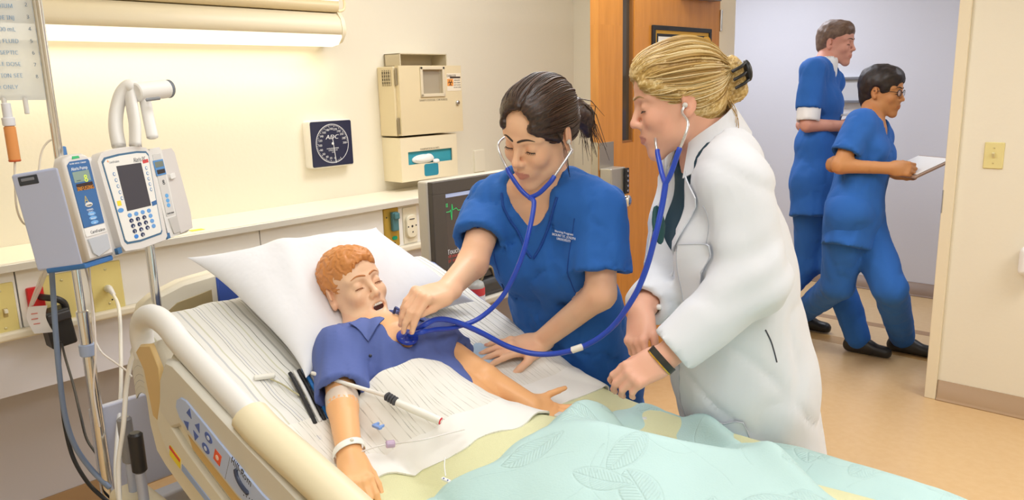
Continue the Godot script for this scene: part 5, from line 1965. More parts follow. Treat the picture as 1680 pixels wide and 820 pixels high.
	cable("drain_tubing", "fine clear tubing running down along the chrome stand", [V(0.59, 1.21, -1.82), V(0.583, 1.159, -1.781), V(0.574, 1.097, -1.756), V(0.559, 1.022, -1.733), V(0.543, 0.945, -1.727), V(0.538, 0.868, -1.708)], 0.0022, M("d9cfc8", 0.3), "tubing")
	# cables slipped under the patient's right shoulder
	for k in 5:
		cable(["black_lead", "white_lead", "black_lead", "blue_lead", "white_lead"][k], ["outermost black lead in the bundle by the pillow corner", "first white lead in the bundle by the pillow corner", "black lead in the middle of the bundle beside the blue one", "blue lead in the bundle by the pillow corner", "white lead nearest the mannequin's sleeve in the bundle"][k],
			[V(0.852, 0.961, -1.431) + V(k * 0.011 - 0.012, 0.004, 0.0), V(0.841, 0.939, -1.379) + V(k * 0.011 - 0.012, 0.002 * (k % 2), 0), V(0.827, 0.918, -1.328) + V(k * 0.011 - 0.012, 0, 0.0), V(0.817, 0.903, -1.288) + V(k * 0.011 - 0.014, 0.0, 0.0)], 0.0045, M(["222226", "e4e2de", "222226", "2f7fd0", "dddad6"][k], 0.45)).set_meta("group", "leads bundled by the pillow corner")
	# call-cord end on the sheet by the rail
	o = thing("cord_clip", "white cord clip lying on the striped sheet by the rail", "clip", V(0.802, 0.966, -1.456))
	mb = MB.new()
	mb.rbox(V(0.79, 0.968, -1.449), V(0.045, 0.01, 0.014), 0.004, 2, Basis(V(0, 1, 0), -0.5))
	part(mb, "body", M("e9e6dc", 0.4), o)
	mb = MB.new()
	mb.tube(spline([V(0.797, 0.963, -1.437), V(0.81, 0.953, -1.417), V(0.82, 0.938, -1.381), V(0.832, 0.927, -1.355)], 4), 0.002, 6)
	part(mb, "cord", M("b7b08a", 0.5), o)

# ---------- people ----------
# head frame: origin between the ears, x to the person's left, y up, z out of the face
func head(s: SDF, X: Transform3D, sc: float, o := {}) -> void:
	s.X = Transform3D(X.basis * sc, X.origin)
	s.sc = sc
	var male: bool = o.get("male", false)
	s.ell(V(0, 0.043, -0.014), V(0.073, 0.083, 0.093), 0.02)
	s.ell(V(0, 0.045, 0.028), V(0.062, 0.055, 0.06), 0.03)
	s.ell(V(0, -0.03, 0.03), V(0.056, 0.075, 0.058), 0.03)
	for k in [-1, 1]:
		s.chain([V(k * 0.052, -0.02, 0.0), V(k * 0.043, -0.066, 0.024), V(k * 0.012, -0.1, 0.07)], [0.016, 0.014, 0.012], 0.03)
		s.ball(V(k * 0.036, -0.022, 0.066), 0.021, 0.025)
		s.cap(V(k * 0.01, 0.028, 0.087), V(k * 0.048, 0.03, 0.066), 0.006, 0.006, 0.016)
		s.ell(V(k * 0.031, 0.01, 0.096), V(0.017, 0.009, 0.012), 0.014, 1)
		s.ball(V(k * 0.031, 0.0085, 0.0745), 0.0142, 0.004)
	s.ball(V(0, -0.101, 0.075), 0.015 if not male else 0.018, 0.02)
	s.cap(V(0, 0.022, 0.086), V(0, -0.02, 0.108), 0.0062, 0.0082, 0.014)
	s.ball(V(0, -0.0245, 0.109), 0.0088, 0.008)
	for k in [-1, 1]:
		s.ball(V(k * 0.0105, -0.028, 0.1), 0.0072, 0.007)
	s.ell(V(0, -0.058, 0.078), V(0.03, 0.026, 0.02), 0.02)
	for k in [-1, 1]:
		s.ball(V(k * 0.0058, -0.0355, 0.1045), 0.0032, 0.003, 1)
	if o.get("open_mouth", false):
		s.ell(V(0, -0.064, 0.094), V(0.023, 0.0165, 0.026), 0.006, 1)
		var ring := []
		for k in 13:
			ring.append(V(cos(TAU * k / 12) * 0.0245, -0.065 + sin(TAU * k / 12) * 0.018, 0.0965 - absf(cos(TAU * k / 12)) * 0.008))
		for k in 12:
			s.cap(ring[k], ring[k + 1], 0.0042, 0.0042, 0.005)
	else:
		for k in [-1, 1]:
			s.cap(V(k * 0.021, -0.0605, 0.088), V(k * 0.004, -0.0555, 0.0985), 0.0032, 0.0048, 0.006)
			s.cap(V(k * 0.019, -0.0635, 0.088), V(0, -0.0675, 0.0965), 0.0036, 0.0058, 0.006)
		s.chain([V(-0.025, -0.0625, 0.088), V(-0.012, -0.0612, 0.1005), V(0, -0.0618, 0.1045), V(0.012, -0.0612, 0.1005), V(0.025, -0.0625, 0.088)], [0.0013, 0.0016, 0.0016, 0.0016, 0.0013], 0.0025, 1)
	for k in [-1, 1]:
		if k == o.get("no_ear", 0):
			continue
		var b := Basis(V(0, 1, 0), k * 0.35)
		s.group(0.006 * sc)
		s.ell(V(k * 0.0765, 0.002, -0.012), V(0.0065, 0.031, 0.0185), 0.004, 0, b)
		s.ell(V(k * 0.077, -0.024, -0.004), V(0.006, 0.012, 0.009), 0.006, 0, b)
		s.group(0.001)
		s.ell(V(k * 0.0845, 0.006, -0.011), V(0.006, 0.019, 0.0105), 0.004, 1, b)
		s.ell(V(k * 0.083, -0.008, -0.003), V(0.006, 0.008, 0.006), 0.004, 1, b)
	s.group(0.02)
	s.X = Transform3D()
	s.sc = 1.0

# skin tones over a head: lips, blush, lids
func face_colour(X: Transform3D, sc: float, skin: Color, lip: Color, blush := 0.25) -> Callable:
	var inv := X.affine_inverse()
	var red := Color(skin.r * 0.98, skin.g * 0.72, skin.b * 0.68)
	var tone := noise(77, 14.0, 3)
	return func(p: Vector3) -> Color:
		var q := (inv * p) / sc
		var c := skin.lerp(red, clampf(tone.get_noise_3dv(p) * 0.25 + 0.05, 0, 1))
		if q.length() > 0.16:
			return c
		if q.z > 0.03:
			for k in [-1.0, 1.0]:
				c = c.lerp(red, blush * exp(-(q - Vector3(k * 0.04, -0.025, 0.07)).length_squared() / 0.0006))
				c = c.lerp(red, 0.25 * exp(-(q - Vector3(k * 0.031, 0.012, 0.088)).length_squared() / 0.00012))
			c = c.lerp(red, blush * 0.9 * exp(-(q - Vector3(0, -0.026, 0.113)).length_squared() / 0.00016))
			var m := absf(q.x) / 0.0225
			if m < 1.0 and q.z > 0.08:
				var top := -0.0525 - 0.006 * m * m + 0.0018 * exp(-pow(absf(q.x) - 0.006, 2.0) / 0.00001)
				var bot := -0.0735 + 0.009 * m * m
				var e := minf(top - q.y, q.y - bot)
				c = c.lerp(lip, smoothstep(-0.001, 0.0012, e) * 0.75)
		if absf(q.x) > 0.07:
			c = c.lerp(red, 0.3)
		return c

func brows_and_lashes(X: Transform3D, sc: float, s: SDF, par: Node, brow: Material, lash: Material, thick := 1.0) -> void:
	var F := Transform3D(X.basis * sc, X.origin)
	for k in [-1, 1]:
		var mb := MB.new()
		var pts := []
		for e in [V(0.013, 0.031, 0.1), V(0.026, 0.0355, 0.098), V(0.039, 0.0365, 0.09), V(0.051, 0.031, 0.075)]:
			pts.append(s.hit(F * V(k * e.x, e.y, e.z + 0.03), -F.basis.z - F.basis.x * k * 0.2, 0.0))
		mb.tube(spline(pts, 4), [0.0016 * thick, 0.0024 * thick, 0.0027 * thick, 0.0027 * thick, 0.0027 * thick, 0.0026 * thick, 0.0024 * thick, 0.0022 * thick, 0.002 * thick, 0.0017 * thick, 0.0014 * thick, 0.001 * thick, 0.0006], 6)
		part(mb, "eyebrow", brow, par)
		mb = MB.new()
		pts = []
		for j in 7:
			var a := lerpf(-0.95, 0.95, j / 6.0)
			pts.append(F * V(k * 0.031 + sin(a) * 0.0155, 0.0015 + 0.001 * cos(a * 1.6) - 0.002 * absf(a) * 0.3, 0.0745 + cos(a) * 0.0135))
		mb.tube(spline(pts, 3), 0.0011 * sc, 5)
		for j in 7:
			var a2 := lerpf(-0.9, 0.9, j / 6.0)
			var p: Vector3 = V(k * 0.031 + sin(a2) * 0.0155, 0.0015, 0.0745 + cos(a2) * 0.0135)
			mb.tube([F * p, F * (p + V(sin(a2) * 0.002, -0.002, 0.0025)), F * (p + V(sin(a2) * 0.003, -0.003, 0.004))], [0.0008, 0.0006, 0.0003], 4)
		part(mb, "eyelashes", lash, par)

# hand frame: origin at the wrist, z along the fingers, y out of the back of the hand, x towards the thumb
# fingers: five of [spread, bend, bend, bend], thumb first
func hand(s: SDF, X: Transform3D, sc: float, fingers: Array) -> void:
	s.X = Transform3D(X.basis * sc, X.origin)
	s.sc = sc
	s.group(0.012 * sc)
	s.box(V(0.0, -0.002, 0.046), V(0.037, 0.0125, 0.042), 0.012, 0.01)
	s.flat(V(0, 0, -0.02), V(0, 0, 0.02), 0.026, 0.029, V(0, 1, 0), 0.68, 0.02)
	s.ell(V(0.022, -0.012, 0.032), V(0.018, 0.012, 0.03), 0.015)
	for k in 4:
		s.ball(V([0.028, 0.0095, -0.0095, -0.027][k], 0.003, [0.083, 0.087, 0.083, 0.075][k]), 0.0095, 0.008)
	for k in 5:
		s.group(0.008 * sc)
		var f: Array = fingers[k]
		var p: Vector3
		var d: Vector3
		var nrm: Vector3
		var len: Array
		var r: Array
		if k == 0:
			p = V(0.026, -0.008, 0.022)
			d = V(sin(f[0]), -0.25, cos(f[0])).normalized()
			nrm = V(-cos(f[0]), -0.4, sin(f[0])).normalized()      # the thumb bends across the palm
			len = [0.042, 0.032, 0.026]
			r = [0.0125, 0.011, 0.0098, 0.0075]
		else:
			p = V([0.028, 0.0095, -0.0095, -0.027][k - 1], 0.0, [0.084, 0.088, 0.084, 0.076][k - 1])
			d = V(sin(f[0]), 0, cos(f[0]))
			nrm = V(0, -1, 0)
			var L: float = [0.041, 0.045, 0.041, 0.032][k - 1]
			len = [L, L * 0.62, L * 0.52]
			r = [0.0092, 0.0086, 0.0078, 0.0062]
			if k == 4:
				r = [0.008, 0.0074, 0.0067, 0.0054]
		for j in 3:
			var a: float = f[j + 1]
			var d2 := (d * cos(a) + nrm * sin(a)).normalized()
			nrm = (nrm * cos(a) - d * sin(a)).normalized()
			d = d2
			s.cap(p, p + d * len[j], r[j], r[j + 1], 0.003)
			p += d * len[j]
		if k > 0 or true:
			tips.append(Transform3D(X.basis * Basis(d.cross(-nrm).normalized(), -nrm, d), s.X * p))
	s.group(0.02)
	s.X = Transform3D()
	s.sc = 1.0
var tips := []
func nails(par: Node, col: String, sc := 1.0) -> void:
	for t in tips:
		var mb := MB.new()
		mb.ball((t as Transform3D) * V(0, 0.0042 * sc, -0.002), V(0.0048, 0.0022, 0.0062) * sc, 8, (t as Transform3D).basis.orthonormalized())
		part(mb, "fingernail", M(col, 0.3), par)
	tips.clear()

# torso in a frame whose origin is the pelvis, y up the spine, x to the left, z forward
func torso(s: SDF, F: Transform3D, g: float, o := {}) -> void:
	s.X = F
	var w: float = o.get("w", 1.0)
	var L: float = o.get("len", 0.46)
	s.ell(V(0, 0.0, -0.005), V(0.165 * w + g, 0.13, 0.115 + g), 0.05)
	s.ell(V(0, L * 0.36, 0.0), V(0.132 * w + g, 0.15, 0.095 + g), 0.06)
	s.ell(V(0, L * 0.68, 0.0), V(0.148 * w + g, 0.15, 0.1 + g), 0.06)
	s.cap(V(-0.125 * w, L * 0.94, 0.0), V(0.125 * w, L * 0.94, 0.0), 0.05 + g, 0.05 + g, 0.07)
	s.cap(V(-0.06, L * 0.98, -0.01), V(0.06, L * 0.98, -0.01), 0.05 + g, 0.05 + g, 0.05)
	if o.get("bust", 0.0) > 0.0:
		for k in [-1, 1]:
			s.ell(V(k * 0.068, L * 0.66, 0.075), V(0.062, 0.06, 0.05) * o.bust + Vector3.ONE * g * 0.6, 0.06)
	s.X = Transform3D()

func legs(s: SDF, hipL: Vector3, hipR: Vector3, kneeL: Vector3, kneeR: Vector3, ankL: Vector3, ankR: Vector3, g := 0.0) -> void:
	s.chain([hipL, kneeL, ankL], [0.085 + g, 0.056 + g, 0.04 + g], 0.02)
	s.chain([hipR, kneeR, ankR], [0.085 + g, 0.056 + g, 0.04 + g], 0.02)

func shoe(par: Node, ank: Vector3, dir: Vector3, m: Material, lift := 0.0) -> void:
	var s := SDF.new()
	var B := face_to(V(dir.x, 0, dir.z))
	B = B * Basis(V(1, 0, 0), lift)
	s.X = Transform3D(B, V(ank.x, 0.0 if lift == 0.0 else ank.y - 0.09, ank.z))
	s.flat(V(0, 0.04, -0.04), V(0, 0.032, 0.15), 0.042, 0.036, V(1, 0, 0), 0.95, 0.03)
	s.ell(V(0, 0.06, 0.02), V(0.038, 0.04, 0.07), 0.03)
	s.cap(V(0, 0.05, -0.02), V(0, 0.1, -0.025), 0.04, 0.042, 0.02)
	s.box(V(0, -0.045, 0.05), V(0.2, 0.05, 0.3), 0.002, 0.004, 1)
	s.X = Transform3D()
	var mb := MB.new()
	var c: Vector3 = V(ank.x, ank.y * 0.5, ank.z)
	s.mesh(mb, c - V(0.25, 0.16, 0.25), c + V(0.25, 0.2, 0.25), 0.008)
	part(mb, "shoe", m, par)

# meridian strands over a hair ellipsoid: from pole A to pole B (directions), at angle ph
func strand(C: Vector3, rad: Vector3, A: Vector3, B: Vector3, ph: float, t0: float, t1: float, lift: float, n := 9) -> Array:
	var ax := (B - A).normalized()
	var e1 := ax.cross(V(1, 0, 0)).normalized()
	if e1.y < 0:
		e1 = -e1
	var e2 := ax.cross(e1)
	var sd := e1 * cos(ph) + e2 * sin(ph)
	var o := []
	for k in n:
		var t := lerpf(t0, t1, float(k) / (n - 1))
		var d: Vector3
		if t < 0.5:
			d = A.slerp(sd, t * 2.0)
		else:
			d = sd.slerp(B, t * 2.0 - 1.0)
		d = d.normalized()
		o.append(C + d * (1.0 / (d / rad).length()) * (1.0 + lift))
	return o

# combed strands lying on a hair volume h: meridians from pole A (in the face) to pole B (the knot)
func comb(mb: MB, h: SDF, F: Transform3D, C: Vector3, rad: Vector3, A: Vector3, B: Vector3, n: int, sd: int, cols: Array, r0: float, r1: float) -> void:
	var rg := RandomNumberGenerator.new()
	rg.seed = sd
	for k in n:
		var ph := rg.randf_range(-PI, PI)
		var pts := strand(C, rad, A.normalized(), B.normalized(), ph, rg.randf_range(0.1, 0.45), rg.randf_range(0.6, 1.0), 0.0, 16)
		var run := []
		var off := rg.randf_range(-0.0008, 0.0022)
		for p in pts:
			var w := F * (p as Vector3)
			var e := h.at(w)
			if absf(e) < 0.02:
				w = w - h.grad(w) * (e - off)
				if absf(h.at(w) - off) < 0.0025:
					run.append(w)
					continue
			if run.size() > 3:
				break
			run.clear()
		if run.size() < 4:
			continue
		var t := rg.randf()
		mb.tint = (cols[0] as Color).lerp(cols[1], clampf(t * 2.0, 0, 1)).lerp(cols[2], clampf(t * 2.0 - 1.0, 0, 1))
		var m := rg.randf_range(r0, r1)
		var rs := []
		for j in run.size():
			rs.append(m * (0.35 + 0.65 * sin(PI * (j + 0.6) / (run.size() + 0.2))))
		mb.tube(run, rs, 5)

# angle round the axis from A to B: the lane a strand runs in
func lane(q: Vector3, C: Vector3, A: Vector3, B: Vector3) -> float:
	var ax := (B - A).normalized()
	var e1 := ax.cross(V(1, 0, 0)).normalized()
	if e1.y < 0:
		e1 = -e1
	var d := q - C
	return atan2(d.dot(ax.cross(e1)), d.dot(e1))

func hand_basis(dir: Vector3, dorsal: Vector3, thumb: Vector3) -> Basis:
	var z := dir.normalized()
	var y := (dorsal - z * dorsal.dot(z)).normalized()
	var x := y.cross(z)
	if x.dot(thumb) < 0.0:
		x = -x
	return Basis(x, y, z)

func patient() -> void:
	var HX: Transform3D = Transform3D(Basis(V(0.9898, 0.1332, 0.0511), V(-0.1087, 0.9362, -0.3343), V(-0.0924, 0.3253, 0.9411)), V(1.072, 1.09, -1.497))
	var sc := 0.83
	var n := V(0, 0.925, 0.38)
	var nb: Vector3 = V(1.058, 1.008, -1.435)
	var shR: Vector3 = V(0.937, 0.989, -1.385)
	var shL: Vector3 = V(1.17, 0.962, -1.322)
	var elR: Vector3 = V(0.85, 0.93, -1.257)
	var wrR: Vector3 = V(0.786, 0.881, -1.151)
	var elL: Vector3 = V(1.166, 0.919, -1.158)
	var wrL: Vector3 = V(1.218, 0.862, -1.067)
	var o := thing("mannequin", "patient mannequin with molded ginger hair and open mouth lying in a blue shirt", "mannequin", V(1.05, 0.84, -1.2))
	o.set_meta("label", "patient training mannequin with molded ginger hair and open mouth in a blue shirt")
	var s := SDF.new()
	var mid := (shR + shL) / 2
	var pel := V(1.07, 0.83, -0.98)
	s.flat(mid - n * 0.004, pel.lerp(mid, 0.5) - n * 0.01, 0.092, 0.085, n, 0.6, 0.05)
	s.flat(pel.lerp(mid, 0.45) - n * 0.012, pel, 0.085, 0.08, n, 0.5, 0.05)
	s.cap(shR.lerp(mid, 0.12), shL.lerp(mid, 0.12), 0.045, 0.045, 0.05)
	s.cap(nb, mid, 0.05, 0.07, 0.05)
	s.cap(HX * (V(0, -0.03, -0.03) * sc), nb, 0.037, 0.042, 0.03)
	s.chain([shR, elR, wrR], [0.038, 0.031, 0.0235], 0.012)
	s.chain([shL, elL, wrL], [0.038, 0.031, 0.0235], 0.012)
	s.chain([pel + V(-0.04, -0.01, 0), V(1.04, 0.828, -0.66), V(1.05, 0.825, -0.38)], [0.045, 0.032, 0.026], 0.02)
	s.chain([pel + V(0.04, -0.01, 0), V(1.13, 0.828, -0.66), V(1.15, 0.825, -0.38)], [0.045, 0.032, 0.026], 0.02)
	s.group(0.015)
	head(s, HX, sc, {"open_mouth": true})
	tips.clear()
	var dR: Vector3 = V(0.761, 0.835, -1.074) - wrR
	hand(s, Transform3D(hand_basis(dR, n + V(-0.3, 0, 0.2), V(1, 0, 0)), wrR), 0.72, [[0.55, 0.15, 0.2, 0.15], [0.06, 0.3, 0.45, 0.3], [0.0, 0.35, 0.5, 0.3], [-0.05, 0.4, 0.5, 0.35], [-0.12, 0.45, 0.5, 0.35]])
	var dL: Vector3 = V(1.273, 0.83, -1.018) - wrL
	hand(s, Transform3D(hand_basis(dL, V(0.1, -0.9, -0.5), V(0.6, 0.1, -0.7)), wrL), 0.72, [[0.75, 0.05, 0.1, 0.0], [0.05, 0.35, 0.35, 0.2], [0.0, 0.45, 0.4, 0.25], [-0.05, 0.5, 0.45, 0.3], [-0.1, 0.5, 0.5, 0.3]])
	tips.clear()
	var skin := lin("f2b67e")
	var fc := face_colour(HX, sc, lin("f4c9a4"), lin("dd8f6a"), 0.18)
	var col := func(p: Vector3) -> Color:
		return (fc.call(p) as Color).lerp(skin, smoothstep(0.1, 0.16, p.distance_to(HX.origin)))
	var mb := MB.new()
	var hb := AABB(HX.origin - Vector3.ONE * 0.13, Vector3.ONE * 0.26)
	var hr := AABB(wrR + dR * 0.5 - Vector3.ONE * 0.09, Vector3.ONE * 0.18)
	var hl := AABB(wrL + dL * 0.5 - Vector3.ONE * 0.09, Vector3.ONE * 0.18)
	s.mesh(mb, HX.origin - Vector3.ONE * 0.15, HX.origin + Vector3.ONE * 0.15, 0.003, col)
	for w in [hr, hl]:
		s.mesh(mb, w.position - Vector3.ONE * 0.02, w.end + Vector3.ONE * 0.02, 0.003, col)
	s.mesh(mb, V(0.65, 0.7, -1.75), V(1.45, 1.3, -0.25), 0.008, col, [hb, hr, hl])
	var vm := VM(0.42)
	part(mb, "body", vm, o)
	# mouth: dark hollow and teeth
	var F := Transform3D(HX.basis * sc, HX.origin)
	mb = MB.new()
	mb.ball(F * V(0, -0.064, 0.084), V(0.025, 0.017, 0.012) * sc, 14, HX.basis)
	part(mb, "mouth", M("4a1d1a", 0.5), o)
	mb = MB.new()
	mb.X = F
	for k in 6:
		var x := (k - 2.5) * 0.0055
		mb.rbox(V(x, -0.0555, 0.0975 - x * x * 22.0), V(0.0052, 0.0065, 0.004), 0.0012, 2)
	for k in 4:
		var x := (k - 1.5) * 0.005
		mb.rbox(V(x, -0.074, 0.0955 - x * x * 22.0), V(0.0046, 0.004, 0.004), 0.0012, 2)
	part(mb, "teeth", M("efeae0", 0.3), o)
	# closed eyes and brows
	brows_and_lashes(HX, sc, s, o, M("c07a44", 0.6), M("8a4f2c", 0.6), 0.9)
	# molded hair with combed grooves
	var h := SDF.new()
	h.X = F
	h.sc = sc
	h.ell(V(0, 0.047, -0.018), V(0.082, 0.09, 0.102), 0.02)
	h.ell(V(0, 0.075, 0.04), V(0.062, 0.05, 0.055), 0.02)
	h.ell(V(0, -0.02, -0.05), V(0.062, 0.07, 0.055), 0.03)
	h.ell(V(0.006, -0.032, 0.1), V(0.067, 0.108, 0.078), 0.008, 1)
	h.ell(V(0, -0.12, 0.03), V(0.09, 0.1, 0.075), 0.01, 1)
	for k in [-1, 1]:
		h.ell(V(k * 0.083, -0.008, -0.006), V(0.03, 0.04, 0.027), 0.006, 1)
	h.X = Transform3D()
	h.sc = 1.0
	var inv := F.affine_inverse()
	var nz := noise(51, 1.0, 2)
	h.warp = func(p: Vector3) -> float:
		var q := inv * p
		var a := atan2(q.x + 0.02, q.y - 0.02)
		var r := q.length()
		return 0.0022 * sin(nz.get_noise_3d(q.x * 22, q.y * 22, q.z * 22) * 9.0 + a * 16.0 + q.z * 130.0) * 0.8 + nz.get_noise_3dv(q * 60.0) * 0.0015
	mb = MB.new()
	h.mesh(mb, HX.origin - Vector3.ONE * 0.14, HX.origin + Vector3.ONE * 0.14, 0.0028)
	part(mb, "hair", M("d48c4c", 0.5), o)
	# --- shirt
	var c := SDF.new()
	c.flat(mid + n * 0.002, pel.lerp(mid, 0.5) - n * 0.012, 0.114, 0.1, n, 0.6, 0.05)
	c.cap(shR.lerp(mid, 0.05), shL.lerp(mid, 0.05), 0.057, 0.057, 0.05)
	c.cap(nb.lerp(mid, 0.55), mid, 0.055, 0.08, 0.05)
	var hmR := shR.lerp(elR, 0.78)
	var hmL := shL.lerp(elL, 0.36)
	c.group(0.03)
	c.chain([shR, hmR + (elR - shR) * 0.05], [0.055, 0.058], 0.03)
	cuff(c, hmR, elR - shR, 0.046)
	c.group(0.03)
	c.chain([shL, hmL + (elL - shL) * 0.05], [0.055, 0.056], 0.03)
	cuff(c, hmL, elL - shL, 0.045)
	c.group(0.01)
	# open neck
	var vt: Vector3 = V(1.032, 0.985, -1.22)
	var vm0: Vector3 = V(1.045, 1.017, -1.311)
	var vn: Vector3 = V(1.049, 1.032, -1.397)
	c.chain([vt + n * 0.02, vm0 + n * 0.02, vn + n * 0.01], [0.006, 0.036, 0.06], 0.004, 1)
	c.cap(nb + (nb - mid) * 0.2, HX.origin, 0.058, 0.06, 0.004, 1)
	var wz := noise(61, 1.0, 3)
	c.warp = func(p: Vector3) -> float:
		return wz.get_noise_3d(p.x * 14 - p.y * 9, p.y * 9 + p.z * 5, p.z * 12 + p.x * 12) * 0.009
	mb = MB.new()
	c.mesh(mb, V(0.75, 0.8, -1.55), V(1.35, 1.2, -1.0), 0.0055)
	var cm := M("5768a8", 0.85)
	cm.rim_enabled = true
	cm.rim = 0.2
	var sh := part(mb, "shirt", cm, o)
	mb = MB.new()
	mb.patch(c, V(0.96, 1.044, -1.378), V(1.014, 1.045, -1.379), V(1.023, 1.029, -1.339), V(0.962, 1.018, -1.313), 0.006, 0.003, 10, 10, -n)
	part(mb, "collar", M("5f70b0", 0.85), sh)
	mb = MB.new()
	mb.patch(c, V(1.084, 1.046, -1.382), V(1.109, 1.039, -1.364), V(1.111, 1.012, -1.299), V(1.091, 1.022, -1.322), 0.006, 0.003, 10, 10, -n)
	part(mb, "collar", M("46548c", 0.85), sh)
	mb = MB.new()
	var bp := c.hit(V(0.944, 1.073, -1.253), -n, 0.011)
	mb.ball(bp, V(0.004, 0.004, 0.004), 10)
	part(mb, "button", M("2f3448", 0.35), sh)
	# --- tape and wristband on the right arm
	var a0 := elR.lerp(shR, 0.1)
	mb = MB.new()
	var d1 := (elR - shR).normalized()
	mb.tube([a0 - d1 * 0.012, a0 + d1 * 0.022], [0.0345, 0.0335], 20, false, 1.0, Vector3.ZERO, false)
	part(mb, "tape_strip", clear("f1e3d2", 0.75, 0.3), o, "clear dressing tape round the upper arm")
	var wb := thing("wristband", "white plastic wristband round the mannequin's right wrist", "wristband", wrR)
	mb = MB.new()
	var dw := (wrR - elR).normalized()
	var wc := wrR - dw * 0.012
	var ring := []
	var e1 := dw.cross(n).normalized()
	var e2 := e1.cross(dw)
	for k in 28:
		var t := TAU * k / 28
		ring.append(wc + e1 * cos(t) * 0.031 + e2 * sin(t) * 0.029 + dw * 0.008 * cos(t))
	mb.tube(ring, 0.0085, 8, true, 0.16, dw)
	part(mb, "band", M("f4efe6", 0.4), wb)
	mb = MB.new()
	mb.ball(wc + e2 * 0.031, V(0.004, 0.003, 0.004), 10)
	part(mb, "snap", M("e6dccb", 0.4), wb)
	# --- probe with its cord across the chest
	var pb := thing("oral_probe", "white probe with a dark grip and red tip lying across the pinstriped sheet", "probe", V(0.94, 0.926, -1.138))
	var pts: Array = spline([V(0.852, 0.978, -1.362), V(0.855, 0.979, -1.315), V(0.868, 0.974, -1.256), V(0.893, 0.961, -1.224), V(0.903, 0.957, -1.183)], 5)
	mb = MB.new()
	mb.tube(pts, 0.0042, 10)
	part(mb, "cord", M("ece7df", 0.4), pb)
	var q0: Vector3 = V(0.904, 0.957, -1.18)
	var q1: Vector3 = V(0.907, 0.95, -1.152)
	var q2: Vector3 = V(0.941, 0.923, -1.063)
	mb = MB.new()
	for k in 4:
		var u := q0.lerp(q1, k / 4.0)
		mb.cyl(u, q0.lerp(q1, k / 4.0 + 0.19), 0.0095, 16, 0.002)
	part(mb, "grip", M("4a4a50", 0.5), pb)
	mb = MB.new()
	mb.tube([q1, q1.lerp(q2, 0.3), q1.lerp(q2, 0.8), q2], [0.007, 0.0085, 0.0088, 0.008], 14)
	part(mb, "handle", M("f0ece2", 0.4), pb)
	mb = MB.new()
	mb.cyl(q1.lerp(q2, 0.99), q1.lerp(q2, 1.02), 0.0075, 14, 0.002)
	part(mb, "tip", M("d8283c", 0.4), pb)
	# --- small things lying on the sheet
	var cl := thing("tube_clamp", "small blue plastic tube clamp on the pinstriped sheet", "clamp", V(0.856, 0.915, -1.154))
	mb = MB.new()
	for e in [[V(0, 0, 0), V(0.008, 0.006, 0.024)], [V(0.006, 0, -0.01), V(0.014, 0.006, 0.005)], [V(0.006, 0, 0.006), V(0.014, 0.006, 0.004)]]:
		mb.rbox(V(0.856, 0.915, -1.154) + e[0], e[1], 0.0015, 2)
	part(mb, "body", M("7ea2e2", 0.35), cl)
	cl = thing("injection_port", "small lilac injection port with fine tubing on the sheet", "port", V(0.847, 0.897, -1.104))
	mb = MB.new()
	mb.cyl(V(0.838, 0.899, -1.106), V(0.853, 0.898, -1.097), 0.0075, 14, 0.002)
	part(mb, "hub", clear("c9aacb", 0.7, 0.2), cl)
	mb = MB.new()
	mb.tube(spline([V(0.853, 0.898, -1.097), V(0.875, 0.912, -1.047), V(0.918, 0.915, -1.025), V(0.956, 0.915, -1.011)], 5), 0.0016, 6)
	mb.tube(spline([V(0.838, 0.899, -1.106), V(0.824, 0.897, -1.116), V(0.808, 0.892, -1.129), V(0.794, 0.887, -1.14)], 4), 0.0016, 6)
	part(mb, "tubing", M("e9e3e0", 0.35), cl)
	cl = thing("cotton_tag", "tiny white tag with blue dots on a thread by the yellow blanket", "tag", V(0.825, 0.89, -0.925))
	mb = MB.new()
	mb.rbox(V(0.827, 0.892, -0.927), V(0.007, 0.004, 0.02), 0.0015, 2)
	part(mb, "tag", W.white, cl)
	mb = MB.new()
	mb.tube(spline([V(0.833, 0.895, -0.934), V(0.842, 0.905, -0.946), V(0.853, 0.915, -0.956)], 4), 0.0012, 5)
	part(mb, "thread", W.white, cl)
	mb = MB.new()
	for yv in [0.0, 1.0]:
		mb.ball(V(0.825, 0.894, -0.925) + V(0, 0.0008, (yv - 0.5) * 0.01), V(0.0016, 0.001, 0.0016), 8)
	part(mb, "dots", M("4a5aa8", 0.4), cl)
	cl = thing("finger_clip", "grey and red finger sensor clip on the mannequin's left hand", "sensor", V(1.207, 0.87, -0.949))
	var A: Vector3 = V(1.191, 0.875, -0.97)
	var B: Vector3 = V(1.198, 0.88, -0.91)
	var cb := face_to(B - A)
	mb = MB.new()
	mb.rbox(A.lerp(B, 0.45), V(0.022, 0.008, 0.06), 0.003, 2, cb)
	part(mb, "upper_jaw", M("d9d6d2", 0.35), cl)
	mb = MB.new()
	mb.rbox(A.lerp(B, 0.4) - V(0, 0.012, 0), V(0.02, 0.007, 0.05), 0.003, 2, cb)
	part(mb, "lower_jaw", M("5a5658", 0.4), cl)
	mb = MB.new()
	mb.rbox(A.lerp(B, 0.62) - V(0, 0.005, 0), V(0.016, 0.009, 0.014), 0.003, 2, cb)
	part(mb, "red_pad", M("8a2a36", 0.4), cl)
	# --- blue absorbent pad under the nurse's hand
	var bp2 := thing("bed_pad", "pale blue absorbent pad on the striped sheet under the nurse's hand", "pad", V(1.283, 0.909, -1.317))
	mb = MB.new()
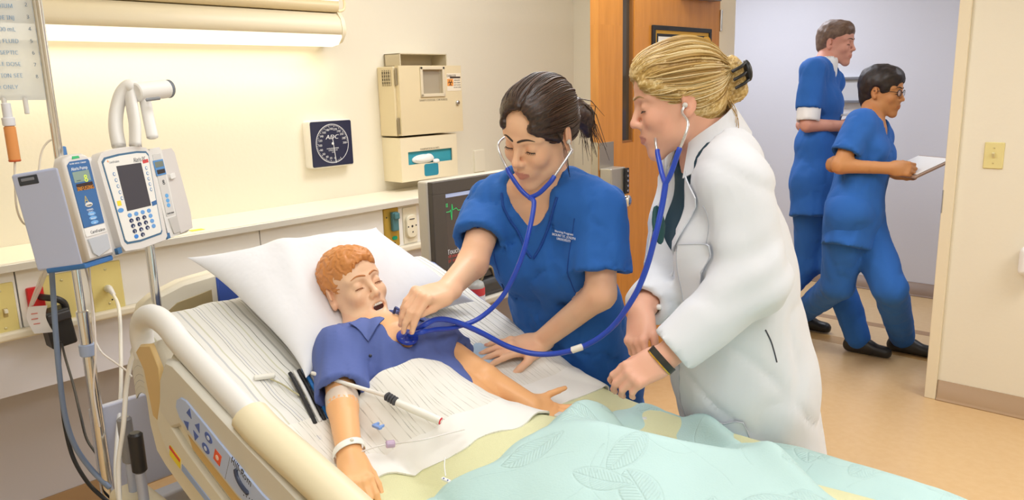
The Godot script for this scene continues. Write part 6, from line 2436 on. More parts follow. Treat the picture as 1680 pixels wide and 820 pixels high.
	var pf := func(u: float, v: float) -> Vector3:
		var a: Vector3 = V(1.208, 0.917, -1.31)
		var b: Vector3 = V(1.335, 0.925, -1.33)
		var cc: Vector3 = V(1.345, 0.896, -1.26)
		var dd: Vector3 = V(1.213, 0.891, -1.247)
		var p := a.lerp(b, u).lerp(dd.lerp(cc, u), v)
		p.y = msurf(p.x, p.z) + 0.022 + wr.get_noise_2d(p.x * 3.0, p.z * 3.0) * 0.006
		return p
	mb.sheet(pf, 16, 16, 0.004)
	part(mb, "pad", M("b9d3ea", 0.8), bp2)

var scrub: StandardMaterial3D
func cloth_mat(hex: String, sd: int) -> StandardMaterial3D:
	var m := bumpy(M(hex, 0.85), bump_tex(sd, 0.3, 2.0, 256, 2), 14.0, 0.25)
	m.rim_enabled = true
	m.rim = 0.15
	return m

# cut a sleeve flat at its hem and hollow it
func cuff(c: SDF, at: Vector3, d: Vector3, r: float) -> void:
	d = d.normalized()
	c.box(at + d * 0.075, V(0.095, 0.095, 0.075), 0.001, 0.003, 3, hand_basis(d, V(0.1, 1, 0.2), V(1, 0, 0)))
	c.cap(at - d * 0.025, at + d * 0.03, r - 0.004, r, 0.003, 3)

func people() -> void:
	scrub = cloth_mat("2463b4", 71)
	nurse()
	doctor()

func nurse() -> void:
	var pel: Vector3 = V(1.667, 0.773, -1.276)
	var sc0: Vector3 = V(1.466, 1.29, -1.235)
	var up := (sc0 - pel).normalized()
	var fw := V(-0.97, 0, 0.24)
	fw = (fw - up * fw.dot(up)).normalized()
	var F := Transform3D(Basis(up.cross(fw), up, fw), pel)
	var L := pel.distance_to(sc0) / 0.97
	var HX: Transform3D = Transform3D(Basis(V(0.102, -0.1607, 0.9817), V(-0.4161, 0.8895, 0.1888), V(-0.9036, -0.4278, 0.0239)), V(1.405, 1.451, -1.186))
	var hs := 0.96
	var shR: Vector3 = sc0 - F.basis.x * 0.155 - up * 0.035
	var shL: Vector3 = sc0 + F.basis.x * 0.155 - up * 0.035
	var elR: Vector3 = V(1.28, 1.144, -1.301)
	var wrR: Vector3 = V(1.126, 1.117, -1.234)
	var elL: Vector3 = V(1.468, 1.066, -1.056)
	var wrL: Vector3 = V(1.439, 0.914, -1.23)
	var o := thing("person", "young woman with dark tied-back hair in blue scrubs leaning over the bed", "person", V(pel.x, 0, pel.z))
	var opt := {"w": 0.92, "len": L, "bust": 0.9}
	var s := SDF.new()
	torso(s, F, 0.0, opt)
	var nbase: Vector3 = sc0 + up * 0.015 - fw * 0.01
	s.cap(HX * V(0, -0.04, -0.025), nbase, 0.05, 0.058, 0.03)
	s.chain([shR, elR, wrR], [0.046, 0.036, 0.0255], 0.02)
	s.chain([shL, elL, wrL], [0.046, 0.036, 0.0255], 0.02)
	var lx := F.basis.x
	legs(s, pel + lx * 0.08 - up * 0.03, pel - lx * 0.08 - up * 0.03, V(pel.x - 0.02, 0.48, pel.z) + lx * 0.09, V(pel.x - 0.02, 0.48, pel.z) - lx * 0.09, V(pel.x + 0.02, 0.09, pel.z) + lx * 0.1, V(pel.x + 0.02, 0.09, pel.z) - lx * 0.1)
	s.group(0.015)
	head(s, HX, hs)
	# right hand holds the chest piece: fingers arched down, thumb opposed
	var cp: Vector3 = V(1.043, 1.027, -1.274)
	var aim := (cp + V(0.0, 0.012, 0.0) - wrR).normalized()
	tips.clear()
	hand(s, Transform3D(hand_basis(V(1.032, 1.128, -1.234) - wrR, V(-0.15, 0.95, 0.2), V(-0.6, -0.1, 0.75)), wrR), 0.9, [[0.6, 0.5, 0.35, 0.2], [0.05, 1.0, 0.3, 0.2], [0.0, 0.95, 0.35, 0.2], [-0.05, 0.9, 0.4, 0.25], [-0.12, 0.85, 0.45, 0.25]])
	nails(o, "e3a48f", 0.9)
	var dl: Vector3 = V(1.281, 0.914, -1.278) - wrL
	hand(s, Transform3D(hand_basis(dl + V(0, 0.01, 0), V(0, 0.93, 0.35), V(1.322, 0.868, -1.239) - V(1.418, 0.903, -1.326)), wrL), 0.95, [[0.55, 0.05, 0.1, 0.05], [0.1, 0.12, 0.15, 0.1], [0.02, 0.12, 0.15, 0.1], [-0.07, 0.12, 0.15, 0.1], [-0.2, 0.12, 0.15, 0.1]])
	nails(o, "e3a48f", 0.9)
	var skin := lin("f2c09c")
	var col := face_colour(HX, hs, skin, lin("c9776a"), 0.28)
	var mb := MB.new()
	var hb := AABB(HX.origin - Vector3.ONE * 0.14, Vector3.ONE * 0.28)
	var hr := AABB(wrR + aim * 0.08 - Vector3.ONE * 0.11, Vector3.ONE * 0.22)
	var hl := AABB(wrL + dl * 0.8 - Vector3.ONE * 0.11, Vector3.ONE * 0.22)
	s.mesh(mb, hb.position - Vector3.ONE * 0.03, hb.end + Vector3.ONE * 0.03, 0.0032, col)
	for w in [hr, hl]:
		s.mesh(mb, w.position - Vector3.ONE * 0.03, w.end + Vector3.ONE * 0.03, 0.0032, col)
	s.mesh(mb, V(0.9, 0.0, -1.9), V(2.1, 1.7, -0.7), 0.011, col, [hb, hr, hl])
	var vm := VM(0.5)
	vm.subsurf_scatter_enabled = true
	vm.subsurf_scatter_strength = 0.08
	part(mb, "body", vm, o)
	brows_and_lashes(HX, hs, s, o, M("3a2a20", 0.7), M("1e1614", 0.6), 1.0)
	# --- hair: parted, combed back to a low tail
	var hm := VM(0.42)
	var h := SDF.new()
	h.X = Transform3D(HX.basis * hs, HX.origin)
	h.sc = hs
	h.ell(V(0, 0.048, -0.02), V(0.083, 0.092, 0.103), 0.02)
	h.ell(V(0, 0.08, 0.03), V(0.066, 0.05, 0.056), 0.03)
	h.ell(V(0, -0.005, -0.06), V(0.066, 0.06, 0.05), 0.03)
	h.ell(V(0, -0.01, 0.116), V(0.064, 0.127, 0.098), 0.008, 1)
	h.ell(V(0, -0.13, 0.03), V(0.1, 0.11, 0.09), 0.012, 1)
	for k in [-1, 1]:
		h.ell(V(k * 0.083, -0.012, -0.004), V(0.03, 0.045, 0.03), 0.006, 1)
		h.cap(V(k * 0.04, 0.062, 0.075), V(k * 0.072, 0.012, 0.022), 0.012, 0.01, 0.015)
	h.chain([V(0, -0.01, -0.1), V(0.012, -0.005, -0.135), V(0.03, -0.03, -0.15), V(0.045, -0.075, -0.14)], [0.026, 0.03, 0.026, 0.008], 0.02)
	h.X = Transform3D()
	h.sc = 1.0
	var inv := Transform3D(HX.basis * hs, HX.origin).affine_inverse()
	var nz := noise(81, 1.0, 3)
	var A0 := V(0.02, 0.2, 1.0).normalized()
	var B0 := V(0.0, -0.25, -0.97).normalized()
	var dark := lin("2b1f1a")
	var lite := lin("553b2b")
	h.warp = func(p: Vector3) -> float:
		var q := inv * p
		return nz.get_noise_2d(lane(q, V(0, 0.05, -0.02), A0, B0) * 14.0, q.z * 1.5) * 0.0025 + 0.005 * exp(-pow((q.x - 0.012) / 0.004, 2.0)) * smoothstep(-0.03, 0.05, q.z)
	var hcol := func(p: Vector3) -> Color:
		var q := inv * p
		return dark.lerp(lite, clampf(0.3 + nz.get_noise_2d(lane(q, V(0, 0.05, -0.02), A0, B0) * 30.0, q.z * 2.0) * 0.9, 0, 1))
	mb = MB.new()
	h.mesh(mb, HX.origin - Vector3.ONE * 0.22, HX.origin + Vector3.ONE * 0.22, 0.004, hcol)
	var rg := RandomNumberGenerator.new()
	rg.seed = 5
	comb(mb, h, Transform3D(HX.basis * hs, HX.origin), V(0, 0.048, -0.02), V(0.084, 0.094, 0.104), A0, B0, 420, 5, [dark, dark.lerp(lite, 0.5), lite], 0.0008, 0.0017)
	for k in 60:
		var a: Vector3 = V(rg.randf_range(-0.02, 0.03), rg.randf_range(-0.03, 0.02), -0.13)
		var b: Vector3 = a + V(rg.randf_range(0.0, 0.05), rg.randf_range(-0.05, 0.01), -0.02)
		var c: Vector3 = b + V(rg.randf_range(-0.01, 0.04), rg.randf_range(-0.1, -0.03), rg.randf_range(-0.01, 0.03))
		mb.tint = dark.lerp(lite, rg.randf())
		mb.tube([HX * a, HX * ((a + b) / 2 + V(0, 0.01, 0)), HX * b, HX * c], [0.0014, 0.0014, 0.0011, 0.0004], 4)
	for k in 8:
		mb.tint = dark
		var sd: float = [-1.0, 1.0][k % 2]
		mb.tube(spline([HX * V(sd * 0.074, 0.04, 0.03), HX * V(sd * 0.083, 0.0, 0.02 + k * 0.001), HX * V(sd * 0.082, -0.03, 0.012 + k * 0.002), HX * V(sd * 0.078, -0.07 - k * 0.004, 0.01)], 3), 0.0007, 4)
	part(mb, "hair", hm, o)
	mb = MB.new()
	mb.ball(HX * V(0.082, -0.036, -0.004), Vector3.ONE * 0.004, 10)
	part(mb, "earring", M("f3ece0", 0.15), o)
	# --- scrub top
	var c := SDF.new()
	torso(c, F, 0.016, opt)
	c.X = F
	c.flat(V(0, 0.2, 0), V(0, -0.3, 0.0), 0.152, 0.185, V(0, 0, 1), 0.74, 0.06)
	c.X = Transform3D()
	var hmR := shR.lerp(elR, 0.66)
	var hmL := shL.lerp(elL, 0.74)
	c.group(0.04)
	c.chain([shR, hmR + (elR - shR) * 0.05], [0.068, 0.073], 0.04)
	cuff(c, hmR, elR - shR, 0.049)
	c.group(0.04)
	c.chain([shL, hmL + (elL - shL) * 0.05], [0.068, 0.076], 0.04)
	cuff(c, hmL, elL - shL, 0.049)
	c.group(0.01)
	c.X = F
	c.box(V(0, -0.4, 0), V(0.4, 0.18, 0.4), 0.001, 0.004, 1)
	c.chain([V(0, L - 0.12, 0.13), V(0, L - 0.06, 0.11), V(0, L + 0.03, 0.06)], [0.004, 0.026, 0.06], 0.004, 1)
	c.cap(V(0, L - 0.02, 0.0), V(0, L + 0.16, 0.06), 0.064, 0.075, 0.006, 1)
	c.X = Transform3D()
	var wz := noise(91, 1.0, 3)
	var Fi := F.affine_inverse()
	c.warp = func(p: Vector3) -> float:
		var q := Fi * p
		return wz.get_noise_3d(q.x * 12.0 + q.y * 3.0, q.y * 5.0 - q.x * 6.0, q.z * 8.0) * 0.006 + wz.get_noise_3d(q.x * 30.0, q.y * 12.0 + q.z * 10, q.z * 20.0) * 0.0025 + 0.007 * pow(1.0 - minf(1.0, 2.4 * absf(wz.get_noise_3d(q.x * 6.0 + q.y * 3.0, q.y * 3.0 - q.x * 4.0 + 9.0, q.z * 5.0))), 5.0)
	mb = MB.new()
	c.mesh(mb, V(1.0, 0.5, -1.95), V(2.15, 1.6, -0.7), 0.0075)
	var top := part(mb, "scrub_top", scrub, o)
	# neckband, chest seams, lettering
	mb = MB.new()
	for k in [-1, 1]:
		var pts := []
		for j in 8:
			var t := j / 7.0
			pts.append(c.hit(F * V(k * lerpf(0.004, 0.078, pow(t, 0.8)), lerpf(L - 0.128, L + 0.02, t), 0.3), -F.basis.z, 0.001))
		mb = MB.new()
		mb.tube(spline(pts, 3), 0.0035, 6)
		part(mb, "neckband", M("1a4a9c", 0.85), top)
	mb = MB.new()
	for k in [-1, 1]:
		var pts := []
		for j in 9:
			pts.append(c.hit(F * V(k * (0.118 - 0.02 * sin(j * 0.35)), L - 0.03 - j * 0.03, 0.3), -F.basis.z, 0.0))
		mb = MB.new()
		mb.tube(spline(pts, 2), 0.0014, 5)
		part(mb, "seam", M("184694", 0.85), top)
	var wm := M("e8ecf6", 0.6)
	var tp: Vector3 = c.hit(V(1.155, 1.274, -0.918), V(1.925, 1.082, -1.531) - V(1.155, 1.274, -0.918), 0.006)
	var tn := (c.grad(tp) + c.grad(c.snap(tp + F.basis.x * 0.02)) + c.grad(c.snap(tp - F.basis.x * 0.02))).normalized()
	var tx: Vector3 = (V(1.41, 1.217, -1.076) - V(1.38, 1.22, -1.11)).normalized()
	tx = (tx - tn * tx.dot(tn)).normalized()
	var ty := tn.cross(tx)
	for k in 3:
		text(["Nursing Program", "MOUNT ST. JOSEPH", "UNIVERSITY"][k], Transform3D(Basis(tx, ty, tn), tp + ty * [0.008, -0.001, -0.0095][k]), [0.005, 0.0056, 0.0054][k], wm, top, false, true)
	mb = MB.new()
	mb.tube(spline([V(1.673, 0.972, -1.166), V(1.678, 0.939, -1.149), V(1.681, 0.903, -1.135), V(1.682, 0.88, -1.127)], 4), 0.008, 6, false, 0.3)
	part(mb, "waist_tie", M("1c4c94", 0.85), top)
	# --- trousers and shoes
	var t := SDF.new()
	legs(t, pel + lx * 0.08 - up * 0.03, pel - lx * 0.08 - up * 0.03, V(pel.x - 0.02, 0.48, pel.z) + lx * 0.09, V(pel.x - 0.02, 0.48, pel.z) - lx * 0.09, V(pel.x + 0.02, 0.09, pel.z) + lx * 0.1, V(pel.x + 0.02, 0.09, pel.z) - lx * 0.1, 0.025)
	t.ell(pel, V(0.16, 0.12, 0.13), 0.05)
	t.box(V(pel.x, 0.0, pel.z), V(0.5, 0.055, 0.5), 0.001, 0.003, 1)
	mb = MB.new()
	t.mesh(mb, V(pel.x - 0.35, 0.0, pel.z - 0.4), V(pel.x + 0.35, 1.1, pel.z + 0.4), 0.013)
	part(mb, "trousers", scrub, o)
	for k in [-1, 1]:
		shoe(o, V(pel.x + 0.02, 0.09, pel.z) + lx * 0.1 * k, fw, W.white)

func doctor() -> void:
	var pel: Vector3 = V(1.698, 0.859, -0.8)
	var sc0: Vector3 = V(1.592, 1.388, -0.84)
	var up := (sc0 - pel).normalized()
	var fw := V(-0.74, 0, -0.67)
	fw = (fw - up * fw.dot(up)).normalized()
	var F := Transform3D(Basis(up.cross(fw), up, fw), pel)
	var lx := F.basis.x
	var L := pel.distance_to(sc0) / 0.97
	var HX: Transform3D = Transform3D(Basis(V(-0.7635, 0.0216, 0.6455), V(-0.1351, 0.972, -0.1923), V(-0.6315, -0.2341, -0.7392)), V(1.528, 1.517, -0.89))
	var hs := 0.95
	var shL: Vector3 = sc0 + lx * 0.155 - up * 0.04
	var shR: Vector3 = sc0 - lx * 0.155 - up * 0.04
	var elL: Vector3 = V(1.481, 1.157, -0.677)
	var wrL: Vector3 = V(1.343, 0.994, -0.806)
	var elR: Vector3 = V(1.619, 1.117, -0.938)
	var wrR: Vector3 = V(1.427, 1.056, -0.916)
	var o := thing("person", "blonde woman in a long white coat standing beside the mint coverlet", "person", V(pel.x, 0, pel.z))
	var opt := {"w": 0.95, "len": L, "bust": 0.8}
	var s := SDF.new()
	torso(s, F, 0.0, opt)
	var nbase: Vector3 = sc0 + up * 0.015 - fw * 0.01
	s.cap(HX * V(0, -0.04, -0.03), nbase, 0.053, 0.062, 0.03)
	s.chain([shL, elL, wrL], [0.046, 0.037, 0.027], 0.02)
	s.chain([shR, elR, wrR], [0.046, 0.037, 0.027], 0.02)
	var kn := [V(pel.x, 0.48, pel.z) + lx * 0.09, V(pel.x, 0.48, pel.z) - lx * 0.09]
	var an := [V(pel.x + 0.02, 0.09, pel.z) + lx * 0.1, V(pel.x + 0.02, 0.09, pel.z) - lx * 0.1]
	legs(s, pel + lx * 0.08 - up * 0.03, pel - lx * 0.08 - up * 0.03, kn[0], kn[1], an[0], an[1])
	s.group(0.015)
	head(s, HX, hs)
	tips.clear()
	var dl: Vector3 = V(1.3, 0.966, -0.844) - wrL
	hand(s, Transform3D(hand_basis(dl, V(1.237, 1.057, -0.76) - V(1.336, 0.967, -0.805), V(1.292, 1.037, -0.845) - V(1.288, 0.963, -0.827)), wrL), 0.9, [[0.5, 0.2, 0.2, 0.2], [0.08, 0.55, 0.6, 0.4], [0.0, 0.6, 0.65, 0.4], [-0.06, 0.65, 0.65, 0.4], [-0.14, 0.7, 0.65, 0.4]])
	var dr: Vector3 = V(1.368, 0.978, -0.895) - wrR
	hand(s, Transform3D(hand_basis(dr, V(1.344, 1.038, -0.91) - V(1.411, 1.017, -0.891), V(1.36, 1.017, -0.856) - V(1.389, 0.998, -0.909)), wrR), 0.88, [[0.5, 0.2, 0.3, 0.2], [0.06, 0.5, 0.7, 0.5], [0.0, 0.55, 0.75, 0.5], [-0.06, 0.6, 0.8, 0.5], [-0.14, 0.65, 0.8, 0.5]])
	nails(o, "dca090", 0.9)
	var skin := lin("edb59a")
	var col := face_colour(HX, hs, skin, lin("c27a70"), 0.4)
	var mb := MB.new()
	var hb := AABB(HX.origin - Vector3.ONE * 0.15, Vector3.ONE * 0.3)
	var hh := AABB((wrL + wrR) / 2 + (dl + dr) * 0.4 - Vector3.ONE * 0.14, Vector3.ONE * 0.28)
	s.mesh(mb, hb.position - Vector3.ONE * 0.03, hb.end + Vector3.ONE * 0.03, 0.0034, col)
	s.mesh(mb, hh.position - Vector3.ONE * 0.03, hh.end + Vector3.ONE * 0.03, 0.0034, col)
	s.mesh(mb, V(1.0, 0.0, -1.35), V(2.2, 1.7, -0.3), 0.014, col, [hb, hh])
	var vm := VM(0.5)
	vm.subsurf_scatter_enabled = true
	vm.subsurf_scatter_strength = 0.08
	part(mb, "body", vm, o)
	brows_and_lashes(HX, hs, s, o, M("a88a5c", 0.7), M("3a2a24", 0.6), 0.8)
	# --- hair swept back into a bun
	var h := SDF.new()
	h.X = Transform3D(HX.basis * hs, HX.origin)
	h.sc = hs
	h.ell(V(0, 0.05, -0.02), V(0.084, 0.093, 0.104), 0.02)
	h.ell(V(0, 0.083, 0.042), V(0.066, 0.046, 0.05), 0.03)
	h.ell(V(0, -0.01, -0.055), V(0.07, 0.06, 0.055), 0.03)
	h.ell(V(0, -0.03, 0.124), V(0.085, 0.117, 0.09), 0.008, 1)
	h.ell(V(0, -0.145, 0.03), V(0.11, 0.115, 0.1), 0.012, 1)
	for k in [-1, 1]:
		h.cap(V(k * 0.052, 0.058, 0.07), V(k * 0.08, 0.02, 0.0), 0.012, 0.012, 0.02)
		h.ell(V(k * 0.09, -0.022, -0.004), V(0.03, 0.04, 0.026), 0.006, 1)
	h.group(0.012)
	h.chain([V(0, 0.02, -0.12), V(0, 0.05, -0.135), V(0, 0.03, -0.15), V(0, -0.01, -0.14), V(0, -0.02, -0.12)], [0.022, 0.02, 0.018, 0.02, 0.018], 0.01)
	h.X = Transform3D()
	h.sc = 1.0
	var inv := h.X.affine_inverse()
	inv = Transform3D(HX.basis * hs, HX.origin).affine_inverse()
	var nz := noise(83, 1.0, 3)
	var A0 := V(0.02, 0.1, 1.0).normalized()
	var B0 := V(0.0, -0.1, -1.0).normalized()
	var c0 := lin("977338")
	var c1 := lin("cda962")
	var c2 := lin("ecd9ab")
	h.warp = func(p: Vector3) -> float:
		var q := inv * p
		return nz.get_noise_2d(lane(q, V(0, 0.054, -0.022), A0, B0) * 15.0, q.z * 1.5) * 0.004
	var hcol := func(p: Vector3) -> Color:
		var q := inv * p
		var t := 0.5 + nz.get_noise_2d(lane(q, V(0, 0.054, -0.022), A0, B0) * 34.0, q.z * 1.5) * 1.1
		return c0.lerp(c1, clampf(t * 1.6, 0, 1)).lerp(c2, clampf(t * 1.4 - 0.7, 0, 1))
	mb = MB.new()
	h.mesh(mb, HX.origin - Vector3.ONE * 0.22, HX.origin + Vector3.ONE * 0.22, 0.0042, hcol)
	var rg := RandomNumberGenerator.new()
	rg.seed = 6
	comb(mb, h, Transform3D(HX.basis * hs, HX.origin), V(0, 0.054, -0.022), V(0.087, 0.097, 0.109), A0, B0, 560, 6, [c0, c1, c2], 0.0009, 0.0022)
	for k in 30:
		var a: Vector3 = V(rg.randf_range(-0.045, 0.05), rg.randf_range(-0.045, -0.01), -0.1)
		mb.tint = c0.lerp(c1, rg.randf())
		mb.tube(spline([HX * a, HX * (a + V(0.004, -0.03, -0.008)), HX * (a + V(rg.randf_range(-0.01, 0.02), -0.06, 0.0))], 3), 0.0007, 4)
	part(mb, "hair", VM(0.45), o)
	mb = MB.new()
	mb.ball(HX * V(0.012, 0.028, -0.158), V(0.016, 0.024, 0.01) * 1.0, 14, HX.basis)
	for k in 3:
		mb.tube([HX * V(0.02, 0.045 - k * 0.018, -0.154), HX * V(0.036, 0.04 - k * 0.018, -0.14), HX * V(0.036, 0.035 - k * 0.018, -0.12)], 0.004, 6)
	part(mb, "hair_clip", W.black, o)
	# --- dark top and trousers
	var d := SDF.new()
	torso(d, F, 0.008, opt)
	d.X = F
	d.flat(V(0, 0.2, 0), V(0, -0.12, 0), 0.13, 0.16, V(0, 0, 1), 0.72, 0.05)
	d.chain([V(0, L - 0.06, 0.11), V(0, L + 0.02, 0.08)], [0.012, 0.05], 0.004, 1)
	d.cap(V(0, L - 0.0, 0.0), V(0, L + 0.16, 0.06), 0.064, 0.075, 0.006, 1)
	d.X = Transform3D()
	mb = MB.new()
	d.mesh(mb, V(1.2, 0.7, -1.3), V(2.1, 1.62, -0.35), 0.012)
	part(mb, "top", cloth_mat("1d3f50", 73), o)
	var t2 := SDF.new()
	legs(t2, pel + lx * 0.08 - up * 0.03, pel - lx * 0.08 - up * 0.03, kn[0], kn[1], an[0], an[1], 0.022)
	t2.ell(pel, V(0.15, 0.12, 0.13), 0.05)
	mb = MB.new()
	t2.mesh(mb, V(pel.x - 0.35, 0.04, pel.z - 0.4), V(pel.x + 0.35, 1.15, pel.z + 0.4), 0.014)
	part(mb, "trousers", cloth_mat("5c5b60", 74), o)
	for k in 2:
		shoe(o, an[k], fw, W.black)
	# --- white coat
	var c := SDF.new()
	torso(c, F, 0.022, opt)
	c.X = F
	c.flat(V(0, 0.24, 0.0), V(0, -0.56, -0.01), 0.168, 0.222, V(0, 0, 1), 0.84, 0.1)
	c.X = Transform3D()
	c.X = F
	c.box(V(0, -0.75, 0), V(0.5, 0.2, 0.5), 0.001, 0.004, 1)
	c.chain([V(0.01, L + 0.06, 0.07), V(0.02, L - 0.1, 0.14), V(0.02, L - 0.25, 0.175), V(0.01, 0.05, 0.21), V(0.01, -0.6, 0.28)], [0.085, 0.072, 0.056, 0.05, 0.08], 0.004, 1)
	c.cap(V(0, L - 0.01, 0.0), V(0, L + 0.16, 0.06), 0.07, 0.085, 0.006, 1)
	c.X = Transform3D()
	var hmL := elL.lerp(wrL, 0.9)
	var hmR := elR.lerp(wrR, 0.86)
	c.group(0.035)
	c.chain([shL, elL, hmL + (wrL - elL) * 0.04], [0.07, 0.07, 0.055], 0.03)
	cuff(c, hmL, wrL - elL, 0.036)
	c.group(0.035)
	c.chain([shR, elR, hmR + (wrR - elR) * 0.04], [0.066, 0.062, 0.054], 0.03)
	cuff(c, hmR, wrR - elR, 0.035)
	c.group(0.01)
	var wz := noise(93, 1.0, 2)
	var w1 := noise(94, 1.0, 1)
	var Fi := F.affine_inverse()
	c.warp = func(p: Vector3) -> float:
		var q := Fi * p
		var e := wz.get_noise_3d(q.x * 9.0, q.y * 4.0 + q.z * 3.0, q.z * 7.0) * 0.005
		var cr := absf(w1.get_noise_3d(q.x * 3.0 + q.z * 2.0, q.y * 4.0 - q.z * 5.0, q.z * 3.0 + 7.0))
		e += 0.007 * pow(1.0 - minf(1.0, cr * 2.0), 4.0)
		var el := (p - elL).length()
		return e + 0.007 * sin((p - elL).dot(up) * 95.0 + q.z * 30.0) * exp(-el * el / 0.008)
	mb = MB.new()
	c.mesh(mb, V(1.1, 0.25, -1.4), V(2.2, 1.66, -0.25), 0.0095)
	var cm := cloth_mat("e6e8ee", 75)
	var coat := part(mb, "white_coat", cm, o)
	# lapels, collar, pockets, side slit
	var lap := func(called: String, a: Vector3, b: Vector3, cc: Vector3, dd: Vector3, off: float) -> void:
		var m2 := MB.new()
		m2.patch(c, F * a, F * b, F * cc, F * dd, off, 0.003, 8, 12)
		part(m2, called, cm, coat)
	for k in [-1.0, 1.0]:
		lap.call("lapel", V(k * 0.075, L + 0.0, 0.1), V(k * 0.125, L - 0.06, 0.1), V(k * 0.06, L - 0.27, 0.15), V(k * 0.045, L - 0.26, 0.15), 0.006)
	mb = MB.new()
	var cf := func(u: float, v: float) -> Vector3:
		var a := lerpf(-2.5, 2.5, u)
		var r := lerpf(0.062, 0.096, v)
		return F * V(sin(a) * r, L + 0.1 - 0.07 * v - 0.06 * pow(absf(a) / 2.5, 2.0), -cos(a) * r * (0.9 if absf(a) < 1.57 else 1.15) - 0.004)
	mb.sheet(cf, 36, 8, 0.004)
	part(mb, "collar", cm, coat)
	var stitch_shade := M("c3c7d0", 0.8)  # seam thread greyer than the coat: thin edge shade put into its colour
	lap.call("breast_pocket", V(0.105, L - 0.16, 0.13), V(0.18, L - 0.15, 0.06), V(0.18, L - 0.28, 0.07), V(0.105, L - 0.29, 0.14), 0.006)
	lap.call("hip_pocket", V(0.08, -0.04, 0.2), V(0.2, -0.02, 0.08), V(0.215, -0.22, 0.08), V(0.085, -0.23, 0.22), 0.006)
	for e in [[V(0.105, L - 0.16, 0.13), V(0.18, L - 0.15, 0.06), V(0.18, L - 0.28, 0.07), V(0.105, L - 0.29, 0.14)], [V(0.08, -0.04, 0.2), V(0.2, -0.02, 0.08), V(0.215, -0.22, 0.08), V(0.085, -0.23, 0.22)]]:
		var st := []
		for q in 4:
			for j in 8:
				st.append(c.snap(F * (e[q] as Vector3).lerp(e[(q + 1) % 4], j / 8.0), 0.0062))
		mb = MB.new()
		mb.tube(st, 0.0012, 5, true)
		part(mb, "shaded_stitching", stitch_shade, coat)
	for e in [[V(0.15, L * 0.98, -0.07), V(0.155, L * 0.8, 0.07), V(0.15, L * 0.62, 0.09)], [V(0.03, L - 0.3, 0.2), V(0.05, 0.05, 0.22), V(0.07, -0.4, 0.25)]]:
		var st := []
		for p in spline(e, 8):
			st.append(c.snap(F * (p as Vector3), 0.0004))
		mb = MB.new()
		mb.tube(st, 0.0014, 5)
		part(mb, "shaded_stitching", stitch_shade, coat)
	mb = MB.new()
	var sl := []
	for j in 6:
		sl.append(c.hit([V(1.202, 1.154, -0.527), V(1.204, 1.142, -0.521), V(1.205, 1.13, -0.515), V(1.206, 1.116, -0.51), V(1.206, 1.101, -0.505), V(1.206, 1.085, -0.5)][j], V(1.851, 0.897, -0.796) - V(1.203, 1.13, -0.518), 0.0))
	mb.tube(spline(sl, 3), 0.0018, 5)
	part(mb, "side_slit", M("4a4a52", 0.7), coat)
	mb = MB.new()
	for e in [V(0.085, L - 0.3, 0.2), V(0.09, L - 0.43, 0.2)]:
		var p := c.snap(F * e, 0.001)
		mb = MB.new()
		mb.ball(p, V(0.007, 0.007, 0.007), 10)
		part(mb, "button", W.white, coat)
	# watch and ring
	var wd := (wrL - elL).normalized()
	mb = MB.new()
	mb.tube([wrL - wd * 0.004, wrL + wd * 0.01], 0.035, 22, false, 0.84, hand_basis(dl, V(1.237, 1.057, -0.76) - V(1.336, 0.967, -0.805), V(1, 0, 0)).x, false)
	part(mb, "watch", M("2b2a26", 0.35), o, "dark wristwatch with a gold rim")
	mb = MB.new()
	mb.tube([wrL + wd * 0.01, wrL + wd * 0.013], 0.0355, 22, false, 0.84, hand_basis(dl, V(1.237, 1.057, -0.76) - V(1.336, 0.967, -0.805), V(1, 0, 0)).x, false)
	part(mb, "watch_rim", M("d9b04a", 0.25, 0.9), o)
	# dark scarf-like badge holder hanging in the coat's opening
	var bd := thing("badge_holder", "dark teal badge holder hanging in the opening of the white coat", "badge", V(1.381, 1.249, -0.845))
	mb = MB.new()
	mb.tube(spline([V(1.389, 1.305, -0.854), V(1.382, 1.281, -0.846), V(1.375, 1.257, -0.839), V(1.377, 1.233, -0.836)], 4), [0.01, 0.013, 0.016, 0.018, 0.02, 0.021, 0.021, 0.02, 0.019, 0.017, 0.014, 0.011, 0.008], 10, false, 0.4)
	part(mb, "holder", M("1c4a4c", 0.7), bd)

func binaurals(o: Node3D, HX: Transform3D, hs: float, joint: Vector3, mid: Array, m: Material, blue: Material) -> void:
	for k in 2:
		var sd: float = [1.0, -1.0][k]
		var ear := HX * (V(sd * 0.084, -0.006, 0.0) * hs)
		var outp := HX * (V(sd * 0.098, -0.02, 0.012) * hs)
		var mb := MB.new()
		var a: Vector3 = mid[k][0]
		var b: Vector3 = mid[k][1]
		mb.tube(spline([ear, outp, a, b], 6), 0.003, 8)
		part(mb, "ear_tube", m, o)
		mb = MB.new()
		mb.ball(ear, V(0.006, 0.006, 0.006), 10)
		part(mb, "ear_tip", M("d8d4ce", 0.4), o)
		mb = MB.new()
		mb.tube(spline([a.lerp(b, 0.8), b, b.lerp(joint, 0.55) + V(0, -0.006, 0), joint], 6), 0.0055, 10)
		part(mb, "yoke_tube", blue, o)

